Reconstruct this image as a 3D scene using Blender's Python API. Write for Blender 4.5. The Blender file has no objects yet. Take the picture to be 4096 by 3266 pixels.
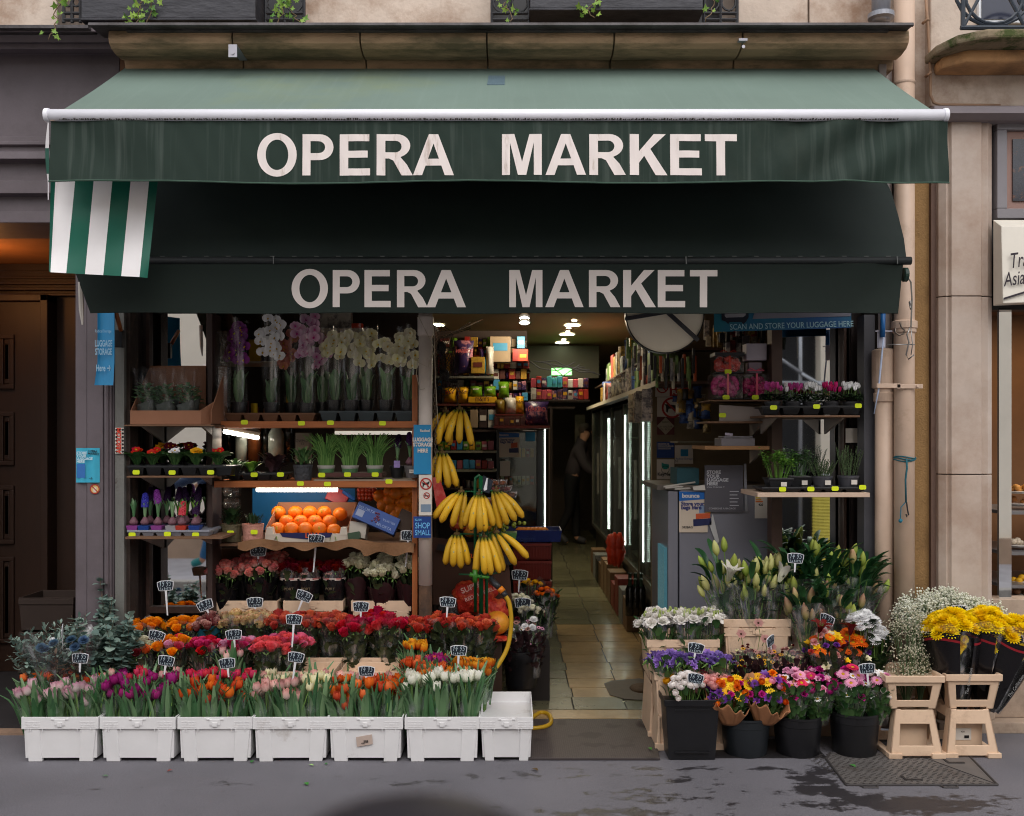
import bpy,math,random
from mathutils import Vector,Matrix,Euler
from math import sin,cos,pi,radians
sc=bpy.context.scene
col=sc.collection
R=random.Random(11)
# ---------------------------------------------------------------- camera
FL,CX,HY,CZ=3982.0,2048.0,1747.0,1.6
def X(px,Y):return(px-CX)*Y/FL
def Z(py,Y):return CZ+(HY-py)*Y/FL
def P(px,py,Y):return Vector((X(px,Y),Y,Z(py,Y)))
cam=bpy.data.cameras.new('camera');co=bpy.data.objects.new('camera',cam);col.objects.link(co)
co.location=(0,0,CZ);co.rotation_euler=(radians(90),0,0)
cam.lens=35;cam.sensor_width=36;cam.shift_y=(HY-1633.0)/4096.0
cam.clip_end=300;cam.clip_start=0.02
cam.dof.use_dof=True;cam.dof.focus_distance=5.2;cam.dof.aperture_fstop=3.6
sc.camera=co
# ---------------------------------------------------------------- sky and sun (overcast)
w=bpy.data.worlds.new('World');sc.world=w;w.use_nodes=True
nt=w.node_tree;nt.nodes.clear()
sk=nt.nodes.new('ShaderNodeTexSky');sk.sky_type='NISHITA';sk.sun_disc=False
EL,AZ=radians(50),radians(170)
sk.sun_elevation=EL;sk.sun_rotation=AZ;sk.dust_density=3;sk.air_density=1.2
hs=nt.nodes.new('ShaderNodeHueSaturation');hs.inputs['Saturation'].default_value=0.22
bg=nt.nodes.new('ShaderNodeBackground');bg.inputs['Strength'].default_value=0.15
wo=nt.nodes.new('ShaderNodeOutputWorld')
nt.links.new(sk.outputs[0],hs.inputs['Color']);tcw=nt.nodes.new('ShaderNodeTexCoord');cn=nt.nodes.new('ShaderNodeTexNoise');cn.inputs['Scale'].default_value=2.5;cn.inputs['Detail'].default_value=4
cm=nt.nodes.new('ShaderNodeMapRange');cm.inputs[1].default_value=.3;cm.inputs[2].default_value=.7;cm.inputs[3].default_value=.45;cm.inputs[4].default_value=.7
mxc=nt.nodes.new('ShaderNodeMix');mxc.data_type='RGBA';mxc.inputs['B'].default_value=(5.9,5.9,6.1,1)
nt.links.new(tcw.outputs['Generated'],cn.inputs['Vector']);nt.links.new(cn.outputs['Fac'],cm.inputs[0]);nt.links.new(cm.outputs[0],mxc.inputs['Factor']);nt.links.new(hs.outputs[0],mxc.inputs['A']);nt.links.new(mxc.outputs['Result'],bg.inputs[0]);nt.links.new(bg.outputs[0],wo.inputs[0])
sl=bpy.data.lights.new('sun','SUN');sl.energy=0.75;sl.angle=radians(55);sl.color=(1.0,0.93,0.88)
so=bpy.data.objects.new('sun',sl);col.objects.link(so)
sd=Vector((sin(AZ)*cos(EL),cos(AZ)*cos(EL),sin(EL)))
so.rotation_euler=sd.to_track_quat('Z','Y').to_euler();so.location=(0,-4,12)
sc.view_settings.view_transform='Standard';sc.view_settings.look='None';sc.view_settings.gamma=1
sc.view_settings.exposure=0.54
cy=sc.cycles
cy.max_bounces=7;cy.diffuse_bounces=3;cy.glossy_bounces=3;cy.transmission_bounces=3;cy.transparent_max_bounces=24
cy.filter_width=1.05;cy.use_denoising=True;cy.sample_clamp_indirect=4;cy.caustics_reflective=False;cy.caustics_refractive=False
cy.use_adaptive_sampling=True;cy.adaptive_threshold=0.015
# ---------------------------------------------------------------- materials
MATS={}
def lin(h):
 """sRGB 0..255 triple to linear"""
 return tuple(((c/255)/12.92 if c/255<=.04045 else((c/255+.055)/1.055)**2.4)for c in h)
def M(name,c,r=.6,var=.12,sc_=6.0,c2=None,thr=(.4,.65),bump=0.0,bsc=80.0,metal=0.0,spec=.4,emit=None,es=0,stretch=None,alpha=None):
 """general purpose material; c, c2 linear colours. c2 appears where noise is high (stains, wear)"""
 if name in MATS:return MATS[name]
 m=bpy.data.materials.new(name);m.use_nodes=True;MATS[name]=m
 n=m.node_tree;b=n.nodes['Principled BSDF'];L=n.links.new
 b.inputs['Roughness'].default_value=r;b.inputs['Metallic'].default_value=metal
 b.inputs['Specular IOR Level'].default_value=spec
 b.inputs['Base Color'].default_value=(*c,1)
 geo=n.nodes.new('ShaderNodeNewGeometry');vec=geo.outputs['Position']
 if stretch:
  mp=n.nodes.new('ShaderNodeMapping');mp.inputs['Scale'].default_value=stretch;L(vec,mp.inputs['Vector']);vec=mp.outputs[0]
 if var or c2:
  no=n.nodes.new('ShaderNodeTexNoise');no.inputs['Scale'].default_value=sc_;no.inputs['Detail'].default_value=6;no.inputs['Roughness'].default_value=.62
  L(vec,no.inputs['Vector'])
  mr=n.nodes.new('ShaderNodeMapRange');mr.inputs[1].default_value=.3;mr.inputs[2].default_value=.7
  mr.inputs[3].default_value=1-var;mr.inputs[4].default_value=1+var
  L(no.outputs['Fac'],mr.inputs[0])
  mul=n.nodes.new('ShaderNodeVectorMath');mul.operation='SCALE';mul.inputs[0].default_value=c
  L(mr.outputs[0],mul.inputs['Scale']);out=mul.outputs[0]
  if c2:
   n2=n.nodes.new('ShaderNodeTexNoise');n2.inputs['Scale'].default_value=sc_*.6;n2.inputs['Detail'].default_value=8;n2.inputs['Roughness'].default_value=.7
   ad=n.nodes.new('ShaderNodeVectorMath');ad.operation='ADD';ad.inputs[1].default_value=(31.7,11.3,5.1);L(vec,ad.inputs[0]);L(ad.outputs[0],n2.inputs['Vector'])
   m2=n.nodes.new('ShaderNodeMapRange');m2.inputs[1].default_value=thr[0];m2.inputs[2].default_value=thr[1];L(n2.outputs['Fac'],m2.inputs[0])
   mx=n.nodes.new('ShaderNodeMix');mx.data_type='RGBA';L(m2.outputs[0],mx.inputs['Factor']);L(out,mx.inputs['A']);mx.inputs['B'].default_value=(*c2,1);out=mx.outputs['Result']
  L(out,b.inputs['Base Color'])
 if bump:
  nb=n.nodes.new('ShaderNodeTexNoise');nb.inputs['Scale'].default_value=bsc;nb.inputs['Detail'].default_value=4;L(vec,nb.inputs['Vector'])
  bp=n.nodes.new('ShaderNodeBump');bp.inputs['Strength'].default_value=bump;bp.inputs['Distance'].default_value=.01
  L(nb.outputs['Fac'],bp.inputs['Height']);L(bp.outputs[0],b.inputs['Normal'])
 if emit:
  b.inputs['Emission Color'].default_value=(*emit,1);b.inputs['Emission Strength'].default_value=es
 if alpha is not None:b.inputs['Alpha'].default_value=alpha
 return m
def petal(name,base,tip,pw=1.0,var=.18,trans=.25):
 """petal material: base colour near the heart, tip colour at the rim, slight variation from bloom to bloom"""
 if name in MATS:return MATS[name]
 m=bpy.data.materials.new(name);m.use_nodes=True;MATS[name]=m
 n=m.node_tree;b=n.nodes['Principled BSDF'];L=n.links.new
 b.inputs['Roughness'].default_value=.55;b.inputs['Specular IOR Level'].default_value=.25
 at=n.nodes.new('ShaderNodeAttribute');at.attribute_name='tip'
 pwn=n.nodes.new('ShaderNodeMath');pwn.operation='POWER';pwn.inputs[1].default_value=pw;L(at.outputs['Fac'],pwn.inputs[0])
 mx=n.nodes.new('ShaderNodeMix');mx.data_type='RGBA';mx.inputs['A'].default_value=(*base,1);mx.inputs['B'].default_value=(*tip,1);L(pwn.outputs[0],mx.inputs['Factor'])
 oi=n.nodes.new('ShaderNodeObjectInfo')
 hsv=n.nodes.new('ShaderNodeHueSaturation');L(mx.outputs['Result'],hsv.inputs['Color'])
 v=n.nodes.new('ShaderNodeMapRange');v.inputs[3].default_value=1-var;v.inputs[4].default_value=1+var;L(oi.outputs['Random'],v.inputs[0]);L(v.outputs[0],hsv.inputs['Value'])
 hh=n.nodes.new('ShaderNodeMapRange');hh.inputs[3].default_value=.488;hh.inputs[4].default_value=.512;L(oi.outputs['Random'],hh.inputs[0]);L(hh.outputs[0],hsv.inputs['Hue'])
 L(hsv.outputs[0],b.inputs['Base Color'])
 tr=n.nodes.new('ShaderNodeBsdfTranslucent');L(hsv.outputs[0],tr.inputs['Color'])
 ms=n.nodes.new('ShaderNodeMixShader');ms.inputs[0].default_value=trans;L(b.outputs[0],ms.inputs[1]);L(tr.outputs[0],ms.inputs[2])
 L(ms.outputs[0],n.nodes['Material Output'].inputs['Surface'])
 return m
def leafm(name,c,c2,r=.45,trans=.15):
 """leaf material: colour wanders between c and c2 from leaf to leaf"""
 if name in MATS:return MATS[name]
 m=bpy.data.materials.new(name);m.use_nodes=True;MATS[name]=m
 n=m.node_tree;b=n.nodes['Principled BSDF'];L=n.links.new
 b.inputs['Roughness'].default_value=r;b.inputs['Specular IOR Level'].default_value=.35
 at=n.nodes.new('ShaderNodeAttribute');at.attribute_name='tip'
 mx=n.nodes.new('ShaderNodeMix');mx.data_type='RGBA';mx.inputs['A'].default_value=(*c,1);mx.inputs['B'].default_value=(*c2,1);L(at.outputs['Fac'],mx.inputs['Factor'])
 L(mx.outputs['Result'],b.inputs['Base Color'])
 tr=n.nodes.new('ShaderNodeBsdfTranslucent');L(mx.outputs['Result'],tr.inputs['Color'])
 ms=n.nodes.new('ShaderNodeMixShader');ms.inputs[0].default_value=trans;L(b.outputs[0],ms.inputs[1]);L(tr.outputs[0],ms.inputs[2])
 L(ms.outputs[0],n.nodes['Material Output'].inputs['Surface'])
 return m
def film(name,tint=(1,1,1),base=.05,streak=.3,rough=.12,sc_=(30,30,5)):
 """clear crinkled foil: transparent, its sheen painted in as glossy, whitish noise streaks"""
 if name in MATS:return MATS[name]
 m=bpy.data.materials.new(name);m.use_nodes=True;MATS[name]=m
 n=m.node_tree;n.nodes.remove(n.nodes['Principled BSDF']);L=n.links.new
 tp=n.nodes.new('ShaderNodeBsdfTransparent');tp.inputs[0].default_value=(*tint,1)
 gl=n.nodes.new('ShaderNodeBsdfGlossy');gl.inputs['Roughness'].default_value=rough;gl.inputs['Color'].default_value=(.9,.9,.92,1)
 tc=n.nodes.new('ShaderNodeTexCoord');mp=n.nodes.new('ShaderNodeMapping');mp.inputs['Scale'].default_value=sc_;L(tc.outputs['Object'],mp.inputs['Vector'])
 no=n.nodes.new('ShaderNodeTexNoise');no.inputs['Scale'].default_value=1.0;no.inputs['Detail'].default_value=3;L(mp.outputs[0],no.inputs['Vector'])
 mr=n.nodes.new('ShaderNodeMapRange');mr.inputs[1].default_value=.52;mr.inputs[2].default_value=.72;mr.inputs[3].default_value=base;mr.inputs[4].default_value=base+streak;L(no.outputs['Fac'],mr.inputs[0])
 bp=n.nodes.new('ShaderNodeBump');bp.inputs['Strength'].default_value=.6;bp.inputs['Distance'].default_value=.01;L(no.outputs['Fac'],bp.inputs['Height']);L(bp.outputs[0],gl.inputs['Normal'])
 df=n.nodes.new('ShaderNodeBsdfDiffuse');df.inputs[0].default_value=(.8,.8,.82,1);md=n.nodes.new('ShaderNodeMixShader');md.inputs[0].default_value=.3;L(gl.outputs[0],md.inputs[1]);L(df.outputs[0],md.inputs[2])  # white diffuse share paints the sheen of the film as pale haze
 ms=n.nodes.new('ShaderNodeMixShader');L(mr.outputs[0],ms.inputs[0]);L(tp.outputs[0],ms.inputs[1]);L(md.outputs[0],ms.inputs[2])
 L(ms.outputs[0],n.nodes['Material Output'].inputs['Surface'])
 return m
# ---------------------------------------------------------------- mesh builder
class MB:
 def __init__(s):s.v=[];s.f=[];s.m=[];s.t=[]
 def add(s,vs,fs,mi=0,t=0.0):
  o=len(s.v);s.v+=[tuple(v)for v in vs];s.t+=(t if isinstance(t,list)else[t]*len(vs))
  s.f+=[tuple(i+o for i in f)for f in fs];s.m+=[mi]*len(fs);return s
 def box(s,x0,x1,y0,y1,z0,z1,mi=0):
  return s.hexa([(x0,y0,z0),(x1,y0,z0),(x1,y1,z0),(x0,y1,z0),(x0,y0,z1),(x1,y0,z1),(x1,y1,z1),(x0,y1,z1)],mi)
 def hexa(s,p,mi=0):
  return s.add(p,[(3,2,1,0),(4,5,6,7),(0,1,5,4),(1,2,6,5),(2,3,7,6),(3,0,4,7)],mi)
 def taper(s,cx,cy,w0,d0,w1,d1,z0,z1,mi=0):
  return s.hexa([(cx-w0,cy-d0,z0),(cx+w0,cy-d0,z0),(cx+w0,cy+d0,z0),(cx-w0,cy+d0,z0),(cx-w1,cy-d1,z1),(cx+w1,cy-d1,z1),(cx+w1,cy+d1,z1),(cx-w1,cy+d1,z1)],mi)
 def tub(s,cx,cy,w0,d0,w1,d1,z0,z1,th,mi=0):
  """open tapered box with thickness"""
  def ring(w,d,z):return[(cx-w,cy-d,z),(cx+w,cy-d,z),(cx+w,cy+d,z),(cx-w,cy+d,z)]
  vs=ring(w0,d0,z0)+ring(w1,d1,z1)+ring(w1-th,d1-th,z1)+ring(w0-th,d0-th,z0+th)
  fs=[(3,2,1,0),(12,13,14,15)]
  for a in range(3):
   for k in range(4):
    fs.append((a*4+k,a*4+(k+1)%4,a*4+4+(k+1)%4,a*4+4+k))
  return s.add(vs,fs,mi)
 def tube(s,pts,r,n=8,mi=0,cap=True,t=0.0):
  pts=[Vector(p)for p in pts];k=len(pts);rs=r if isinstance(r,(list,tuple))else[r]*k
  vs=[];up=None
  for i,p in enumerate(pts):
   d=(pts[min(i+1,k-1)]-pts[max(i-1,0)]).normalized()
   if up is None:up=Vector((0,0,1))if abs(d.z)<.9 else Vector((1,0,0))
   a=d.cross(up).normalized();b=a.cross(d).normalized();up=b
   for j in range(n):
    q=2*pi*j/n;vs.append(p+(a*cos(q)+b*sin(q))*rs[i])
  fs=[(i*n+j,i*n+(j+1)%n,(i+1)*n+(j+1)%n,(i+1)*n+j)for i in range(k-1)for j in range(n)]
  if cap:fs+=[tuple(range(n))[::-1],tuple((k-1)*n+j for j in range(n))]
  return s.add(vs,fs,mi,t)
 def lathe(s,prof,c=(0,0,0),n=20,mi=0,t=0.0,jit=None):
  vs=[]
  for r,z in prof:
   for j in range(n):
    q=2*pi*j/n;rr,zz=(r,z)if jit is None else jit(r,z,q)
    vs.append((c[0]+rr*cos(q),c[1]+rr*sin(q),c[2]+zz))
  k=len(prof)
  fs=[(i*n+j,i*n+(j+1)%n,(i+1)*n+(j+1)%n,(i+1)*n+j)for i in range(k-1)for j in range(n)]
  return s.add(vs,fs,mi,t)
 def prism(s,poly,y0,y1,mi=0):
  """poly (x,z) extruded along y"""
  k=len(poly);vs=[(x,y0,z)for x,z in poly]+[(x,y1,z)for x,z in poly]
  return s.add(vs,[tuple(range(k)),tuple(range(2*k-1,k-1,-1))]+[(i,k+i,k+(i+1)%k,(i+1)%k)for i in range(k)],mi)
 def prismx(s,poly,x0,x1,mi=0,cap=True):
  """poly (y,z) extruded along x"""
  k=len(poly);vs=[(x0,y,z)for y,z in poly]+[(x1,y,z)for y,z in poly]
  fs=[(i,(i+1)%k,k+(i+1)%k,k+i)for i in range(k)]
  if cap:fs+=[tuple(range(k))[::-1],tuple(range(k,2*k))]
  return s.add(vs,fs,mi)
 def prismz(s,poly,z0,z1,mi=0):
  k=len(poly);vs=[(x,y,z0)for x,y in poly]+[(x,y,z1)for x,y in poly]
  return s.add(vs,[tuple(range(k))[::-1],tuple(range(k,2*k))]+[(i,(i+1)%k,k+(i+1)%k,k+i)for i in range(k)],mi)
 def grid(s,fn,nu,nv,mi=0,tf=None):
  vs=[fn(i/nu,j/nv)for i in range(nu+1)for j in range(nv+1)]
  ts=[tf(i/nu,j/nv)for i in range(nu+1)for j in range(nv+1)]if tf else 0.0
  f=mi if callable(mi)else None;o=len(s.m)
  s.add(vs,[(i*(nv+1)+j,(i+1)*(nv+1)+j,(i+1)*(nv+1)+j+1,i*(nv+1)+j+1)for i in range(nu)for j in range(nv)],0 if f else mi,ts)
  if f:
   k=o
   for i in range(nu):
    for j in range(nv):s.m[k]=f(i,j);k+=1
  return s
 def ball(s,c,r,n=10,mi=0,t=0.0,sq=(1,1,1)):
  k=max(4,n//2);vs=[]
  for i in range(k+1):
   a=pi*i/k
   for j in range(n):
    q=2*pi*j/n;vs.append((c[0]+r*sq[0]*sin(a)*cos(q),c[1]+r*sq[1]*sin(a)*sin(q),c[2]-r*sq[2]*cos(a)))
  return s.add(vs,[(i*n+j,i*n+(j+1)%n,(i+1)*n+(j+1)%n,(i+1)*n+j)for i in range(k)for j in range(n)],mi,t)
 def octa(s,c,r,mi=0,t=0.0):
  x,y,z=c
  return s.add([(x+r,y,z),(x,y+r,z),(x-r,y,z),(x,y-r,z),(x,y,z+r),(x,y,z-r)],[(0,1,4),(1,2,4),(2,3,4),(3,0,4),(1,0,5),(2,1,5),(3,2,5),(0,3,5)],mi,t)
 def xf(s,mat,o=0):
  for i in range(o,len(s.v)):s.v[i]=tuple(mat@Vector(s.v[i]))
  return s
 def join(s,other,mat=None,mi=None):
  vs=[tuple(mat@Vector(v))for v in other.v]if mat else other.v;o=len(s.v)
  s.v+=vs;s.t+=other.t;s.f+=[tuple(i+o for i in f)for f in other.f];s.m+=(other.m if mi is None else[mi]*len(other.m));return s
 def mesh(s,name,mats=None,smooth=False):
  me=bpy.data.meshes.new(name);me.from_pydata(s.v,[],s.f)
  for m in(mats if isinstance(mats,(list,tuple))else[mats]):me.materials.append(m)
  if s.m and max(s.m):me.polygons.foreach_set('material_index',s.m)
  if any(s.t):me.attributes.new('tip','FLOAT','POINT').data.foreach_set('value',s.t)
  me.update()
  if smooth:me.shade_smooth()
  return me
def wm(o):
 m=o.matrix_basis.copy()if not isinstance(o,Matrix)else o
 while o.parent:o=o.parent;m=o.matrix_basis@m
 return m
def link(name,me,parent=None,mat4=None):
 o=bpy.data.objects.new(name,me);col.objects.link(o)
 if parent:o.parent=parent
 if mat4 is not None:o.matrix_basis=mat4
 return o
def part(name,mb,mats,parent=None,world=True,smooth=False,bev=0,label=None,angle=None):
 """one mesh object from a builder; world=True: the builder holds world coordinates"""
 if parent is not None and world:mb.xf(wm(parent).inverted())
 me=mb.mesh(name,mats,smooth)
 if angle:me.shade_smooth();me.set_sharp_from_angle(angle=radians(angle))
 o=link(name,me,parent)
 if bev:
  md=o.modifiers.new('bevel','BEVEL');md.width=bev;md.segments=2;md.limit_method='ANGLE';md.angle_limit=radians(40)
 if label:o['label']=label
 return o
def thing(name,label,cat,loc=(0,0,0),rz=0,group=None,rot=None,s=1):
 o=bpy.data.objects.new(name,None);col.objects.link(o);o.empty_display_size=.05
 o.location=loc;o.rotation_euler=rot if rot else(0,0,rz);o.scale=(s,s,s)
 return tag(o,label,cat,group)
def tag(o,label,cat,group=None,kind=None):
 o['label']=label;o['category']=cat
 if group:o['group']=group
 if kind:o['kind']=kind
 return o
def solo(name,mb,mats,label,cat,group=None,smooth=False,bev=0,angle=None):
 return tag(part(name,mb,mats,None,True,smooth,bev,None,angle),label,cat,group)
def struct(name,mb,mats,smooth=False,bev=0):
 o=part(name,mb,mats,None,True,smooth,bev);o['kind']='structure';return o
ORD=['first','second','third','fourth','fifth','sixth','seventh','eighth','ninth','tenth','eleventh','twelfth','thirteenth','fourteenth','fifteenth','sixteenth','seventeenth','eighteenth','nineteenth','twentieth']
def T4(x,y,z,rx=0,ry=0,rz=0,s=1):
 return Matrix.Translation((x,y,z))@Euler((rx,ry,rz)).to_matrix().to_4x4()@Matrix.Scale(s,4)
# ---------------------------------------------------------------- lettering
def text(body,size,parent,at,mat,rot=(pi/2,0,0),bold=0.0,shear=0.0,align='CENTER',sx=1.0,name='lettering',sp=1.0,world=True):
 cu=bpy.data.curves.new('t','FONT');cu.body=body;cu.size=size;cu.offset=bold;cu.shear=shear;cu.align_x=align;cu.align_y='CENTER';cu.space_character=sp;cu.resolution_u=3;cu.fill_mode='FRONT'
 o=bpy.data.objects.new('t',cu);col.objects.link(o);dg=bpy.context.evaluated_depsgraph_get()
 me=bpy.data.meshes.new_from_object(o.evaluated_get(dg));bpy.data.objects.remove(o);bpy.data.curves.remove(cu)
 me.materials.clear();me.materials.append(mat);me.name=name
 m4=Matrix.Translation(at)@Euler(rot).to_matrix().to_4x4()@Matrix.Diagonal((sx,1,1,1))
 if parent is not None and world:m4=wm(parent).inverted()@m4
 return link(name,me,parent,m4)
# handwriting: strokes on a 0..1 wide, 0..1.5 tall box
HW={'1':[[(.25,1.0),(.6,1.45),(.5,.0)]],'2':[[(.1,1.1),(.35,1.45),(.7,1.3),(.6,.8),(.05,.05),(.4,.2),(.85,.0)]],'4':[[(.45,1.45),(.1,.55),(.85,.6)],[(.65,.95),(.5,-.1)]],'5':[[(.85,1.45),(.35,1.4),(.25,.85),(.65,.85),(.75,.4),(.45,.0),(.1,.1)]],'6':[[(.75,1.4),(.3,1.0),(.12,.4),(.4,.0),(.75,.3),(.6,.7),(.2,.5)]],'9':[[(.78,1.15),(.5,1.45),(.15,1.2),(.2,.85),(.55,.75),(.78,1.15),(.65,.35),(.35,-.15)]],'0':[[(.5,1.4),(.15,1.0),(.2,.3),(.5,.0),(.8,.4),(.8,1.1),(.5,1.4)]],',':[[(.3,.2),(.15,-.2)]],"'":[[(.2,1.75),(.5,1.7)],[(.35,1.55),(.4,1.8)]],'l':[[(.2,0),(.3,1.3)]],'a':[[(.7,.7),(.3,.7),(.15,.2),(.5,.05),(.7,.7),(.8,0)]],'B':[[(.2,0),(.25,1.2),(.7,1.1),(.35,.65),(.8,.4),(.25,0)]],'O':[[(.5,.95),(.15,.5),(.45,.05),(.8,.45),(.5,.95)]],'T':[[(.0,1.0),(.9,1.1)],[(.5,1.05),(.4,.0)]],'E':[[(.75,1.0),(.2,.95),(.2,.05),(.75,.05)],[(.2,.5),(.6,.55)]],' ':[],'€':[[(.8,1.2),(.4,1.2),(.15,.6),(.4,.05),(.8,.1)],[(0,.75),(.6,.75)],[(0,.5),(.55,.5)]],'/':[[(0,0),(.6,1.3)]],'G':[[(.8,1.0),(.3,1.0),(.15,.3),(.6,.0),(.8,.5),(.5,.5)]],'S':[[(.8,1.1),(.3,1.1),(.3,.6),(.75,.5),(.6,0),(.1,.05)]]}
def scribble(mb,s,x0,z0,h,w,y,th,slant=.15):
 """write s as flat ribbons in the xz plane, letters h tall and w wide"""
 x=x0
 for ch in s:
  for st in HW.get(ch,[]):
   pts=[Vector((x+(a*.85+b*slant)*w,0,z0+b*h))for a,b in st]
   for a,b in zip(pts,pts[1:]):
    d=(b-a)
    if d.length<1e-6:continue
    d.normalize();nrm=Vector((-d.z,0,d.x))*th*.5;e=d*th*.3
    mb.add([(q.x,y,q.z)for q in(a-e-nrm,b+e-nrm,b+e+nrm,a-e+nrm)],[(0,1,2,3)])
  x+=w*(.45 if ch in ",' " else 1.0)
 return x
# ==== SETTING
stone=M('stone_render',lin((200,184,170)),.9,.14,3,c2=lin((150,122,102)),thr=(.46,.66),bump=.35,bsc=30)
stone_dk=M('stone_stained',lin((128,100,76)),.9,.25,4,c2=lin((52,42,34)),thr=(.5,.7),bump=.4,bsc=40,stretch=(1,1,3))
mauve=M('mauve_paint',lin((101,92,97)),.55,.1,3,c2=lin((80,72,74)),thr=(.45,.75),bump=.08,bsc=60)
zinc=M('zinc',lin((84,80,82)),.5,.25,7,c2=lin((50,46,44)),metal=.3,bump=.2)
black_iron=M('black_iron',lin((34,34,38)),.5,.2,12,bump=.2)
marble=M('pilaster_marble',lin((190,174,162)),.45,.1,2.5,c2=lin((158,132,114)),thr=(.42,.7),bump=.03)
ochre=M('ochre_plaster',lin((146,114,74)),.95,.12,9,c2=lin((110,84,54)),thr=(.52,.75),bump=.5,bsc=90)
brownst=M('brown_stone',lin((104,82,72)),.8,.12,6,bump=.2)
cream=M('cream_paint',lin((202,176,156)),.45,.06,8,c2=lin((168,140,116)),thr=(.58,.8),bump=.12,bsc=25)
asphalt=bpy.data.materials.new('asphalt');asphalt.use_nodes=True
def wet_asphalt(m):
 n=m.node_tree;b=n.nodes['Principled BSDF'];L=n.links.new
 geo=n.nodes.new('ShaderNodeNewGeometry');pos=geo.outputs['Position']
 g=n.nodes.new('ShaderNodeTexNoise');g.inputs['Scale'].default_value=150;g.inputs['Detail'].default_value=5;g.inputs['Roughness'].default_value=.7;L(pos,g.inputs['Vector'])
 g2=n.nodes.new('ShaderNodeTexNoise');g2.inputs['Scale'].default_value=1.7;g2.inputs['Detail'].default_value=8;L(pos,g2.inputs['Vector'])
 vo=n.nodes.new('ShaderNodeTexVoronoi');vo.inputs['Scale'].default_value=170;L(pos,vo.inputs['Vector'])
 base=n.nodes.new('ShaderNodeMapRange');base.inputs[1].default_value=.3;base.inputs[2].default_value=.7;base.inputs[3].default_value=.68;base.inputs[4].default_value=1.34;L(g.outputs['Fac'],base.inputs[0])
 b2=n.nodes.new('ShaderNodeMapRange');b2.inputs[1].default_value=.3;b2.inputs[2].default_value=.7;b2.inputs[3].default_value=.86;b2.inputs[4].default_value=1.12;L(g2.outputs['Fac'],b2.inputs[0])
 mu=n.nodes.new('ShaderNodeMath');mu.operation='MULTIPLY';L(base.outputs[0],mu.inputs[0]);L(b2.outputs[0],mu.inputs[1])
# pale grit specks
 sp=n.nodes.new('ShaderNodeMapRange');sp.inputs[1].default_value=.10;sp.inputs[2].default_value=.04;L(vo.outputs['Distance'],sp.inputs[0])
 gr=n.nodes.new('ShaderNodeTexNoise');gr.inputs['Scale'].default_value=40;L(pos,gr.inputs['Vector'])
 gm=n.nodes.new('ShaderNodeMapRange');gm.inputs[1].default_value=.5;gm.inputs[2].default_value=.58;L(gr.outputs['Fac'],gm.inputs[0])
 sm=n.nodes.new('ShaderNodeMath');sm.operation='MULTIPLY';L(sp.outputs[0],sm.inputs[0]);L(gm.outputs[0],sm.inputs[1])
 dry=n.nodes.new('ShaderNodeVectorMath');dry.operation='SCALE';dry.inputs[0].default_value=lin((105,103,109));L(mu.outputs[0],dry.inputs['Scale'])
 mxs=n.nodes.new('ShaderNodeMix');mxs.data_type='RGBA';L(sm.outputs[0],mxs.inputs['Factor']);L(dry.outputs[0],mxs.inputs['A']);mxs.inputs['B'].default_value=(.5,.48,.48,1)
# wet spills: fat noise, strongest over the spill in front of the right hand buckets
 def blob(x,y,rx,ry,amp):
  sb=n.nodes.new('ShaderNodeVectorMath');sb.operation='SUBTRACT';sb.inputs[1].default_value=(x,y,0);L(pos,sb.inputs[0])
  dv=n.nodes.new('ShaderNodeVectorMath');dv.operation='DIVIDE';dv.inputs[1].default_value=(rx,ry,1e6);L(sb.outputs[0],dv.inputs[0])
  ln=n.nodes.new('ShaderNodeVectorMath');ln.operation='LENGTH';L(dv.outputs[0],ln.inputs[0])
  mr=n.nodes.new('ShaderNodeMapRange');mr.inputs[1].default_value=0;mr.inputs[2].default_value=1;mr.inputs[3].default_value=amp;mr.inputs[4].default_value=0;L(ln.outputs['Value'],mr.inputs[0])
  return mr.outputs[0]
 acc=None
 for a in((1.42,4.66,.2,.26,.36),(1.72,4.34,.75,.2,.4),(1.4,4.5,.3,.2,.36),(.62,4.42,.5,.2,.24),(.75,4.62,.5,.16,.2),(.1,4.7,.9,.2,.16),(-.55,4.62,.6,.14,.15),(.5,4.22,1.1,.2,.22),(1.2,4.5,1.0,.3,.14),(.9,4.8,1.4,.14,.18),(-.1,5.0,2.2,.16,.22),(1.45,5.05,1.2,.25,.16),(-1.4,4.55,1.0,.25,.1)):
  o=blob(*a)
  if acc is None:acc=o
  else:
   ad=n.nodes.new('ShaderNodeMath');ad.operation='MAXIMUM';L(acc,ad.inputs[0]);L(o,ad.inputs[1]);acc=ad.outputs[0]
 mp=n.nodes.new('ShaderNodeMapping');mp.inputs['Scale'].default_value=(1,1.6,1);L(pos,mp.inputs['Vector'])
 wn=n.nodes.new('ShaderNodeTexNoise');wn.inputs['Scale'].default_value=7;wn.inputs['Detail'].default_value=9;wn.inputs['Roughness'].default_value=.68;L(mp.outputs[0],wn.inputs['Vector'])
 ad=n.nodes.new('ShaderNodeMath');ad.operation='ADD';L(acc,ad.inputs[0]);L(wn.outputs['Fac'],ad.inputs[1])
 wt=n.nodes.new('ShaderNodeMapRange');wt.inputs[1].default_value=.66;wt.inputs[2].default_value=.73;L(ad.outputs[0],wt.inputs[0])
 mx=n.nodes.new('ShaderNodeMix');mx.data_type='RGBA';mf=n.nodes.new('ShaderNodeMath');mf.operation='MULTIPLY';mf.inputs[1].default_value=.9;L(wt.outputs[0],mf.inputs[0]);L(mf.outputs[0],mx.inputs['Factor']);L(mxs.outputs['Result'],mx.inputs['A']);mx.inputs['B'].default_value=(*lin((40,37,40)),1)
 L(mx.outputs['Result'],b.inputs['Base Color'])
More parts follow.
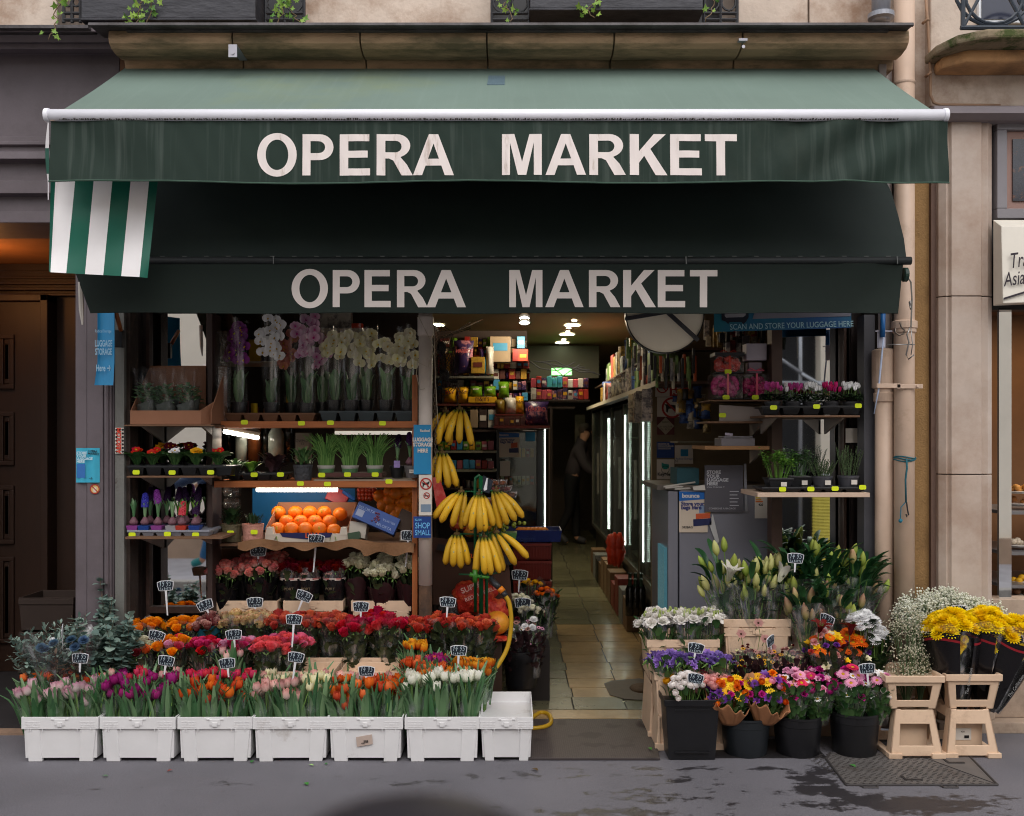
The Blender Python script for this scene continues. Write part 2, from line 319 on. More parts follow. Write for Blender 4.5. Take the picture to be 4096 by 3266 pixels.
 rr=n.nodes.new('ShaderNodeMapRange');rr.inputs[3].default_value=.8;rr.inputs[4].default_value=.38;L(wt.outputs[0],rr.inputs[0]);L(rr.outputs[0],b.inputs['Roughness'])
 bp=n.nodes.new('ShaderNodeBump');bp.inputs['Strength'].default_value=.45;bp.inputs['Distance'].default_value=.004;L(g.outputs['Fac'],bp.inputs['Height']);L(bp.outputs[0],b.inputs['Normal'])
wet_asphalt(asphalt)
road_m=M('road_asphalt',lin((104,102,106)),.8,.2,60,bump=.4,bsc=200)
kerb_m=M('kerb_granite',lin((170,166,160)),.7,.2,40,bump=.2)
mb=MB().box(-30,30,3.05,5.35,-.35,0);struct('pavement',mb,asphalt)
mb=MB().box(-30,30,.62,2.9,-.5,-.11);struct('road',mb,road_m)
mb=MB().box(-30,30,2.9,3.048,-.4,.002);struct('kerb',mb,kerb_m,bev=.012)
mb=MB().box(-30,30,.47,.618,-.4,.002);struct('kerb',mb,kerb_m,bev=.012)
mb=MB().box(-30,30,-1.5,.468,-.4,0);struct('pavement',mb,M('far_asphalt',lin((172,170,176)),.8,.15,5,bump=.3))
mb=MB().box(-60,60,-40,45,-.7,-.52);struct('ground',mb,road_m)
# ---- building across the street (the mirrors show it)
opp=thing('building','cream rendered building across the street, seen in the mirror','building',(0,-1.5,0))
mb=MB().box(-14,3.1,-3.2,-1.52,.32,4.6);mb.box(4.1,14,-3.2,-1.52,.32,4.6);mb.box(3.1,4.1,-3.2,-1.52,3.1,4.6);part('wall',mb,M('opposite_cream',lin((250,240,222)),.85,.05,2,bump=.1),opp)
mb=MB().box(-14,3.1,-3.2,-1.46,0,.318);mb.box(4.1,14,-3.2,-1.46,0,.318);part('plinth',mb,M('opposite_plinth',lin((176,150,128)),.9,.15,3,bump=.2),opp)
mb=MB().box(3.1,4.1,-3.2,-1.75,0,3.098);part('shutter',mb,M('opposite_dark',lin((26,28,32)),.5,.1,4),opp)
# scaffold
alu=M('aluminium',lin((168,172,178)),.35,.1,20,metal=.8)
scf=thing('scaffold','aluminium tube scaffold across the street, reflected in the right mirror','scaffold',(3.6,-1.2,0))
mb=MB()
for xx in(3.05,3.75,4.6):mb.tube([(xx,-1.25,0),(xx,-1.25,4.4)],.025)
for zz in(1.1,2.3,3.4):mb.tube([(2.95,-1.25,zz),(4.75,-1.25,zz)],.024)
mb.tube([(2.9,-1.2,3.0),(3.75,-1.2,2.42)],.024);mb.tube([(3.75,-1.2,2.42),(4.6,-1.2,1.9)],.024)
part('tubes',mb,alu,scf,smooth=True)
duct=thing('rubble_chute','yellow ribbed plastic duct pair across the street, reflected beside the lilies','duct',(4.05,-1.1,0))
for xx in(3.93,4.27):
 mb=MB();pr=[]
 for k in range(44):pr.append((.145+.012*(k%2),k*.02))
 mb.lathe(pr,(xx,-.8,0),16);part('duct',mb,M('yellow_plastic',lin((214,200,84)),.5,.08),duct)
# ---- facade shell of this building
YF=5.45
# left building: fascia, cornice, mouldings, extruded along x
def zf(py):return Z(py,YF)
left=thing('shopfront_building','mauve painted shopfront and carriage entrance left of the flower shop','building',(-3,YF,0))
xl=X(302,YF);xe=X(497,YF)
mb=MB()
mb.prismx([(5.9,zf(890)),(5.9,zf(205)),(5.40,zf(205)),(5.40,zf(214)),(YF,zf(218)),(YF,zf(548)),(5.43,zf(552)),(5.43,zf(572)),(5.40,zf(576)),(5.40,zf(590)),(5.425,zf(594)),(5.425,zf(612)),(5.395,zf(618)),(5.38,zf(650)),(YF,zf(656)),(YF,zf(724)),(5.44,zf(726)),(5.44,zf(776)),(5.5,zf(780)),(5.5,zf(842)),(5.46,zf(846)),(5.46,zf(890))],-9,X(478,YF))
part('fascia',mb,mauve,left,bev=.003)
mb=MB();mb.prismx([(5.9,zf(204)),(5.9,zf(108)),(5.17,Z(108,5.17)),(5.17,Z(128,5.17)),(5.24,Z(134,5.24)),(5.26,Z(170,5.26)),(5.30,Z(176,5.3)),(5.30,Z(196,5.3)),(5.36,Z(212,5.36)),(5.42,zf(206))],-9,X(428,5.2))
part('cornice',mb,mauve,left,bev=.003)
mb=MB();mb.box(xl,X(428,YF),YF,6.3,0,zf(890));mb.box(xl+.01,X(349,YF),YF-.006,YF,.02,zf(892));mb.box(X(352,YF),X(415,YF),YF-.012,YF,.02,zf(892))
mb.tube([(X(425,5.44),5.45,0),(X(425,5.44),5.45,zf(892))],.014);mb.tube([(X(436,5.44),5.46,0),(X(436,5.44),5.46,zf(892))],.01)
mb.box(X(428,YF),X(456,YF),YF+.02,6.3,0,zf(892))
part('column',mb,mauve,left,bev=.002)
mb=MB();mb.box(-9,X(-520,YF),YF,6.4,0,zf(892));part('pier',mb,mauve,left)
# portal: jambs, warm soffit, panelled door
wood_dk=M('portal_wood',lin((46,28,18)),.5,.12,5,stretch=(6,6,1),bump=.15)
mb=MB();mb.box(X(-520,YF),xl,5.9,8.0,zf(890),zf(860));part('soffit',mb,M('portal_ceiling',lin((150,100,60)),.8,.1),left)
YD=6.75
mb=MB();mb.box(-6,xl,YD,YD+.1,0,zf(890));mb.box(xl-.1,xl-.001,6.302,YD,0,zf(890))
for k in range(5):mb.box(-6,xl-.1*0,YD-.07+k*.015,YD,Z(1190-k*24,YD),Z(1180-k*24,YD))
part('jamb',mb,wood_dk,left,bev=.004)
door=MB();xr=X(165,YD-.12)
door.box(-5,xr,YD-.1,YD-.001,0.03,Z(1215,YD))
for(za,zb)in((1345,1560),(1650,1860),(1940,2170),(2220,2560)):
 for(xa,xb)in((-4.4,-3.55),(-3.42,X(90,YD))):
  z0,z1=Z(zb,YD),Z(za,YD)
  for ins,dep in((0,.022),(.035,.012)):
   a,b_,c,d=xa+ins,xb-ins,z0+ins,z1-ins;y0=YD-.1-dep;y1=YD-.101
   door.box(a,b_,y0,y1,d-.03,d);door.box(a,b_,y0,y1,c,c+.03);door.box(a,a+.03,y0,y1,c+.03,d-.03);door.box(b_-.03,b_,y0,y1,c+.03,d-.03)
door.box(xr,xr+.05,YD-.14,YD-.001,0.03,Z(1190,YD));door.box(-5,xr+.05,YD-.14,YD-.001,Z(1215,YD),Z(1190,YD))
part('door',door,wood_dk,left,bev=.004)
mb=MB();mb.box(-9,X(302,5.34),5.33,5.42,-.2,.012);part('threshold',mb,M('step_stone',lin((150,124,104)),.85,.15,6,c2=lin((100,86,76))),left);mb=MB();mb.box(-9,xl,5.421,YD,-.2,.03);part('entrance_floor',mb,M('dark_tiles',lin((44,42,44)),.6,.2,6),left)
pl=bpy.data.lights.new('portal_lamp','POINT');pl.energy=4;pl.color=(1,.42,.12);pl.shadow_soft_size=.06
# lamp on the portal wall
lampo=thing('wall_lamp','small warm lamp glowing high inside the dark carriage entrance','lamp',(-3.4,6.1,2.55))
lo=bpy.data.objects.new('portal_lamp',pl);col.objects.link(lo);lo.location=(-3.3,6.05,2.55)
mb=MB().lathe([(0,-.1),(.05,-.09),(.07,.0),(.06,.08),(0,.1)],(-3.44,6.1,2.55),12);part('lamp_shade',mb,M('lamp_glass',(.9,.7,.4),.4,0,emit=(1,.6,.25),es=3),lampo,smooth=True)
# dark interior walls of the portal
# metal strip + rusty post left of shop window
mb=MB();mb.box(X(456,5.47),X(497,5.47),5.47,5.6,0,zf(1150));solo('metal_post',mb,M('grey_green_metal',lin((112,112,108)),.5,.12,5,c2=lin((66,48,40)),thr=(.62,.68),bump=.15),'grey green metal upright with chipped paint left of the window bay','post',bev=.002)
mb=MB();mb.box(X(498,5.5),X(521,5.5),5.5,5.62,0,zf(1150));solo('metal_post',mb,M('rusty_metal',lin((50,38,32)),.7,.3,12,c2=lin((96,76,60)),thr=(.55,.7),bump=.3),'dark rusty narrow upright framing the left mirror bay','post')
# ---- upper wall, windows, slate boxes
up=thing('upper_storey','peach rendered upper storey with balcony windows above the awnings','building',(0,YF,3.8))
zb0=Z(90,YF)-.1;zt=zb0+3
def wallseg(mb,x0,x1):mb.box(X(x0,YF),X(x1,YF),YF,5.9,zb0,zt)
mb=MB()
for a,b_ in((-900,228),(1219,1965),(2952,3232),(3238,3500)):wallseg(mb,a,b_)
part('wall',mb,stone,up,bev=.008)
mb=MB();mb.box(-9,X(3500,YF),5.9,6.0,zb0,zt);part('shadow_wall',mb,M('window_dark',lin((24,24,28)),.3,.05),up)
slate=M('slate',lin((58,58,64)),.55,.2,10,c2=lin((40,40,46)),bump=.5,bsc=14,stretch=(1,1,3))
for(a,b_,pz)in((325,1022,74),(2120,2812,34)):
 f=MB();f.box(X(a,5.2),X(b_,5.2),5.2,5.44,Z(pz,5.2),Z(pz,5.2)+.5)
 f.box(X(a,5.2)-.005,X(b_,5.2)+.005,5.195,5.445,Z(pz,5.2)-.012,Z(pz,5.2)-.001)
 solo('planter_box',f,slate,'dark slate window box over the %s part of the awning'%('left' if a<1000 else 'right'),'planter',bev=.004)
for k,(a,b_)in enumerate(((255,322),(1062,1216),(1968,2116),(2815,2948))):
 f=MB();x0,x1=X(a,5.32),X(b_,5.32);z0=Z(92,5.32);n=max(2,int((x1-x0)/.07))
 for i in range(n+1):
  xx=x0+(x1-x0)*i/n;f.tube([(xx,5.32,z0),(xx,5.32,z0+.5)],.009,6)
 for zz in(.015,.05,.17,.19):f.tube([(x0,5.32,z0+zz),(x1,5.32,z0+zz)],.009,6)
 for i in range(n):
  c=x0+(x1-x0)*(i+.5)/n;r=(x1-x0)/n*.42
  f.tube([(c+r*cos(q),5.32,z0+.11+r*1.2*sin(q))for q in[j*pi/6 for j in range(13)]],.006,5,cap=False)
 solo('railing',f,black_iron,['short black cast iron railing left of the left slate box','black cast iron railing right of the left slate box','black cast iron railing left of the right slate box','black cast iron railing right of the right slate box'][k],'railing')
# ---- zinc ledge and stone cornice
f=MB();z0=Z(100,5.05)
f.prismx([(5.45,z0+.055),(5.05,z0+.012),(5.045,z0-.004),(5.06,z0-.008),(5.06,z0-.002),(5.45,z0+.03)],X(352,5.05),X(3655,5.05))
f.prismx([(5.45,z0+.026),(5.11,z0+.004),(5.11,z0-.008),(5.45,z0-.002)],X(500,5.1),X(3560,5.1))
f.prismx([(5.45,Z(98,5.2)+.05),(5.13,Z(100,5.13)),(5.13,Z(114,5.13)),(5.45,Z(112,5.2))],-9,X(352,5.13))
solo('zinc_ledge',f,zinc,'long dark zinc weather ledge above the stone cornice','ledge',bev=.002)
corn=thing('stone_cornice','long brown stained stone cornice above the green awning','cornice',(0,5.3,3.62))
xs=[430,928,1440,1948,2458,2973,3642]
for a,b_ in zip(xs,xs[1:]):
 pr=[(5.45,3.74),(5.15,3.715),(5.135,3.69),(5.13,3.655),(5.14,3.63),(5.17,3.612),(5.24,3.602),(5.31,3.607),(5.34,3.625),(5.35,3.60),(5.36,3.57),(5.45,3.57)]
 f=MB();f.prismx(pr,X(a,5.13)+.002,X(b_,5.13)-.004)
 part('block',f,M('cornice_stone',lin((158,130,102)),.85,.2,3,c2=lin((96,84,62)),thr=(.45,.62),bump=.35,bsc=30,stretch=(1,3,3)),corn,bev=.006)
for k,(px,py)in enumerate(((932,180),(2972,155))):
 f=MB();xx=X(px,5.1);zz=Z(py,5.1)
 f.box(xx-.022,xx+.022,5.095,5.1,zz-.065*(1 if k==0 else .2),zz);f.tube([(xx,5.09,zz-.045),(xx,5.094,zz-.045)],.009,8)
 f.box(xx-.02,xx+.02,5.1,5.3,zz-.006,zz)
 solo('bracket',f,M('galv',lin((160,158,165)),.4,.1,metal=.5),'small %s metal bracket fixed under the stone cornice'%('hanging light grey' if k==0 else 'flat rusty'),'bracket')
# lintel wall above the awning, behind
mb=MB();mb.box(X(480,YF),X(3480,YF),YF,5.8,2.85,3.72);mb.box(X(1946,5.44),X(2022,5.44),5.42,5.45,3.5,3.62);struct('lintel_wall',mb,M('lintel',lin((120,88,66)),.8,.15,4))
# ---- right building
rb=thing('shopfront_building','beige stone shopfront and weathered upper wall right of the flower shop','building',(3,YF,0))
mb=MB();mb.box(X(3500,5.5),X(3722,5.5),5.52,5.9,Z(640,5.5),6);part('wall',mb,stone,rb)
mb=MB();mb.box(X(3722,YF),9,YF,5.9,Z(425,YF),6);part('wall',mb,stone,rb,bev=.006)
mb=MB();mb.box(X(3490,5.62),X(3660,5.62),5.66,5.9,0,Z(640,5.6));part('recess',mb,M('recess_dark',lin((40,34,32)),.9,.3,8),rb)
mb=MB();mb.box(X(3655,5.5),X(3726,5.5),5.5,5.9,0,Z(640,5.5));part('wall',mb,ochre,rb)
mb=MB();mb.box(X(3728,5.46),X(3764,5.46),5.47,5.9,0,Z(470,5.46));part('reveal',mb,brownst,rb)
# pilaster with bevelled edges, three blocks
px0,px1=X(3766,5.4),X(3992,5.4)
for za,zb_ in((485,1183),(1187,1897),(1901,2700)):
 f=MB();f.prismz([(px0,5.52),(px0,5.44),(px0+.03,5.41),(px0+.045,5.42),(px0+.055,5.40),(px1-.09,5.40),(px1-.08,5.42),(px1-.05,5.41),(px1-.015,5.44),(px1,5.5),(px1,5.6),(px0,5.6)],Z(zb_,5.4),Z(za,5.4))
 part('pilaster',f,marble,rb,bev=.002)
f=MB();f.prismz([(px0-.01,5.52),(px0-.01,5.42),(px0+.03,5.39),(px1-.05,5.39),(px1,5.43),(px1,5.6),(px0,5.6)],.06,Z(2702,5.4));f.box(px0-.03,9,5.36,5.6,0,.058);f.box(px1+.002,9,5.46,5.6,.06,Z(2400,5.45))
part('plinth',f,M('plinth_stone',lin((176,156,138)),.6,.15,5,c2=lin((110,90,78)),thr=(.45,.7)),rb,bev=.003)
mb=MB();mb.prismx([(5.6,Z(478,5.35)),(5.6,Z(424,5.35)),(5.33,Z(424,5.33)),(5.31,Z(432,5.33)),(5.31,Z(458,5.33)),(5.36,Z(478,5.35))],X(3725,5.35),9);part('lintel',mb,M('grey_lintel',lin((128,120,124)),.6,.1,4,bump=.1),rb)
mb=MB();mb.box(px1+.002,9,5.5,5.6,Z(1240,5.5),Z(480,5.5));part('wall',mb,M('shopfront_dark',lin((40,38,40)),.5,.1),rb)
# framed window
f=MB();xa,xb=X(3982,5.45),X(4500,5.45);za,zb_=Z(878,5.45),Z(484,5.45)
for(a,b_,c,d)in((xa,xb,zb_-.055,zb_),(xa,xb,za,za+.055),(xa,xa+.055,za+.055,zb_-.055)):f.box(a,b_,5.43,5.5,c,d)
wfr=part('window_frame',f,M('grey_paint',lin((128,124,128)),.45,.08,5),rb,bev=.004)
f=MB();f.box(xa+.056,xb,5.46,5.495,za+.056,zb_-.056);part('inner_frame',f,M('pink_brown',lin((150,118,108)),.5,.1),wfr,world=True)
f=MB();f.box(xa+.095,xb,5.45,5.459,za+.1,zb_-.1);part('pane',f,M('night_glass',lin((34,34,44)),.12,.3,30,c2=lin((96,60,40)),thr=(.58,.66),spec=.7),wfr,world=True)
# balcony slab with moss, iron railing, upper window
f=MB();sl_=[(X(3792,5.15),5.45),(X(3792,5.15),5.3),(X(3850,5.1),5.16),(X(3960,5.06),5.08),(4.2,5.06),(4.2,5.45)]
f.prismz(sl_,Z(158,5.1),Z(120,5.1));slab=solo('balcony',f,M('mossy_stone',lin((132,118,96)),.95,.25,9,c2=lin((66,76,38)),thr=(.5,.6),bump=.6,bsc=30),'mossy stone balcony slab with scrolled underside at the top right','balcony',bev=.012)
f=MB();f.prismz([(X(3812,5.2),5.45),(X(3812,5.2),5.34),(X(3880,5.2),5.24),(4.2,5.2),(4.2,5.45)],Z(238,5.2),Z(160,5.12));part('corbel',f,M('warm_stone',lin((196,150,104)),.9,.15,5,c2=lin((130,100,74)),bump=.2),slab,world=True,bev=.02)
f=MB();z0=Z(112,5.12)
f.tube([(X(3842,5.12),5.12,z0),(4.2,5.12,z0)],.012,6);f.tube([(X(3852,5.12),5.12,z0),(X(3852,5.12),5.12,z0+.6)],.012,6)
for k in range(6):
 c=X(3852,5.12)+.16+k*.32
 f.tube([(c+.15*cos(q),5.12,z0+.17+.15*sin(q))for q in[j*pi/10 for j in range(21)]],.009,6,cap=False);f.tube([(c+.2*cos(q),5.125,z0+.2+.19*sin(q))for q in[pi+j*pi/10 for j in range(11)]],.009,6,cap=False)
 f.tube([(c-.16,5.12,z0),(c,5.12,z0+.3)],.009,6);f.tube([(c+.16,5.12,z0),(c,5.12,z0+.3)],.009,6)
solo('railing',f,M('blue_black_iron',lin((44,52,62)),.4,.2,20,bump=.1),'curved wrought iron railing on the mossy balcony','railing')
f=MB();f.box(X(3905,YF),9,YF-.03,YF-.002,Z(100,YF),5);part('window_frame',f,M('white_gloss',lin((225,228,232)),.4,.03),rb)
f=MB();f.box(X(3915,YF),9,YF-.036,YF-.031,Z(88,YF),5);part('pane',f,M('pane_dark',lin((40,44,62)),.1,.1,spec=.7),rb)
# ---- bakery window at the far right
mir=M('mirror',(.86,.87,.87),.02,0,metal=1.0)
f=MB();f.box(X(3996,5.5),X(4046,5.5),5.5,5.52,.2,Z(1235,5.5));part('mirror_strip',f,mir,rb)
bak=thing('display_cabinet','warm lit bakery display cabinet with shelves at the right edge','cabinet',(3.2,6.0,0))
f=MB();f.box(2.8,3.9,6.6,6.65,0,2.4);f.box(2.6,3.9,5.6,6.6,2.4,2.45);part('back',f,M('bakery_back',lin((120,82,50)),.6,.2,3),bak)
f=MB()
for py in(2040,2200,2330,2440,2500):f.box(2.82,3.9,5.7,6.3,Z(py,5.8)-.02,Z(py,5.8))
f.box(2.82,3.9,5.68,5.7,0,Z(2500,5.7))
part('shelf',f,M('steel',lin((140,138,140)),.35,.1,metal=.6),bak)
bl=bpy.data.lights.new('bakery_light','AREA');bl.energy=5;bl.size=.4;bl.color=(1,.74,.45);bo=bpy.data.objects.new('bakery_light',bl);col.objects.link(bo);bo.location=(3.3,5.9,2.38)
for k,(px,py,c)in enumerate(((4075,2175,(230,214,190)),(4088,2320,(236,180,40)),(4068,2372,(206,150,110)),(4090,2395,(240,236,228)),(4080,1960,(190,130,60)),(4085,2010,(170,110,56)))):
 f=MB();xx,zz=X(px,5.85),Z(py,5.85)
 f.lathe([(.0,0),(.07,.0),(.085,.012),(.0,.015)],(xx,5.85,zz-.02),16)
 t=solo('plate',f,M('white_plastic',lin((214,210,204)),.3,.04),'plate of food on the %s tier of the bakery display'%ORD[k],'plate','plates in the bakery display')
 g=MB()
 for j in range(7):g.ball((xx+R.uniform(-.05,.05),5.85+R.uniform(-.05,.05),zz+R.uniform(.0,.02)),.022,8,sq=(1,1,.8))
 part('food',g,M('food%d'%k,lin(c),.5,.2,30),t,smooth=True)
# cream shop sign, angled box with lettering
sg=thing('shop_awning','cream box awning with black script lettering at the right edge','awning',(2.8,5.3,2.4))
xa=X(4012,5.28)
f=MB();f.hexa([(xa,5.28,Z(1215,5.28)),(xa+1.6,5.28,Z(1165,5.28)),(xa+1.6,5.39,Z(1165,5.39)),(xa,5.39,Z(1225,5.39)),(xa,5.3,Z(905,5.3)),(xa+1.6,5.3,Z(905,5.3)),(xa+1.6,5.39,Z(880,5.39)),(xa,5.39,Z(880,5.39))])
part('canopy',f,M('cream_canvas',lin((226,220,208)),.5,.04,5),sg,bev=.004)
# ==== AWNINGS
def fabric(name,c,c2=None,thr=(.5,.7),r=.8,sc_=2.5,streaks=None,var=.12):
 m=M(name,c,r,var,sc_,c2=c2,thr=thr,bump=.12,bsc=500)
 if streaks:
  n=m.node_tree;b=n.nodes['Principled BSDF'];L=n.links.new
  src=b.inputs['Base Color'].links[0].from_socket
  geo=n.nodes.new('ShaderNodeNewGeometry');mp=n.nodes.new('ShaderNodeMapping');mp.inputs['Scale'].default_value=(38,1,1.3);L(geo.outputs['Position'],mp.inputs['Vector'])
  no=n.nodes.new('ShaderNodeTexNoise');no.inputs['Scale'].default_value=1;no.inputs['Detail'].default_value=5;L(mp.outputs[0],no.inputs['Vector'])
  mr=n.nodes.new('ShaderNodeMapRange');mr.inputs[1].default_value=.52;mr.inputs[2].default_value=.8;mr.inputs[4].default_value=streaks[1];L(no.outputs['Fac'],mr.inputs[0])
  mx=n.nodes.new('ShaderNodeMix');mx.data_type='RGBA';L(mr.outputs[0],mx.inputs['Factor']);L(src,mx.inputs['A']);mx.inputs['B'].default_value=(*streaks[0],1)
  L(mx.outputs['Result'],b.inputs['Base Color'])
 return m
aw=thing('awning','green retractable awning with white front bar and OPERA MARKET valance','awning',(0,5.4,3.6))
YB,ZB,YA,ZA=5.41,3.613,4.455,3.034
XL,XR=-2.09,1.95
top_m=fabric('awning_top',lin((104,122,113)),c2=lin((118,130,96)),thr=(.56,.8),sc_=1.0,streaks=(lin((142,158,150)),.12))
f=MB();f.grid(lambda u,v:((XL+(XR-XL)*u)*(1-.016*v),YB+(YA-YB)*v,ZB+(ZA-ZB)*v-.008*sin(pi*v)+.004*sin(u*40)*v*(1 if u>.8 else .2)),80,14)
part('fabric',f,top_m,aw,smooth=True)
f=MB();yy=5.38
f.hexa([(X(1948,5.0),5.03,3.374),(X(2018,5.0),5.03,3.374),(X(2022,5.35),5.36,3.572),(X(1958,5.35),5.36,3.572),(X(1948,5.0),5.028,3.378),(X(2018,5.0),5.028,3.378),(X(2022,5.35),5.358,3.576),(X(1958,5.35),5.358,3.576)])
part('tape_patch',f,M('tape',lin((92,112,122)),.5,.15,60,stretch=(4,.3,.3)),aw)
# front bar, dirty along its lower edge
barm=M('bar_white',lin((232,232,240)),.35,.03,8,spec=.5)
f=MB();XL+=.028;XR-=.028;f.tube([(XL-.002,YA-.01,ZA),(XR+.002,YA-.01,ZA)],.027,18);part('front_bar',f,barm,aw,smooth=True)
f=MB()
for k in range(420):
 xx=XL+.05+(XR-XL-.25)*k/420+R.uniform(-.004,.004);h=R.uniform(.003,.011)
 f.tube([(xx,YA-.01-.0285*cos(radians(58)),ZA-.0285*sin(radians(58))-.0),(xx,YA-.01-.0288*cos(radians(58-h*1500)),ZA-.0288*sin(radians(58-h*1500)))],R.uniform(.0015,.004),4)
part('dirt_marks',f,M('grime',lin((70,66,62)),.9,.1),aw)
for xx in(XL-.012,XR+.012):
 f=MB();f.tube([(xx-.01,YA-.01,ZA),(xx+.01,YA-.01,ZA)],.031,16);part('end_cap',f,barm,aw,smooth=True,bev=.003)
# valance
VT,VB=ZA-.026,Z(731,4.44)
def vwave(x,z):
 u=(x-XL)/(XR-XL);e=0
 t=(VT-z)/(VT-VB)
 e+=.012*sin((x*9+z*14))*max(0,1-abs(u-.06)/.09)+.018*sin(x*16-z*22)*max(0,1-abs(u-.9)/.13)
 e+=.006*sin(x*3.1+1)*t+.0015*sin(x*27)*t+.0012*sin(x*61+z*30)
 return 4.44-e-.01*t
XV0,XV1=X(203,4.44),X(3790,4.44)
val_m=fabric('valance_fabric',lin((23,42,34)),c2=lin((40,52,44)),thr=(.5,.72),streaks=(lin((96,106,100)),.35))
f=MB();f.grid(lambda u,v:(XV0+(XV1-XV0)*u,vwave(XV0+(XV1-XV0)*u,VT+(VB-VT)*v),VT+(VB-VT)*v+.006*v*sin(u*17)-(.0 if u<.99 else .0)),260,22)
o=part('valance',f,val_m,aw,smooth=True)
f=MB();f.tube([(XV0+(XV1-XV0)*u,vwave(XV0+(XV1-XV0)*u,VB)-.001,VB+.006*sin(u*17))for u in[i/60 for i in range(61)]],.004,6)
part('hem',f,M('hem_green',lin((58,82,70)),.8,.1),aw)
# letters as filled outlines
def ell(cx,cz,rx,rz,n=36,a0=0,a1=2*pi):return[(cx+rx*cos(a0+(a1-a0)*i/n),cz+rz*sin(a0+(a1-a0)*i/n))for i in range(n+(0 if abs(a1-a0-2*pi)<1e-6 else 1))]
def glyph(ch):
 """outlines in a unit box: x 0..1 (the letter's own width), z 0..1"""
 s={'M':.2,'O':.25,'P':.3,'E':.3,'R':.27,'A':.26,'K':.27,'T':.28}[ch]
 if ch=='O':return[ell(.5,.5,.5,.53),ell(.5,.5,.285,.37)]
 if ch=='E':return[[(0,0),(1,0),(1,.17),(.28,.17),(.28,.43),(.92,.43),(.92,.6),(.28,.6),(.28,.83),(.97,.83),(.97,1),(0,1)]]
 if ch=='T':return[[(.36,0),(.63,0),(.63,.83),(1,.83),(1,1),(0,1),(0,.83),(.36,.83)]]
 if ch=='M':return[[(0,0),(.2,0),(.2,.8),(.4,0),(.61,0),(.8,.8),(.8,0),(1,0),(1,1),(.69,1),(.505,.32),(.31,1),(0,1)]]
 if ch=='A':return[[(0,0),(.225,0),(.31,.235),(.7,.235),(.785,0),(1.01,0),(.62,1),(.39,1)],[(.37,.4),(.505,.77),(.64,.4)]]
 if ch=='K':return[[(0,0),(.25,0),(.25,.3),(.39,.47),(.7,0),(1.02,0),(.56,.64),(.98,1),(.65,1),(.25,.58),(.25,1),(0,1)]]
 if ch=='P':return[[(0,0),(.26,0),(.26,.37),(.52,.37)]+ell(.55,.685,.45,.315,14,-pi/2,pi/2)+[(0,1)],[(.26,.54),(.26,.83),(.5,.83)]+ell(.53,.685,.2,.145,8,pi/2,-pi/2)+[(.5,.54)]]
 if ch=='R':return[[(0,0),(.24,0),(.24,.41),(.34,.41),(.46,.36),(.69,0),(1.0,0),(.83,.27),(.66,.44)]+ell(.55,.72,.38,.28,12,-pi/2.6,pi/2)+[(0,1)],[(.24,.56),(.24,.84),(.5,.84)]+ell(.52,.7,.17,.14,8,pi/2,-pi/2)+[(.5,.56)]]
def letter(ch,x0,x1,z0,z1,yfn,mat,parent):
 cu=bpy.data.curves.new('t','CURVE');cu.dimensions='2D';cu.fill_mode='FRONT'
 for pts in glyph(ch):
  sp=cu.splines.new('POLY');sp.points.add(len(pts)-1);sp.use_cyclic_u=True
  for i,(a,b_)in enumerate(pts):sp.points[i].co=(x0+(x1-x0)*a,z0+(z1-z0)*b_,0,1)
 o=bpy.data.objects.new('t',cu);col.objects.link(o);me=bpy.data.meshes.new_from_object(o.evaluated_get(bpy.context.evaluated_depsgraph_get()));bpy.data.objects.remove(o)
 import bmesh
 bm=bmesh.new();bm.from_mesh(me)
 for k in range(1,12):
  zz=z0+(z1-z0)*k/12;bmesh.ops.bisect_plane(bm,geom=bm.verts[:]+bm.edges[:]+bm.faces[:],plane_co=(0,zz,0),plane_no=(0,1,0))
  xx=x0+(x1-x0)*k/12;bmesh.ops.bisect_plane(bm,geom=bm.verts[:]+bm.edges[:]+bm.faces[:],plane_co=(xx,0,0),plane_no=(1,0,0))
 inv=wm(parent).inverted()
 for v in bm.verts:v.co=inv@Vector((v.co.x,yfn(v.co.x,v.co.y),v.co.y))
 bm.normal_update();bm.to_mesh(me);bm.free();me.materials.clear();me.materials.append(mat)
 return link('letter',me,parent)
wlet=M('letter_white',lin((224,214,210)),.7,.04,6,c2=lin((170,150,136)),thr=(.58,.72),stretch=(6,1,1))
for ch,a,b_ in zip('OPERAMARKET',(1028,1209,1358,1506,1652,2008,2182,2357,2519,2681,2820),(1186,1333,1480,1651,1814,2167,2342,2503,2667,2808,2949)):
 letter(ch,X(a,4.43),X(b_,4.43),Z(702,4.43),Z(536,4.43),lambda x,z:vwave(x,z)-.0022,wlet,aw)
# folding arm brackets / strap bits at right back
f=MB();f.box(X(3482,5.42),X(3496,5.42),5.36,5.42,3.54,3.61);f.box(X(3500,5.4),X(3530,5.4),5.34,5.4,3.52,3.60);part('wall_bracket',f,M('brk',lin((120,110,104)),.5,.1),aw,bev=.004)
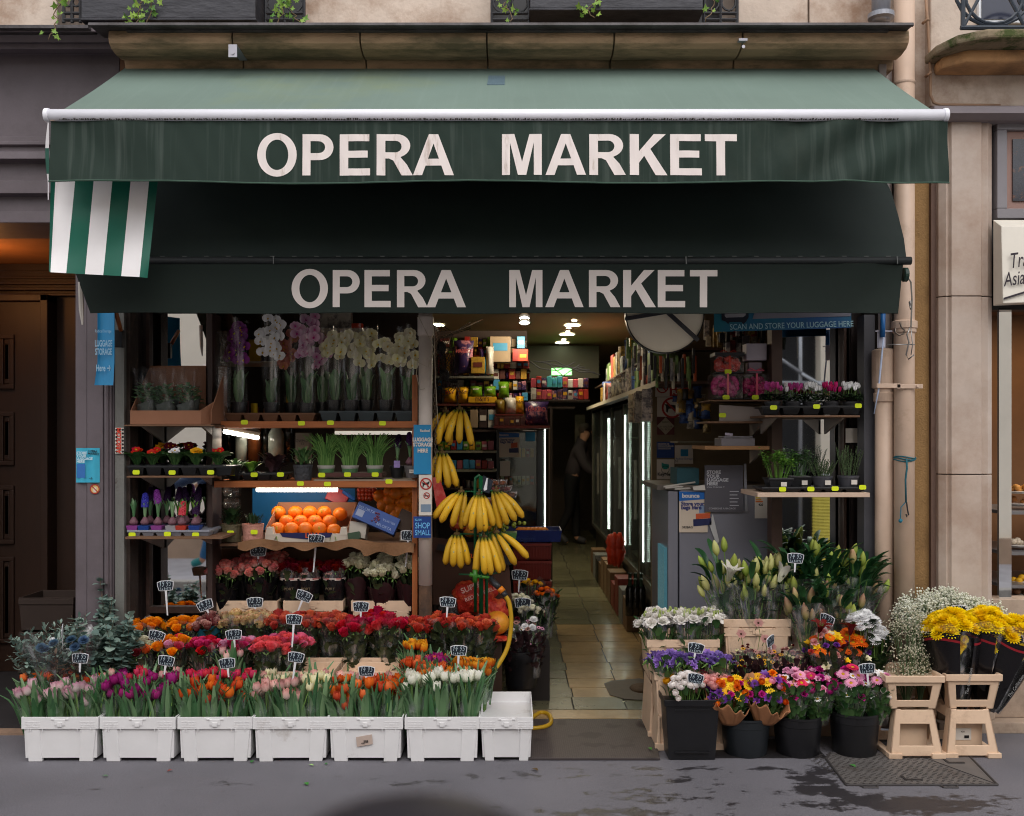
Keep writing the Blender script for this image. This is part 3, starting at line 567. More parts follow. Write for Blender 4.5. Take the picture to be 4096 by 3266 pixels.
# ---- striped cloth
st=thing('striped_cloth','green and white striped cloth flap hanging under the left end of the awning','cloth',(X(400,4.56),4.56,2.6))
bt=[203,223,303,377,452,525,599,634];bb=[196,202,265,340,413,485,558,590]
gm=M('stripe_green',lin((14,96,78)),.45,.08,5);wm_=M('stripe_white',lin((246,243,244)),.5,.04,5)
f=MB();YS=4.56
def clothfn(u,v):
 i=min(6,int(u*7));fr=u*7-i
 pt=bt[i]+(bt[i+1]-bt[i])*fr;pb=bb[i]+(bb[i+1]-bb[i])*fr
 py_t=700;py_b=1086+u*27
 px_=pt+(pb-pt)*v;py=py_t+(py_b-py_t)*v
 w_=YS+.012*sin(u*9+v*2.5)*v+.006*sin(v*9+u*3)+.1*u
 return P(px_,py,w_)
f.grid(clothfn,28,24,mi=lambda i,j:0 if(i//4)%2==0 else 1)
part('panel',f,[gm,wm_],st,smooth=True)
f=MB()
def side(u,v):
 w_=4.56+.3*u;px=196-10*sin(pi*min(1,v*1.3))*u-5*u
 return P(px,490+(800-490)*v,w_)
f.grid(side,3,12,mi=lambda i,j:(0,1)[(j//4)%2==1]);part('side_panel',f,[wm_,gm],st,smooth=True)
# ---- lower canopy
lo_=thing('awning','dark green drop canopy with shaded OPERA MARKET valance over the shop window','awning',(0,5.2,2.9))
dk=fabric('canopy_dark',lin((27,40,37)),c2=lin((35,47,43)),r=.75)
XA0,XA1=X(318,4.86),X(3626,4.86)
prof=[(5.44,3.12),(5.30,3.06),(5.17,2.955),(5.06,2.84),(4.97,2.70),(4.90,2.575),(4.868,2.47)]
def lowfn(u,v):
 k=v*(len(prof)-1);i=min(len(prof)-2,int(k));t=k-i
 y=prof[i][0]+(prof[i+1][0]-prof[i][0])*t;z=prof[i][1]+(prof[i+1][1]-prof[i][1])*t
 w_=.006*sin(u*31+v*5)*v+.004*sin(u*67-v*9);return(XA0+(XA1-XA0)*u,y+w_,z+w_*.5)
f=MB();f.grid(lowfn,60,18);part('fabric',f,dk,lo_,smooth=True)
for xx in(XA0+.001,XA1-.001):
 f=MB();f.prismx([(y,z)for y,z in prof]+[(5.44,2.50)],xx-.004,xx+.004);part('side_panel',f,dk,lo_)
f=MB();zb=Z(1043,4.85)
f.tube([(XA0-.0,4.858,zb),(XA1+.02,4.858,zb)],.02,12);part('front_bar',f,M('bar_dark',lin((24,28,28)),.5,.1),lo_,smooth=True)
f=MB()
for px in(1092,2744,3590):f.tube([(X(px,4.83),4.836,zb+.018),(X(px,4.83)+.002,4.834,zb-.02)],.0022,5)
for k in range(34):f.box(X(640+k*88,4.85),X(640+k*88,4.85)+.022,4.848,4.852,zb+.0195,zb+.022)
part('lacing',f,M('lace',lin((120,122,120)),.6,.1),lo_)
LT,LB=zb-.015,Z(1252,4.85)
def lwave(x,z):
 t=(LT-z)/(LT-LB);e=.012*sin(x*13-z*16)*max(0,1-abs(x-1.75)/.3)+.003*sin(x*5)*t
 return 4.85-e
XW0,XW1=X(362,4.85),X(3590,4.85)
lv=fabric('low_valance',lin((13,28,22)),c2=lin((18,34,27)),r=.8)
def lvf(u,v):
 sl=.09*(1-v);x=(XW0-sl)+(XW1+.03*(1-v)-XW0+sl)*u;z=LT+(LB-LT)*v+.003*sin(u*23)*v
 return(x,lwave(x,z),z)
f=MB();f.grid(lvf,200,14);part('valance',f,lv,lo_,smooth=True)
f=MB();f.tube([(XW0+(XW1-XW0)*u,4.848,LB+.003*sin(u*23))for u in[i/50 for i in range(51)]],.003,6);part('hem',f,lv,lo_)
glet=M('letter_grey',lin((202,193,188)),.75,.04,5)
for ch,a,b_ in zip('OPERAMARKET',(1165,1330,1457,1587,1705,2037,2181,2356,2493,2632,2761),(1311,1438,1562,1710,1862,2170,2333,2482,2622,2742,2871)):
 letter(ch,X(a,4.84),X(b_,4.84),Z(1229+(4 if a<1900 else 2)*0,4.84),Z(1080,4.84),lambda x,z:lwave(x,z)-.0025,glet,lo_)
# roller end and hanging cord at the right
f=MB();c=P(3612,1100,4.87);f.tube([c,c+Vector((.02,0,0))],.035,16);f.tube([c+Vector((.02,0,0)),c+Vector((.026,0,0))],.012,12)
part('roller_end',f,M('rollgreen',lin((30,56,48)),.4,.1),lo_,smooth=False,bev=.003)
f=MB();f.tube([P(3625,1102,4.85),P(3644,1130,4.86),P(3648,1200,4.87),P(3644,1310,4.88)],.004,5);part('pull_strap',f,M('strap',lin((120,118,112)),.7,.1),lo_)
f=MB();f.tube([P(322,1130,4.86),P(326,1240,4.86),P(330,1300,4.86)],[.012,.012,.004],6);part('pull_strap',f,M('strapw',lin((190,184,176)),.7,.1),lo_)
# ---- ivy tendrils hanging from the window boxes
ivy=leafm('ivy_leaf',lin((70,120,40)),lin((150,180,80)))
stemm=M('tendril',lin((110,92,70)),.8,.2)
def ivyvine(px,py,Y,ln,nleaf,label,sw=.05):
 t=thing('ivy',label,'plant',P(px,py,Y));f=MB();g=MB();p=P(px,py,Y);pts=[p]
 for k in range(8):pts.append(pts[-1]+Vector((R.uniform(-sw,sw)*.6,R.uniform(-.01,.01),-ln/8)))
 f.tube(pts,.003,5)
 for k in range(nleaf):
  q=pts[R.randrange(0,8)]+Vector((R.uniform(-.05,.05),R.uniform(-.03,.01),R.uniform(-.02,.04)));s=R.uniform(.012,.026);a=R.uniform(-1,1);tt=R.random()
  sh=[(0,-.2),(.5,-.5),(.45,0),(1.0,.3),(.4,.5),(0,1.3),(-.4,.5),(-1,.3),(-.45,0),(-.5,-.5)]
  m4=Matrix.Translation(q)@Euler((pi/2+R.uniform(-.7,.7),R.uniform(-.6,.6),a+pi)).to_matrix().to_4x4()
  g.add([m4@Vector((x*s,y*s,.25*s*abs(x)))for x,y in sh],[tuple(range(10))],0,tt)
 part('stem',f,stemm,t,smooth=True);part('leaves',g,ivy,t)
ivyvine(225,0,5.15,.22,14,'thin ivy vine trailing over the mauve cornice at the far left');ivyvine(560,-20,5.17,.19,22,'leafy creeper hanging over the front of the left slate box')
ivyvine(610,-20,5.16,.2,14,'second reddening creeper hanging over the left slate box');ivyvine(1100,-20,5.15,.16,20,'ivy sprig on the railing right of the left slate box');ivyvine(1160,0,5.2,.12,10,'small ivy shoot beside the peach wall block');ivyvine(2010,-10,5.15,.14,14,'ivy sprig on the railing left of the right slate box');ivyvine(2380,-20,5.17,.12,12,'ivy leaves hanging over the right slate box');ivyvine(2840,-20,5.15,.15,4,'bare brown twig hanging right of the right slate box')
# ---- pipes on the right
def pipe(px,Y,y0,y1,r,joints,label,mat=cream,base=0):
 t=thing('downpipe',label,'pipe',(X(px,Y),Y,base));f=MB();x=X(px,Y)
 f.tube([(x,Y,Z(y1,Y)if y1 else 0),(x,Y,Z(y0,Y))],r,24);part('tube',f,mat,t,smooth=True,bev=0)
 for py,rr,h in joints:
  g=MB();z=Z(py,Y);g.lathe([(r,-h),(r+rr,-h+.008),(r+rr,h-.008),(r,h)],(x,Y,z),24);part('collar',g,mat,t,smooth=False)
 return t
pipe(3617,5.42,-200,None,.054,[(335,.004,.012),(1302,.014,.026),(1322,.008,.02)],'tall cream cast iron downpipe beside the ochre wall')
pipe(3537,5.5,1405,None,.05,[(1412,.012,.02),(1478,.016,.11),(1590,.008,.03)],'short cream downpipe with thick sockets beside the shop frame')
pipe(3540,5.52,240,1400,.036,[],'narrow white pipe coming down behind the green canopy',M('pvc_white',lin((196,188,186)),.5,.1,8,c2=lin((150,120,110)),thr=(.6,.8)))
pipe(3524,5.3,-200,88,.048,[(66,.02,.02)],'grey zinc rainwater pipe above the stone cornice',M('zincpipe',lin((150,152,160)),.4,.12,6,metal=.4))
f=MB()
for px0_,px1_,py in((3495,3590,1545),(3575,3672,1547),(3668,3678,1547)):f.box(X(px0_,5.4),X(px1_,5.4),5.355,5.36,Z(py+9,5.38),Z(py-9,5.38))
f.tube([(X(3670,5.35),5.352,Z(1547,5.38)),(X(3670,5.35),5.345,Z(1547,5.38))],.008,8)
solo('pipe_clamp',f,cream,'cream painted metal strap clamping both downpipes together','clamp',bev=.002)
f=MB();f.tube([P(3700,-50,5.42),P(3712,110,5.42),P(3722,300,5.42),P(3722,380,5.42),P(3735,412,5.42),P(3760,420,5.42),P(4000,422,5.42)],.008,8)
for px,py in((3702,85),(3714,298)):f.tube([P(px-12,py+10,5.42),P(px+12,py-8,5.38)],.008,6)
solo('cable_conduit',f,M('conduit',lin((150,120,96)),.7,.2),'thin rusty conduit running down the wall to the grey lintel','conduit',smooth=True)
# cord with hook, S-hooks and straps
f=MB()
for k in range(3):f.tube([(X(3617,5.42)+.058*cos(q),5.42+.058*sin(q),Z(1830+6*k,5.4)+.006*sin(q*2+k))for q in[pi+j*pi/10 for j in range(11)]],.0035,5)
f.tube([P(3625,1835,5.35),P(3628,1870,5.34),P(3622,1920,5.34),P(3624,2010,5.34)],.005,6)
t=solo('cord',f,M('teal_cord',lin((40,96,108)),.9,.2,60),'teal and grey cord tied round the tall downpipe with a hook','cord',smooth=True)
g=MB();g.tube([P(3626,2010,5.34),P(3630,2040,5.34),P(3634,2060,5.34),P(3627,2068,5.34),P(3624,2058,5.34)],.004,6);part('hook',g,black_iron,t)
g=MB();g.tube([P(3622,2010,5.34),P(3604,2030,5.34),P(3602,2080,5.34)],.003,5);g.ball(P(3602,2084,5.34),.012,6);part('tail',g,M('teal2',lin((40,110,130)),.9,.2),t)
f=MB();s_=[(3600,1290),(3606,1310),(3618,1322),(3614,1336),(3596,1342),(3580,1330),(3582,1312)]
f.tube([P(a,b_,5.33)for a,b_ in s_],.005,6)
solo('s_hook',f,M('hook_steel',lin((110,100,92)),.35,.1,metal=.8),'bent steel S hook hanging on the tall downpipe collar','hook',smooth=True)
f=MB();f.hexa([(*P(3640,1240,5.33),),(*P(3650,1240,5.33),),(*P(3650,1240,5.332),),(*P(3640,1240,5.332),),(*P(3634,1210,5.3),),(*P(3644,1200,5.3),),(*P(3644,1200,5.302),),(*P(3634,1210,5.302),)])
f.tube([P(3640,1310,5.33),P(3628,1340,5.33),P(3636,1370,5.33),P(3624,1420,5.33),P(3634,1438,5.33),P(3656,1420,5.33)],.004,6);f.tube([P(3644,1315,5.33),P(3650,1380,5.33),P(3644,1420,5.33)],.003,5)
f.box(X(3546,5.33),X(3660,5.33),5.33,5.334,Z(1381,5.33),Z(1377,5.33))
solo('carabiner_chain',f,M('hook_steel2',lin((150,148,146)),.3,.1,metal=.7),'carabiner and twisted chain with white cable tie on the downpipe','chain',smooth=True)
f=MB();f.box(X(3510,5.4),X(3542,5.4),5.40,5.405,Z(1392,5.4),Z(1320,5.4));f.box(X(3514,5.4),X(3538,5.4),5.395,5.4,Z(1388,5.4),Z(1324,5.4));f.box(X(3500,5.4),X(3568,5.4),5.392,5.395,Z(1328,5.4),Z(1324,5.4))
t=solo('mounting_plate',f,M('plate_white',lin((190,190,205)),.4,.1),'white metal plate with a blue flag pole strapped to the pipe','plate',bev=.001)
g=MB();g.tube([P(3532,1245,5.38),P(3530,1350,5.38)],.014,8);part('pole',g,M('blue_pole',lin((24,90,150)),.4,.1),t,smooth=True)
g=MB();g.tube([P(3534,1350,5.37),P(3524,1450,5.37),P(3514,1560,5.37),P(3496,1656,5.37)],[.004,.006,.005,.003],5);part('ribbon',g,M('pale_blue',lin((170,184,210)),.5,.1),t,smooth=True)
# ==== SHOP INTERIOR SHELL
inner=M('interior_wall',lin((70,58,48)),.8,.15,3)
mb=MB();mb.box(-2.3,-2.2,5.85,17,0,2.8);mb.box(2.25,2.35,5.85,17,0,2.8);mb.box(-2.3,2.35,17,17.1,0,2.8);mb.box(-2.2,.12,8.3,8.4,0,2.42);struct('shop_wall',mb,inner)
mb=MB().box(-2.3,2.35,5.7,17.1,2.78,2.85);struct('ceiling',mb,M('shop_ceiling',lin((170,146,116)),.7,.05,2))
floorm=[M('tile_beige',lin((172,144,102)),.22,.12,4,c2=lin((140,116,82)),bump=.03,bsc=20),M('tile_green',lin((106,102,76)),.25,.12,4,c2=lin((86,82,62)),bump=.03,bsc=20),M('grout',lin((46,42,36)),.8,.1)]
mb=MB().box(-2.2,2.25,5.66,17,-.05,.006,2)
mb.box(X(2115,5.7),X(2640,5.7),5.605,5.787,-.05,.012,0)
rows=[5.79,6.06];y=6.06
while y<16.8:y+=.235;rows.append(y)
cols_=[-.26,.05,.36,.67,.98,1.29]
for i in range(len(rows)-1):
 for j in range(len(cols_)-1):
  y0,y1=rows[i]+.003,rows[i+1]-.003
  beige=(y0<8.4 and j>=2 and i>0)
  dx=.012 if(i%3==1)else 0
  mb.box(cols_[j]+.004+dx,cols_[j+1]-.004+dx,y0,y1,-.02,.012+.001*((i*7+j)%3),0 if beige else 1)
struct('shop_floor',mb,floorm)
mb=MB();mb.grid(lambda u,v:(X(2410,6.1)+.32*u+.03*sin(v*9),5.98+.42*v+.03*sin(u*8),.0155),4,4);f=mb
# brown stain where the tile is broken
poly=[(X(2418,6.35),6.38),(X(2450,6.4),6.46),(X(2560,6.5),6.52),(X(2650,6.4),6.4),(X(2660,6.0),6.1),(X(2590,6.0),5.98),(X(2500,6.0),6.0),(X(2440,6.1),6.1),(X(2430,6.2),6.25)]
mb=MB().prismz(poly,.0155,.017);struct('floor_patch',mb,M('stain',lin((60,48,40)),.6,.2,20))
# lights in the ceiling: discs, each with a lamp
lampw=M('lamp_on',(.9,.9,.8),.4,0,emit=(.86,1.0,.74),es=9)
lampw2=M('spot_on',(.9,.9,.8),.4,0,emit=(1,.95,.8),es=14)
cl=[]
lamp_k=0
for k,(px,py,big)in enumerate(((1745,1300,1),(2289,1300,1),(2268,1337,1),(2249,1370,1),(2237,1399,1),(2223,1422,1),(2275,1311,0),(2271,1327,0),(2255,1358,0),(2297,1281,0))):
 zc=2.775;Y=(zc-CZ)*FL/(HY-py);x=X(px,Y);r=.082 if big else .024
 t=thing('ceiling_light',('large round greenish white' if big else 'small warm')+' ceiling light, %s of its row counted from the street'%ORD[k if k<6 else k-6],'ceiling light',(x,Y,zc),0,'round ceiling lights in the shop')
 f=MB();f.lathe([(r,0),(r+.015,-.008),(r+.015,.0)],(x,Y,zc),20);part('rim',f,M('lamp_rim',lin((150,140,120)),.4,.1),t)
 f=MB();f.lathe([(0,-.012),(r,-.009),(r,-.002)],(x,Y,zc),20);part('diffuser',f,lampw if big else lampw2,t)
 if big and k in(0,1,2):
  pl=bpy.data.lights.new('ceiling_lamp','AREA');pl.shape='DISK';pl.size=.15;pl.energy=16;pl.color=(1,.86,.62);o=bpy.data.objects.new('ceiling_lamp',pl);col.objects.link(o);o.location=(x,Y,zc-.03)
t=thing('spotlight','pair of small bright spotlights on the ceiling near the entrance','spotlight',P(2098,1275,7.5))
for py in(1262,1280):
 f=MB();c=P(2098,py,7.5);f.tube([c+Vector((0,0,.02)),c+Vector((.0,-.02,-.02))],[.018,.045],14);part('lamp_head',f,M('chrome',lin((190,190,190)),.2,0,metal=.9),t,smooth=True)
 if py>1270:l=bpy.data.lights.new('spot_lamp','POINT');l.energy=9;l.color=(1,.84,.6);l.shadow_soft_size=.05;o=bpy.data.objects.new('spot_lamp',l);col.objects.link(o);o.location=c+Vector((0,-.12,-.12))
 f=MB();f.ball(tuple(c+Vector((0,-.02,-.025))),.036,10,sq=(1,1,.4));part('bulb',f,lampw2,t)
# green exit lamp
f=MB();c=P(2246,1488,12.0);f.box(c.x-.12,c.x+.12,11.95,12,c.z-.04,c.z+.04);solo('exit_lamp',f,M('exit_green',(.2,.9,.2),.4,0,emit=(.25,1,.25),es=2.2),'small glowing green emergency lamp high at the back of the shop','lamp')
# ---- right hand fridges with LED strips
fr_dark=M('fridge_dark',lin((40,38,34)),.4,.1,4)
fr_alu=M('fridge_frame',lin((92,88,78)),.35,.1,10,metal=.6)
led=M('led_dot',(1,1,1),.4,0,emit=(.86,1,.86),es=12)
glass_d=film('fridge_glass',(.8,.86,.8),.08,.1,.05,(2,2,2))
XF=1.06
for k in range(5):
 y0=7.1+k*1.22
 t=thing('drinks_fridge','%s glass door fridge in the row along the right aisle'%['nearest','second nearest','middle','fourth','farthest'][k],'fridge',(XF,y0,0),0,'glass door fridges on the right')
 f=MB();f.box(XF+.05,XF+.75,y0,y0+1.2,0,.42);f.box(XF+.7,XF+.75,y0,y0+1.2,.42,2.0);f.box(XF,XF+.75,y0,y0+1.2,1.91,1.94);f.box(XF+.01,XF+.7,y0,y0+.02,.42,1.95)
 part('body',f,fr_dark,t)
 f=MB();f.box(XF,XF+.03,y0,y0+.045,.42,1.95);f.box(XF,XF+.03,y0+1.16,y0+1.25,.42,1.95);f.box(XF,XF+.03,y0+.045,y0+1.16,.42,.46);f.box(XF,XF+.03,y0+.045,y0+1.16,1.91,1.95)
 f.box(XF-.03,XF-.005,y0+.09,y0+.11,.9,1.4);part('door_frame',f,fr_alu,t)
 f=MB();f.box(XF+.012,XF+.018,y0+.045,y0+1.16,.46,1.91);part('pane',f,glass_d,t)
 for s in range(4):
  zz=.5+s*.36;f=MB();f.box(XF+.08,XF+.68,y0+.04,y0+1.17,zz,zz+.015);part('shelf',f,fr_alu,t)
 if k<3:
  f=MB()
  for i in range(70):f.ball((XF-.008,(7.98,9.25,10.85)[k],.6+i*.0173),.0055,6)
  part('led_strip',f,led,t)
# bottles on the shelves: seen dimly through the pane
 for s in range(4):
  zz=.515+s*.36
  f=MB()
  for i in range(8):
   f.lathe([(.0,0),(.038,.0),(.038,.17),(.014,.23),(.014,.27),(0,.27)],(XF+.16,y0+.13+i*.105,zz),8)
  part('bottles',f,[M('btl_a',lin((60,110,60)),.2,.3,9),M('btl_b',lin((130,60,40)),.2,.3,9),M('btl_c',lin((190,180,150)),.3,.3,9),M('btl_d',lin((60,80,130)),.2,.3,9)][(s+k)%4],t,smooth=True)
# shelf above the fridges with paper goods, plastic strips of sachets hanging
sh=thing('wall_shelf','long two tier shelf of household goods above the right hand fridges','shelf',(XF,7,2.1))
f=MB();f.box(XF-.12,XF+.7,6.5,12.5,1.945,1.96);f.box(XF-.02,XF+.7,6.9,12.5,2.2,2.212);part('board',f,M('shelf_board',lin((92,70,56)),.6,.15,6),sh)
f=MB();f.box(XF-.125,XF-.12,6.5,12.5,1.93,1.965);part('price_rail',f,M('rail',lin((170,160,140)),.5,.1,40),sh)
pcols=[(206,196,170),(180,176,168),(60,96,160),(190,150,60),(170,60,50),(120,150,80),(210,200,190),(150,110,150)]
pm=[M('goods%d'%i,lin(c),.45,.25,18,c2=lin((int(c[0]*.55),int(c[1]*.55),int(c[2]*.6))),thr=(.45,.55))for i,c in enumerate(pcols)]
cname=['cream','pale grey','blue','mustard','red','green','white','lilac']
def pack(x,y,z,w_,d,h,ci,label,group,kind='box',rz=0):
 """one shop product: box, bag or bottle"""
 m=pm[ci]if isinstance(ci,int)else ci;f=MB()
 if kind=='bag':
  f.grid(lambda u,v:((u-.5)*w_*(1-.12*sin(pi*v)),-d*.5*(sin(pi*u)**.5 if 0<u<1 else 0)*(sin(pi*v)**.5 if 0<v<1 else 0)+.003*sin(v*20+u*9),v*h),6,7)
  f.grid(lambda u,v:((.5-u)*w_*(1-.12*sin(pi*v)),d*.5*(sin(pi*u)**.5 if 0<u<1 else 0)*(sin(pi*v)**.5 if 0<v<1 else 0),v*h),6,7)
 elif kind=='bottle':
  f.lathe([(0,0),(w_*.5,0),(w_*.5,h*.6),(w_*.18,h*.78),(w_*.17,h),(0,h)],(0,0,0),12)
 elif kind=='roll':
  for q in range(2):f.tube([(0,0,q*h*.5+.003),(0,0,q*h*.5+h*.5-.003)],w_*.5,14)
 else:f.box(-w_/2,w_/2,-d/2,d/2,0,h)
 o=tag(part({'box':'product_box','bag':'product_bag','bottle':'bottle','roll':'paper_roll_pack'}[kind],f,m,None,True,kind in('bag','bottle'),.003 if kind=='box' else 0),label,{'box':'box','bag':'bag','bottle':'bottle','roll':'paper rolls'}[kind],group)
 o.location=(x,y,z);o.rotation_euler=(0,0,rz);return o
for tier,zz in enumerate((1.962,2.214)):
 y=6.8+tier*.15;k=0
 while y<12.2 and k<20:
  w_=R.uniform(.13,.28);h=R.uniform(.13,.225)if tier==0 else R.uniform(.14,.3);ci=R.choice([0,0,6,6,1,2,3,5,0,4])
  pack(XF+(-.02 if tier==0 else .07),y+w_/2,zz,.16,w_-.01,h,ci,'%s packet, %s from the street on the %s shelf above the fridges'%(cname[ci],ORD[k],['lower','upper'][tier]),'goods above the fridges',R.choice(['box','box','roll','bag']),0)
  y+=w_+.01;k+=1
for k in range(14):
 f=MB();y=6.72+k*.07;x=XF-.14+R.uniform(-.02,.02)
 for i in range(4):f.box(x-.03,x+.03,y,y+.004,1.92-.055*i-.05,1.92-.055*i)
 o=solo('hanging_sachets',f,pm[R.choice([0,0,6,3,1])],'strip of sachets, %s from the street, hanging below the right shelf'%ORD[k],'sachets','hanging sachet strips')
# ---- signs wall at the right, facing the street
W1=7.05
f=MB();f.box(X(2608,W1),X(2608,W1)+.9,W1,W1+.06,0,2.7);struct('partition',f,M('partition',lin((120,104,80)),.7,.1,4))
def sign(px0,py0,px1,py1,Y,base,label,kind='sign',name='wall_sign',th=.004,rot=0,grp=None):
 t=thing(name,label,kind,(X((px0+px1)/2,Y),Y,Z(py1,Y)),0,grp)
 f=MB();f.box(X(px0,Y),X(px1,Y),Y-th,Y,Z(py1,Y),Z(py0,Y));part('panel',f,base,t);return t
white_p=M('paper',lin((214,206,196)),.6,.04,10);red_p=M('sign_red',lin((170,44,36)),.5,.06,10);blk=M('ink',lin((24,24,28)),.6,0,5)
blue_p=M('sign_blue',lin((30,130,180)),.45,.06,8);navy=M('navy',lin((22,60,130)),.5,.06,8)
def put(t,Y,s,px,py,hpx,m,bold=0.,sx=1.,al='CENTER',rot=0,shear=0):
 return text(s,hpx*1.38*Y/FL,t,Vector((X(px,Y),Y-.0062,Z(py,Y))),m,(pi/2,rot,0),bold*Y/FL,shear,al,sx)
def flat(t,name,pts,Y,m,off=.005):
 f=MB();f.prism([(X(a,Y),Z(b_,Y))for a,b_ in pts],Y-off-.001,Y-off);return part(name,f,m,t)
def ringm(t,cx,cy,r,w_,Y,m,bar=True,name='ring'):
 f=MB();c=(X(cx,Y),Z(cy,Y));k=Y/FL;n=28
 vs=[];fs=[]
 for i in range(n):
  a=2*pi*i/n;vs+=[(c[0]+r*k*cos(a),Y-.0066,c[1]+r*k*sin(a)),(c[0]+(r-w_)*k*cos(a),Y-.0066,c[1]+(r-w_)*k*sin(a))]
 for i in range(n):j=(i+1)%n;fs.append((2*i,2*j,2*j+1,2*i+1))
 f.add(vs,fs)
 if bar:q=(r-w_)*k*.74;h=w_*k*.5*.7;f.add([(c[0]-q-h,Y-.0068,c[1]+q-h),(c[0]-q+h,Y-.0068,c[1]+q+h),(c[0]+q+h,Y-.0068,c[1]-q+h),(c[0]+q-h,Y-.0068,c[1]-q-h)],[(0,1,2,3)])
 return part(name,f,m,t)
Y=7.04
t=sign(2621,1514,2760,1588,Y,white_p,'red and white no smoking sign reading DEFENSE DE FUMER');flat(t,'red_field',[(2678,1517),(2758,1515),(2758,1584),(2678,1586)],Y,red_p)
for s,py in(('DEFENSE',1528),('DE',1549),('FUMER',1571)):put(t,Y,s,2719,py,15,white_p,1.2)
ringm(t,2649,1550,24,5,Y,red_p);flat(t,'cigarette',[(2634,1548),(2664,1548),(2664,1555),(2634,1555)],Y,blk)
t=sign(2628,1590,2720,1668,Y,white_p,'white notice with red ringed no dogs picture');ringm(t,2688,1632,42,8,Y,red_p);flat(t,'dog_silhouette',[(2664,1648),(2664,1626),(2656,1618),(2670,1618),(2700,1622),(2710,1608),(2716,1622),(2706,1634),(2704,1652),(2698,1652),(2696,1636),(2674,1636),(2670,1652)],Y,blk)
t=sign(2627,1669,2697,1740,Y,M('maroon',lin((92,44,44)),.6,.1),'maroon notice with a pale diamond in its centre');flat(t,'diamond',[(2627,1705),(2662,1670),(2697,1705),(2662,1740)],Y,M('beige_p',lin((160,150,130)),.6,.1));put(t,Y,'EUROS',2662,1690,7,blk);put(t,Y,'LA VALEUR',2662,1708,8,blk);put(t,Y,'DU BON',2662,1719,8,blk)
t=sign(2627,1768,2697,1832,Y,navy,'navy sticker reading HEUREUX DE VOUS ACCUEILLIR');
for s,py in(('HEUREUX DE',1777),('VOUS ACCUEILLIR',1786),('CHAQUE JOUR',1795)):put(t,Y,s,2630,py,7,white_p,.2,.8,'LEFT')
t=sign(2627,1838,2697,1918,Y,white_p,'white sticker with teal bird reading KeyNest');put(t,Y,'KeyNest',2661,1898,13,blk,.6)
flat(t,'bird',[(2646,1850),(2656,1856),(2674,1858),(2676,1868),(2668,1878),(2654,1878),(2646,1868)],Y,M('teal_ink',lin((30,140,130)),.5,.05));ringm(t,2661,1880,16,2,Y,blk,False,'nest')
t=sign(2699,1782,2772,1856,Y,white_p,'white luggage storage notice with a blue square logo');flat(t,'logo',[(2722,1798),(2752,1798),(2752,1826),(2722,1826)],Y,blue_p);put(t,Y,'Radical Storage',2736,1836,8,M('bluetxt',lin((40,80,160)),.5,.02));put(t,Y,'5€',2706,1846,9,blk)
# round badge at the bottom
t=sign(2632,1925,2696,1990,Y,M('badge',lin((170,130,100)),.6,.1),'round beige badge partly behind the grey fridge');ringm(t,2664,1957,30,4,Y,blk,False)
# ---- round convex board (back of a round sign) hanging by the entrance
t=thing('round_sign','large round cream sign with grey bracket arms hanging under the canopy','sign',P(2658,1258,5.35));c=P(2658,1258,5.35);r=158*5.35/FL
f=MB();f.lathe([(0,.012),(r-.006,.012)],(0,0,0),64);f.xf(Matrix.Translation(c)@Euler((radians(90),0,0)).to_matrix().to_4x4())
part('disc',f,M('disc_cream',lin((244,234,212)),.6,.03,5),t)
f=MB();f.lathe([(r-.006,-.02),(r,-.02),(r,.03),(0,.03)],(0,0,0),64);f.xf(Matrix.Translation(c)@Euler((radians(-90),0,0)).to_matrix().to_4x4());part('rim',f,M('rim_dark',lin((34,32,32)),.4,.1),t)
f=MB();yy=5.33
def bar2(f,a,b_,w_,Y):
 a=Vector((X(a[0],Y),Y,Z(a[1],Y)));b_=Vector((X(b_[0],Y),Y,Z(b_[1],Y)));d=(b_-a).normalized();n_=Vector((-d.z,0,d.x))*w_*Y/FL/2
 f.hexa([a-n_,b_-n_,b_-n_+Vector((0,.01,0)),a-n_+Vector((0,.01,0)),a+n_,b_+n_,b_+n_+Vector((0,.01,0)),a+n_+Vector((0,.01,0))])
bar2(f,(2500,1276),(2680,1246),16,yy-.02);bar2(f,(2660,1240),(2794,1362),17,yy-.035)
part('bracket',f,M('bracket_grey',lin((66,66,70)),.4,.1,metal=.4),t)
# ---- grey upright fridge beside the entrance (its side faces the street)
GY=6.0
t=thing('fridge','tall grey metal fridge seen from the side, with posters on it','fridge',(X(2880,GY),GY,0))
gx0,gx1,gt=X(2712,GY),X(3090,GY),Z(1962,GY)
greym=M('grey_metal',lin((122,122,132)),.38,.05,2,bump=.03,bsc=200)
f=MB();f.box(gx0+.008,gx1,GY,GY+.7,.1,gt);part('body',f,greym,t,bev=.006)
f=MB();f.box(X(2672,GY),gx0,GY,GY+.7,.1,gt-.005);part('door',f,greym,t,bev=.004)
f=MB();f.box(X(2660,GY),X(2671,GY),GY+.03,GY+.3,.35,gt-.35);part('door_glass',f,M('glass_teal_glow',lin((30,60,70)),.15,.4,14,emit=(.12,.32,.38),es=.22,stretch=(.1,.1,8)),t)  # blue light inside the fridge is put into the glass as a glow
f=MB();f.box(X(2630,GY),gx1,GY+.01,GY+.7,gt+.001,gt+.03);part('top_panel',f,M('top_panel',lin((96,88,80)),.6,.1),t)
Y=GY-.006
t=sign(2716,1967,2830,2130,Y,M('poster_beige',lin((206,190,172)),.5,.03),'beige and blue bounce poster saying Store your bags here');flat(t,'blue_header',[(2715,1967),(2824,1968),(2824,1997),(2716,2005)],Y,M('bounce_blue',lin((18,98,178)),.45,.03))
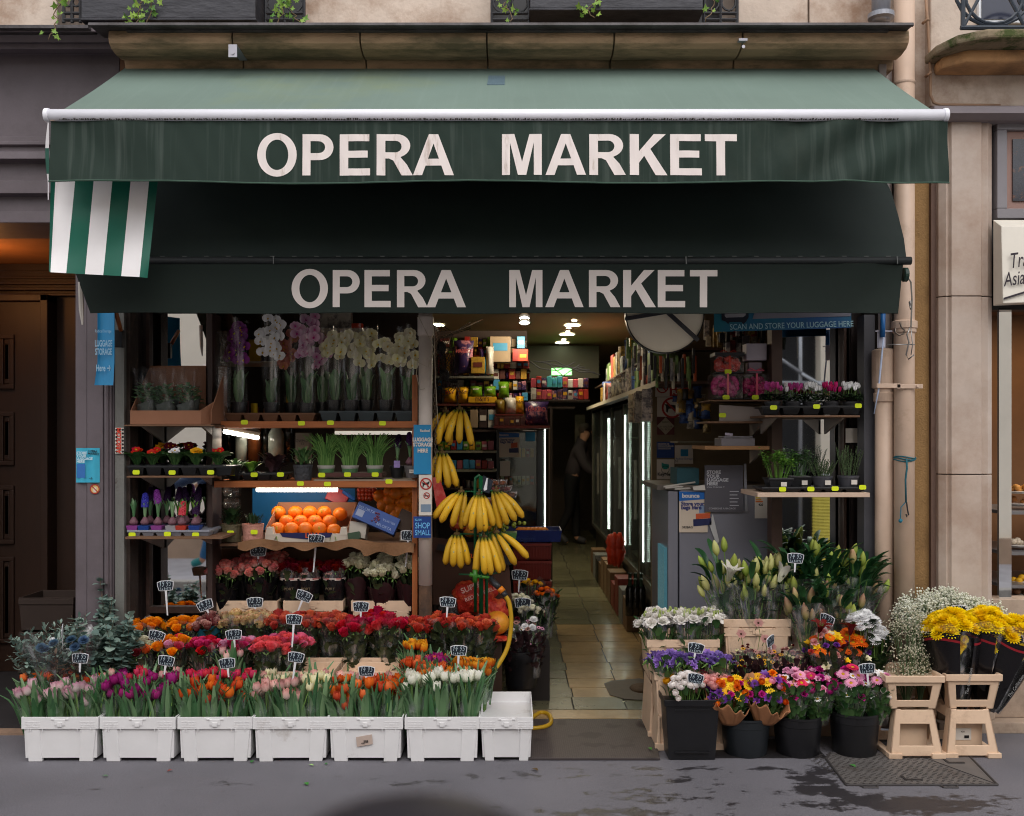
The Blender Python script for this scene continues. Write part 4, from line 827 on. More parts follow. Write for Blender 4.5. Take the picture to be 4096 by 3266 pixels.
put(t,Y,'bounce',2762,1984,17,white_p,.8);put(t,Y,'Store your',2724,2016,16,M('ink_blue',lin((34,44,110)),.5,0),.9,.95,'LEFT');put(t,Y,'bags here',2724,2031,16,M('ink_blue',lin((34,44,110)),.5,0),.9,.95,'LEFT')
put(t,Y,'5€/BAG',2728,2110,9,blk,.3,1,'LEFT');flat(t,'suitcase',[(2772,2078),(2845,2074),(2846,2100),(2773,2106)],Y,M('case_navy',lin((30,36,80)),.5,.1));flat(t,'suitcase',[(2782,2056),(2840,2052),(2840,2073),(2783,2077)],Y,M('case_orange',lin((196,84,44)),.5,.1));flat(t,'suitcase',[(2818,2016),(2848,2018),(2842,2052),(2818,2051)],Y,M('case_yellow',lin((222,160,60)),.5,.1));flat(t,'backpack',[(2794,2030),(2804,2018),(2816,2022),(2820,2050),(2796,2054)],Y,M('pack_blue',lin((120,140,170)),.5,.1))
flat(t,'luggage_stand',[(2836,2100),(2850,2055),(2876,2165),(2866,2180)],Y,M('pale_tri',lin((190,190,190)),.6,.03))
Y=GY-.02
t=sign(2818,1862,2972,2048,Y,M('poster_grey',lin((84,82,90)),.45,.05),'dark grey notice in a plastic sleeve reading STORE YOUR LUGGAGE HERE')
for s,py in(('STORE',1890),('YOUR',1906),('LUGGAGE',1921),('HERE',1936)):put(t,Y,s,2826,py,13,M('grey_let',lin((190,190,196)),.5,0),.8,1.05,'LEFT')
put(t,Y,'SCAN TO BOOK IT',2826,1950,6,M('grey_let',lin((190,190,196)),.5,0),0,1,'LEFT');put(t,Y,'CONSIGNE A BAGAGE',2834,2035,7,M('grey_let',lin((190,190,196)),.5,0),0,1.1,'LEFT')
for k in range(5):flat(t,'text_line',[(2918,1965+k*14),(2954-5*(k%2),1965+k*14),(2954-5*(k%2),1968+k*14),(2918,1968+k*14)],Y,M('grey_let',lin((190,190,196)),.5,0))
flat(t,'binder_strip',[(2974,1855),(2984,1855),(2990,2046),(2979,2046)],Y,M('sleeve',lin((130,130,136)),.3,.1))
Y=GY-.006
t=sign(3019,1970,3085,2074,Y,white_p,'white energy rating label on the grey fridge with orange bars')
for k,c in enumerate(((220,196,70),(224,160,60),(214,110,50))):flat(t,'bar',[(3021,1988+k*8),(3038+k*6,1988+k*8),(3038+k*6,1994+k*8),(3021,1994+k*8)],Y,M('enr%d'%k,lin(c),.5,0))
put(t,Y,'420',3042,2020,9,blk,.4)
# clutter on top of fridge: price tags lying, blue tissue box
f=MB();f.box(X(2702,6.1),X(2790,6.1),6.05,6.3,gt+.031,gt+.031+.1);f.box(X(2715,6.1),X(2775,6.1),6.1,6.25,gt+.131,gt+.134);solo('box',f,M('teal_box',lin((22,74,84)),.5,.1),'dark teal box of kitchen foil on top of the grey fridge','box',bev=.003)
f=MB()
for a in((2655,1948,2780,1930),(2662,1952,2800,1944),(2700,1958,2820,1950)):f.tube([P(a[0],a[1],5.98),P(a[2],a[3],6.05)],.006,6)
f.hexa([P(2775,1962,5.96),P(2822,1962,5.96),P(2822,1958,6.1),P(2775,1958,6.1),P(2770,1948,5.96),P(2818,1940,5.96),P(2818,1938,6.1),P(2770,1946,6.1)])
solo('price_sign',f,M('plastic_wh',lin((200,194,186)),.5,.05),'spare white price signs lying in a heap on the grey fridge','signs')
# ---- top banner with luggage lettering
Y=5.62
ban=thing('banner','teal blue banner reading SCAN AND STORE YOUR LUGGAGE HERE','banner',P(3130,1330,Y))
f=MB();f.hexa([P(2856,1329,Y),P(3405,1312,Y),P(3405,1312,Y+.006),P(2856,1329,Y+.006),P(2856,1150,Y),P(3405,1150,Y),P(3405,1150,Y+.006),P(2856,1150,Y+.006)]);part('cloth',f,M('banner_teal',lin((14,104,122)),.5,.1,2,c2=lin((20,70,140))),ban)
flat(ban,'grey_band',[(3010,1277),(3030,1200),(3402,1200),(3402,1266)],Y,M('band',lin((118,118,130)),.5,.05),.003)
flat(ban,'suitcase_shape',[(2884,1200),(2992,1200),(2994,1270),(2984,1288),(2972,1298),(2966,1290),(2918,1290),(2912,1298),(2902,1288),(2886,1282)],Y,M('nvy',lin((10,22,40)),.5,.05),.004);flat(ban,'suitcase_shape',[(2898,1200),(2980,1200),(2982,1262),(2972,1270),(2904,1272),(2898,1266)],Y,M('casegrey',lin((150,150,156)),.5,.05),.006)
text('SCAN AND STORE YOUR LUGGAGE HERE',32*Y/FL,ban,Vector((X(3165,Y),Y-.008,Z(1304,Y))),M('ban_let',lin((150,190,200)),.5,0),(pi/2,radians(-1.6),0),.0004,0,'CENTER',.82)
# ---- right bay: dark frame, mirror, shelves
framed=M('frame_dark',lin((50,40,38)),.5,.2,6);framew=M('frame_brown',lin((78,58,50)),.5,.15,6)
mirr=thing('wall_mirror','tall mirror behind the herb and cyclamen shelves on the right','mirror',(X(3250,5.85),5.85,.5))
f=MB();f.box(X(3122,5.85),X(3362,5.85),5.85,5.86,Z(2300,5.85),Z(1310,5.85));part('glass',f,mir,mirr)
f=MB();f.box(X(3078,5.85),X(3120,5.85),5.80,5.9,0.3,2.6);f.box(X(3364,5.85),X(3384,5.85),5.80,5.9,.3,2.6);part('frame',f,framew,mirr)
f=MB();f.box(X(3386,5.8),X(3460,5.8),5.8,5.9,0,2.7);f.box(X(3400,5.8),X(3412,5.8),5.78,5.8,0,2.7);f.box(X(3090,5.86),X(3386,5.86),5.88,5.92,0,2.7);solo('window_post',f,framed,'dark panelled post right of the right hand mirror','post')
f=MB();f.box(X(3456,5.55),X(3500,5.55),5.55,5.66,0,Z(1260,5.55));solo('metal_post',f,M('grey_green_metal2',lin((72,72,78)),.5,.12,5,c2=lin((120,118,122)),thr=(.66,.7)),'dark grey metal upright with torn stickers right of the window bay','post',bev=.002)
wood=M('orange_wood',lin((166,96,50)),.5,.18,3,c2=lin((120,62,30)),thr=(.48,.7),bump=.1,bsc=30,stretch=(1,8,14))
woodv=M('orange_wood_v',lin((160,92,48)),.5,.18,3,c2=lin((112,58,28)),thr=(.48,.7),stretch=(10,10,1))
ply=M('ply_edge',lin((112,82,60)),.7,.2,12,stretch=(2,2,20))
tagm=M('tag_yellow',lin((214,232,30)),.5,0,5)
def ptag(parent,px,py,Y,w_=28,h=18,rot=0):
 f=MB();c=P(px,py,Y);k=Y/FL
 f.prism([(c.x+a*w_*k/2,c.z+b_*h*k/2)for a,b_ in((-1,-.5),(-.75,-1),(.75,-1),(1,-.5),(1,.5),(.75,1),(-.75,1),(-1,.5))],Y-.0025,Y);return part('price_sticker',f,tagm,parent)
def board(x0,x1,pyt,pyb,Yf,Yb,mat,label,tags=(),bev=.002):
 t=thing('shelf',label,'shelf',(X((x0+x1)/2,Yf),Yf,Z(pyb,Yf)))
 f=MB();f.box(X(x0,Yf),X(x1,Yf),Yf,Yb,Z(pyb,Yf),Z(pyt,Yf));part('board',f,mat,t,bev=bev)
 for px,py in tags:ptag(t,px,py,Yf-.001)
 return t
def brackets(t,xs,py,Yf,Yb):
 for px in xs:
  f=MB();x=X(px,Yf);z=Z(py,Yf);f.prismx([(Yf+.02,z),(Yb,z),(Yb,z-.09)],x-.006,x+.006);part('bracket',f,M('bracket_w',lin((140,128,120)),.5,.1),t)
S={}
S['r1']=board(3060,3440,1662,1670,5.45,5.8,ply,'thin plywood shelf carrying the cyclamen trays on the right');brackets(S['r1'],(3110,3380),1671,5.45,5.8)
S['r2']=board(3030,3480,1972,1990,5.40,5.8,cream,'cream metal shelf carrying the trays of herbs on the right')
S['r0']=board(2840,3080,1600,1606,5.75,6.1,ply,'thin shelf under the boxed foam rose bears and hearts');S['r3']=board(2830,3080,1686,1694,5.75,6.1,ply,'thin shelf under the white shoe box on the right');S['r4']=board(2818,3078,1785,1800,5.7,6.1,M('ply2',lin((140,100,60)),.6,.2,9),'plywood shelf holding grey card terminals on the right')
for k in('r3','r4'):brackets(S[k],(3060,),1694 if k=='r3' else 1800,5.75,6.1)
# ---- left bay: mirror and shelves
mirl=thing('wall_mirror','tall mirror in a worn brown frame behind the primrose and hyacinth shelves','mirror',(X(720,5.8),5.8,.5))
f=MB();f.box(X(606,5.8),X(836,5.8),5.8,5.81,Z(2424,5.8),Z(1256,5.8));part('glass',f,mir,mirl)
f=MB();f.box(X(592,5.8),X(605,5.8),5.77,5.83,.45,2.55);f.box(X(837,5.8),X(856,5.8),5.74,5.83,.2,2.55);f.box(X(605,5.8),X(837,5.8),5.77,5.83,Z(2450,5.8),Z(2425,5.8));part('frame',f,M('worn_brown',lin((84,62,54)),.6,.25,10,c2=lin((50,36,32))),mirl)
f=MB();f.box(X(521,5.8),X(591,5.8),5.8,5.85,0,2.7);f.box(X(540,5.8),X(570,5.8),5.785,5.8,.3,2.5);f.box(X(591,5.85),X(860,5.85),5.86,5.88,0,2.7);solo('window_post',f,framed,'dark panelled post left of the left hand mirror','post',bev=.002)
S['l1']=board(496,856,1700,1706,5.42,5.78,ply,'thin plywood shelf under the cardboard box of bagged basil');S['l2']=board(506,855,1905,1912,5.42,5.78,ply,'thin plywood shelf under the tray of primroses');S['l3']=board(500,890,2148,2158,5.42,5.78,ply,'worn plywood shelf under the tray of hyacinths')
for k,py in(('l1',1706),('l2',1912),('l3',2158)):brackets(S[k],(560,800),py,5.42,5.78)
# ---- middle bay
S['m1']=board(858,1668,1686,1712,5.62,6.0,wood,'orange wooden shelf under the wrapped orchids',((978,1690),(1206,1694),(1322,1692),(1530,1694)))
S['m2']=board(856,1668,1925,1951,5.60,6.05,wood,'orange wooden shelf under the row of potted green plants',((1202,1935),(1310,1937),(1556,1927)))
S['m3']=board(880,1660,2176,2186,5.62,6.3,ply,'paper covered shelf under the fruit boxes and cactus pots')
f=MB();f.box(X(1648,5.64),X(1670,5.64),5.64,5.68,.2,Z(1500,5.64));solo('shelf_post',f,woodv,'orange wooden upright at the right end of the middle shelves','post',bev=.003)
f=MB();f.box(X(838,5.66),X(858,5.66),5.62,5.8,0,Z(1256,5.66));solo('shelf_post',f,M('brown_post',lin((58,42,38)),.6,.2,8),'dark brown upright between the mirror bay and the orchid shelves','post',bev=.002)
f=MB();f.box(X(870,5.95),X(1650,5.95),5.95,5.97,0,Z(2196,5.95));f.box(X(870,5.8),X(1640,5.8),5.68,5.94,0,.44);solo('back_board',f,M('brown_board',lin((92,60,40)),.6,.15,3),'brown stepped board behind and under the back row of roses','board')
# brown paper on the fruit shelf
f=MB();f.grid(lambda u,v:(X(950,5.6)+(X(1655,5.6)-X(950,5.6))*u,5.605-.012*sin(u*21)*v,Z(2180,5.6)+.012-(.035+.03*(u>.7)+.012*sin(u*37))*v+.02*max(0,sin(u*12))*(1-v)),60,6)
solo('brown_paper',f,M('kraft',lin((128,92,62)),.8,.15,12,bump=.3),'crumpled brown paper edging the fruit shelf','paper',smooth=True)
# fluorescent tubes
tube_on=M('tube_on',(1,1,1),.4,0,emit=(1,.93,.8),es=9)
def fluo(a,b_,label,e,tube_on=tube_on):
 t=thing('tube_lamp',label,'lamp',a);f=MB();f.tube([a,b_],.013,10);part('tube',f,tube_on,t,smooth=True)
 f=MB();v=Vector((0,.0,.03));f.tube([a+v,b_+v],.022,6);part('fitting',f,M('fit',lin((150,140,124)),.5,.1),t)
 l=bpy.data.lights.new('tube_light','AREA');l.shape='RECTANGLE';l.size=(b_-a).length;l.size_y=.03;l.energy=e;l.color=(1,.86,.66);o=bpy.data.objects.new('tube_light',l);col.objects.link(o)
 o.location=(a+b_)/2-Vector((0,0,.018));d=(b_-a);o.rotation_euler=(0,0,math.atan2(d.y,d.x))
fluo(P(1026,1960,5.9),P(1350,1960,5.9),'bright fluorescent tube under the shelf above the box of oranges',.4)
fluo(P(900,1727,5.75),P(1030,1752,6.2),'bright fluorescent tube slanting back above the liquor bottles',1.1)
fluo(P(1340,1732,6.3),P(1650,1732,6.3),'dim hidden tube under the orchid shelf at its right',.3,M('tube_dim',(.7,.7,.66),.4,.1,emit=(1,.93,.8),es=.35))
f=MB();f.box(X(1010,6.35),X(1420,6.35),6.35,6.36,Z(2120,6.35),Z(1955,6.35));solo('blue_board',f,M('blue_panel',lin((36,110,170)),.4,.05),'blue painted board behind the orange boxes','board')
# back of the bay: dark wall with bottles
f=MB();f.box(-2.2,X(1700,6.6),6.6,6.65,0,2.75);struct('bay_back_wall',f,M('bay_back',lin((44,34,28)),.7,.2,4))
# ---- white pipe post
pp=thing('drain_pipe','white plastic pipe running floor to ceiling between shelves and entrance, rusty at its foot','pipe',(X(1700,5.6),5.6,0))
f=MB();f.tube([(X(1702,5.6),5.6,Z(2340,5.6)),(X(1702,5.6),5.6,Z(1180,5.6))],.0385,24);part('tube',f,M('white_pvc',lin((206,194,184)),.5,.06,9,c2=lin((150,120,100)),thr=(.62,.8)),pp,smooth=True)
f=MB();f.tube([(X(1702,5.6),5.6,0),(X(1702,5.6),5.6,Z(2341,5.6))],.0375,20);part('foot',f,M('rust',lin((92,66,48)),.9,.3,14,c2=lin((60,46,38)),bump=.4),pp,smooth=True)
f=MB();f.lathe([(.039,-.055),(.045,-.05),(.045,.05),(.039,.055)],(X(1702,5.6),5.6,Z(1306,5.6)),24);part('collar',f,M('white_pvc',(1,1,1)),pp)
def wrap_sticker(py0,py1,m,name='sticker',a0=-2.5,a1=-.75,rr=.0392):
 f=MB();cx=X(1702,5.6)
 f.grid(lambda u,v:(cx+rr*cos(a0+(a1-a0)*u),5.6+rr*sin(a0+(a1-a0)*u),Z(py0,5.6)+(Z(py1,5.6)-Z(py0,5.6))*v),12,1);return part(name,f,m,pp)
YPp=5.6-.046
t=sign(1655,1700,1724,1898,YPp-.004,blue_p,'blue luggage storage poster taped on the white pipe','poster','poster')
YY=YPp-.004;put(t,YY,'Radical',1700,1724,10,white_p,.3)
for s,py in(('LUGGAGE',1760),('STORAGE',1780),('HERE',1804)):put(t,YY,s,1691,py,15,white_p,.9,.85)
t=sign(1676,1901,1727,2062,YPp-.002,white_p,'white notice on the pipe with no dogs and no smoking rings','sign');YY=YPp-.002
ringm(t,1704,1936,24,5,YY,red_p);flat(t,'dog_silhouette',[(1690,1950),(1691,1936),(1687,1930),(1697,1932),(1712,1930),(1718,1924),(1718,1932),(1714,1938),(1714,1950),(1710,1950),(1709,1940),(1696,1940),(1694,1950)],YY,blk)
ringm(t,1707,1983,13,3,YY,red_p);flat(t,'cigarette',[(1698,1982),(1716,1982),(1716,1986),(1698,1986)],YY,blk);flat(t,'blue_label',[(1684,2018),(1724,2018),(1724,2048),(1684,2048)],YY,M('pale_lab',lin((120,140,160)),.5,.05))
t=sign(1654,2067,1725,2152,YPp-.006,navy,'blue sticker on the pipe reading SHOP SMALL','sign');YY=YPp-.006
for s,py,h in(('ICI, ON',2080,8),('SHOP',2104,24),('SMALL',2132,22)):put(t,YY,s,1660,py,h,M('paleblue_let',lin((110,180,230)),.5,0),.4,.72,'LEFT')
# flag banner left, stickers on the mauve column
YF2=5.3
fl=thing('flag_banner','blue hanging banner reading LUGGAGE STORAGE Here beside the mauve column','banner',P(425,1543,YF2))
f=MB();f.grid(lambda u,v:P((390 if v<.75 else 390-50*(v-.75))+(68 if v<.75 else 68+30*(v-.75))*u,1180+362*v,YF2+.02*sin(u*4+.5)-.03*v*v),8,20);part('cloth',f,blue_p,fl,smooth=True)
wl=M('flag_let',lin((150,190,214)),.5,0)
for s,py,sx in(('LUGGAGE',1378,.42),('STORAGE',1411,.42),('Here →',1476,.5)):text(s,36*YF2/FL,fl,Vector((X(424,YF2),YF2-.032,Z(py,YF2))),wl,(pi/2,0,0),.0012,0,'CENTER',sx)
text('Radical Storage',17*YF2/FL,fl,Vector((X(422,YF2),YF2-.03,Z(1328,YF2))),wl,(pi/2,0,0),0,0,'CENTER',.62)
f=MB();f.tube([P(462,1245,5.3),P(484,1322,5.4)],.012,8);t=solo('flag_pole',f,woodv,'short wooden stick in a black wall socket beside the blue banner','pole',smooth=True);g=MB();g.box(X(460,5.44),X(500,5.44),5.40,5.44,Z(1389,5.4),Z(1320,5.4));part('socket',g,black_iron,t,bev=.003)
Y=5.438
ps=thing('poster','light blue poster on the mauve column reading STORE YOUR LUGGAGE HERE','poster',P(351,1931,Y));f=MB();f.grid(lambda u,v:P(305+94*u,1793+138*v,Y-.004-.012*sin(pi*u*2)**2),12,1);part('sheet',f,M('poster_cyan',lin((60,170,200)),.5,.06,14),ps,smooth=True)
for s,py in(('STORE',1813),('YOUR',1824),('LUGGAGE',1836),('HERE',1847)):text(s,14*Y/FL,ps,Vector((X(312,Y),Y-.018,Z(py,Y))),M('wht',lin((200,226,236)),.5,0),(pi/2,0,0),.0006,0,'LEFT',1)
text('OPERA',12*Y/FL,ps,Vector((X(376,Y),Y-.018,Z(1806,Y))),blk,(pi/2,radians(4),0),.0003,0);text('MARKET',12*Y/FL,ps,Vector((X(381,Y),Y-.018,Z(1816,Y))),blk,(pi/2,radians(4),0),.0003,0);text('→',20*Y/FL,ps,Vector((X(368,Y),Y-.018,Z(1914,Y))),blk,(pi/2,0,0),0,0)
f=MB();f.box(X(312,Y),X(346,Y),Y-.0165,Y-.016,Z(1912,Y),Z(1856,Y));part('blue_panel',f,M('lab2',lin((50,110,180)),.5,.1),ps)
Y=5.438
rs=thing('round_sticker','small round yellow and red crossed out sticker on the mauve column','sticker',P(381,1957,Y));f=MB();f.prism([(X(381,Y)+.026*cos(a),Z(1957,Y)+.026*sin(a))for a in[j*pi/12 for j in range(24)]],Y-.004,Y-.002);part('disc',f,M('stk_y',lin((220,190,120)),.5,.05),rs);ringm(rs,381,1957,19.5,4,Y,red_p);flat(rs,'cup_shape',[(374,1950),(388,1950),(386,1970),(376,1970)],Y,white_p)
Y=5.462
ab=thing('strip_sticker','narrow sticker on the metal upright with red word ABSOLOM over skulls','sticker',P(478,1815,Y));f=MB();f.box(X(461,Y),X(496,Y),Y-.004,Y-.001,Z(1815,Y),Z(1712,Y));part('sheet',f,white_p,ab)
for k in range(7):
 for px in(466,491):
  f=MB();f.tube([P(px,1720+k*14.5,Y-.0045),P(px,1720+k*14.5,Y-.0065)],.0062,8);part('dot',f,blk,ab)
text('ABSOLOM',25*Y/FL,ab,Vector((X(479,Y),Y-.009,Z(1764,Y))),M('red_orange',lin((214,60,36)),.5,0),(pi/2,radians(-90),0),.0012,.1,'CENTER',.88)
# ==== FLOWER TEMPLATES (local units, metres, z up)
def add_petal(mb,az,r0,z0,L,W,es,cup=.35,nu=4,nv=2,shape=(.55,.9),tw=0.0,t0=0.0,mi=0,tmax=1.0):
 """es: elevations (deg) along the petal, from heart to rim"""
 ca,sa=cos(az),sin(az);path=[(r0,z0)];n_=[]
 for i in range(nu):
  u=(i+.5)/nu*(len(es)-1);k=min(len(es)-2,int(u));e=radians(es[k]+(es[k+1]-es[k])*(u-k))
  path.append((path[-1][0]+L/nu*cos(e),path[-1][1]+L/nu*sin(e)))
 vs=[];ts=[]
 for i,(r,z)in enumerate(path):
  u=i/nu;wd=W*.5*(max(0.0,sin(pi*min(1,u*shape[1]+(1-shape[1])*.5+.0))**shape[0])if u<1 else .25)if i else W*.18
  u0=min(i,nu-1)/max(1,nu-1)*(len(es)-1);k=min(len(es)-2,int(u0));e=radians(es[k]+(es[k+1]-es[k])*(u0-k))
  for j in range(nv+1):
   v=j/nv*2-1;off=cup*wd*v*v
   rr=r-off*sin(e);zz=z+off*cos(e)+tw*wd*v
   vs.append((rr*ca-v*wd*sa,rr*sa+v*wd*ca,zz));ts.append(t0+(tmax-t0)*u)
 o=[(i*(nv+1)+j,i*(nv+1)+j+1,(i+1)*(nv+1)+j+1,(i+1)*(nv+1)+j)for i in range(nu)for j in range(nv)]
 mb.add(vs,o,mi,ts)
def t_rose(sd,open_=1.0):
 r=random.Random(sd);m=MB();a=r.random()*6
 m.lathe([(.004,0),(.010,.006),(.0085,.022),(.0,.028)],(0,0,0),7,0,.3)
 for k in range(4):add_petal(m,a+k*1.7,.003,.002,.032,.024,[70,88,96,80],.55,t0=.0)
 for k in range(5):add_petal(m,a+.5+k*1.26+r.uniform(-.15,.15),.004,0,.034,.032,[40,78,86,50*open_],.45,t0=0)
 for k in range(6):add_petal(m,a+1+k*1.05+r.uniform(-.15,.15),.004,-.002,.037*r.uniform(.92,1.08),.037,[10,62,74,20+r.uniform(-20,25)],.35,t0=0)
 for k in range(5):add_petal(m,a+k*1.26,.004,-.004,.022,.008,[0,-20,-40],.2,2,2,mi=1)
 return m
def t_bud(sd,L=.052,W=.023,n=3,w2=1.0):
 r=random.Random(sd);m=MB();a=r.random()*6;op=r.uniform(-4,8)
 for k in range(3):add_petal(m,a+k*2.094+1.05,.002,0,L*.95,W*1.15,[12,70,95,104-op],.5,5,2,(.6,.85))
 for k in range(3):add_petal(m,a+k*2.094,.003,0,L,W*1.2,[8,66,92,102-op],.45,5,2,(.6,.85))
 m.tube([(0,0,-.08),(0,0,.002)],.0028,5,1,False)
 return m
def t_ranunc(sd):
 r=random.Random(sd);m=MB();a=r.random()*6;m.ball((0,0,.012),.012,8,0,.9)
 for q,(n,L,W,e)in enumerate(((4,.026,.02,[40,85,120,150]),(5,.032,.026,[20,75,110,135]),(6,.036,.03,[5,60,100,115]),(7,.036,.03,[0,40,80,85]))):
  for k in range(n):add_petal(m,a+q*.5+k*2*pi/n,.003,-.001*q,L,W,e,.35)
 return m
def t_daisy(sd,R_=.036,n=18,W=.009,disc=.011,layers=1,up=8):
 r=random.Random(sd);m=MB()
 for l in range(layers):
  for k in range(n):add_petal(m,k*2*pi/n+l*.17+r.uniform(-.04,.04),disc*.6,.002+.003*l,R_*(1-.25*l)-disc*.6,W,[up+18*l+r.uniform(-6,10),up+10*l,up-8],.15,3,2,(.5,.9),t0=.1)
 m.lathe([(disc,.002),(disc*.9,.006),(disc*.4,.008),(0,.006)],(0,0,0),10,1,.2)
 m.tube([(0,0,-.07),(0,0,.002)],.002,4,2,False)
 return m
def t_mum(sd,R_=.028,n=16):
 r=random.Random(sd);m=MB()
 for l,(e,s)in enumerate(((0,1),(25,.95),(48,.82),(68,.62),(82,.4))):
  q=n-2*l
  for k in range(q):add_petal(m,k*2*pi/q+l*.2,.003,.001*l,R_*s,.009,[e-10,e,e+12+r.uniform(-6,6)],.3,3,2,(.6,.9),t0=.2)
 return m
def t_trumpet(sd,R_=.022):
 r=random.Random(sd);m=MB();a=r.random()*6
 for k in range(6):add_petal(m,a+k*pi/3,.0015,-.012,R_*1.35,R_*.62,[84,66,36,10],.3,4,2,(.55,.8),t0=0)
 m.lathe([(.001,-.03),(.003,-.012),(.002,.0)],(0,0,0),5,1)
 return m
def t_freesia(sd):
 r=random.Random(sd);m=MB();b=t_trumpet(sd,.021)
 for k in range(6):
  x=-.02+k*.011;m.join(b,T4(x,r.uniform(-.012,.012),.006+.004*sin(k)+.006*(2.5-abs(k-2.5))*.5,r.uniform(-.8,.5),r.uniform(-.5,.9),r.uniform(0,6),r.uniform(.85,1.15)))
 for k in range(4):m.ball((.045+k*.008,0,.006-k*.002),.005-k*.0008,6,1,.3,(1.6,1,1))
 m.tube([(-.03,0,-.06),(-.02,0,-.01),(.02,0,-.004),(.07,0,0)],.0016,4,1,False)
 return m
def t_lilybud(sd,L=.09,W=.037):
 r=random.Random(sd);m=MB();pr=[];n=9
 for i in range(n+1):
  u=i/n;pr.append((W*.5*(sin(pi*min(1,u**.8*.97+.03))**.8)+.0012,L*u))
 m.lathe(pr,(0,0,0),12,0,0,jit=lambda rr,z,q:(rr*(1+.1*cos(3*q)),z))
 m.t=[min(1,max(0,v[2]/L))for v in m.v]
 return m
def t_lily(sd,L=.095,open_=1):
 r=random.Random(sd);m=MB();a=r.random()*6
 for k in range(6):add_petal(m,a+k*pi/3+r.uniform(-.1,.1),.003,0,L*r.uniform(.9,1.05),.032 if k%2 else .026,[82,74,58-30*open_,40-55*open_],.3,6,2,(.6,.9),t0=0)
 for k in range(6):m.tube([(0,0,.01),(.012*cos(k+a),.012*sin(k+a),.06)],.001,4,1,False)
 return m
def t_orchid(sd,R_=.032):
 r=random.Random(sd);m=MB()
 for az,L,W in((pi/2,.9,.9),(pi/2+2.2,.85,.75),(pi/2-2.2,.85,.75)):add_petal(m,az,.002,0,R_*L,R_*W,[4,8,0],.15,4,2,(.55,.85),t0=0)
 for az in(pi-.15,.15):add_petal(m,az,.002,.002,R_*1.05,R_*1.35,[6,10,-6],.12,4,2,(.5,.9),t0=0)
 add_petal(m,-pi/2,.001,.004,R_*.35,R_*.35,[50,40,20],.5,3,2,mi=1)
 m.ball((0,0,.006),.004,6,1,.9)
 m.xf(Euler((pi/2,0,0)).to_matrix().to_4x4());return m
def t_hyacinth(sd):
 r=random.Random(sd);m=MB();s=MB()
 for k in range(6):add_petal(s,k*pi/3,.001,0,.014,.006,[60,30,-20,-50],.2,3,2,t0=.1)
 for i in range(11):
  z=.008+i*.0078;rr=.016*(1-(i/12)**2.5)+.002
  for k in range(6):q=k*pi/3+i*.5;m.join(s,Matrix.Translation((rr*cos(q),rr*sin(q),z))@Euler((0,0,q)).to_matrix().to_4x4()@Euler((0,radians(72-i*4),0)).to_matrix().to_4x4())
 m.tube([(0,0,-.07),(0,0,.09)],.004,5,1,False);return m
def t_cyclamen(sd):
 r=random.Random(sd);m=MB()
 for k in range(6):
  a=k*1.05+r.uniform(-.2,.2);add_petal(m,a,.002,0,.034*r.uniform(.85,1.1),.019,[50,95,84,70],-.2,4,2,(.5,.9),t0=0)
 m.tube([(0,0,-.05),(0,0,.0)],.0015,4,1,False);return m
def t_carn(sd,R_=.024):
 r=random.Random(sd);m=MB()
 for l,e in enumerate((5,30,55,78)):
  for k in range(8-l):add_petal(m,k*2*pi/(8-l)+l*.4+r.uniform(-.1,.1),.002,0,R_*r.uniform(.9,1.15),R_*.9,[e+40,e+10,e-10+r.uniform(-25,25)],r.uniform(-.3,.5),3,3,(.35,.8),tw=r.uniform(-.3,.3),t0=.1)
 return m
TPL={}
def tpl(kind,n,fn,*a,**k):
 for i in range(n):TPL[(kind,i)]=fn(i+3,*a,**k).mesh(kind,[None,None,None],True)
 TPL[kind]=n
tall=lambda f_,k_:(lambda*a:f_(*a).xf(Matrix.Diagonal((1,1,k_,1))))
tpl('rose',4,tall(t_rose,1.18));tpl('tightrose',3,tall(t_rose,1.45),.4);tpl('tulip',4,t_bud);tpl('ranunculus',2,t_ranunc);tpl('gerbera',2,t_daisy,.04,20,.011,.012,2);tpl('daisy',2,t_daisy,.026,14,.008,.009);tpl('chrysanthemum',2,t_mum);tpl('whitemum',2,t_mum,.036,20)
tpl('freesia',3,t_freesia);tpl('alstro',2,t_trumpet,.026);tpl('lilybud',3,t_lilybud);tpl('lily',3,t_lily);tpl('halflily',2,t_lily,.095,.25);tpl('orchid',2,t_orchid);tpl('hyacinth',2,t_hyacinth);tpl('cyclamen',3,t_cyclamen);tpl('carnation',3,t_carn);tpl('primrose',2,t_daisy,.024,6,.022,.005,1,14)
green=M('stem_green',lin((96,130,60)),.5,.2,20)
NAMES={'tightrose':'rose','whitemum':'chrysanthemum','alstro':'alstroemeria','lilybud':'lily_bud','halflily':'lily_bloom','lily':'lily_bloom','tulip':'tulip_bloom','rose':'rose_bloom'}
def head(kind,parent,m4,m1,m2=None,m3=None):
 """one bloom, a part of its bunch; mesh data shared, materials on the object"""
 me=TPL[(kind,R.randrange(TPL[kind]))];o=link(NAMES.get(kind,kind),me,parent,m4)
 for i,m in enumerate((m1,m2 or green,m3 or green)):
  o.material_slots[i].link='OBJECT';o.material_slots[i].material=m
 return o
def leaf(mb,base,az,L,W,es,cup=.3,nu=5,shape=(.7,1),t=None,mi=0):
 f=MB();add_petal(f,az,0,0,L,W,es,cup,nu,2,shape);tt=R.random()if t is None else t;f.t=[tt]*len(f.v)
 mb.join(f,Matrix.Translation(base),mi)
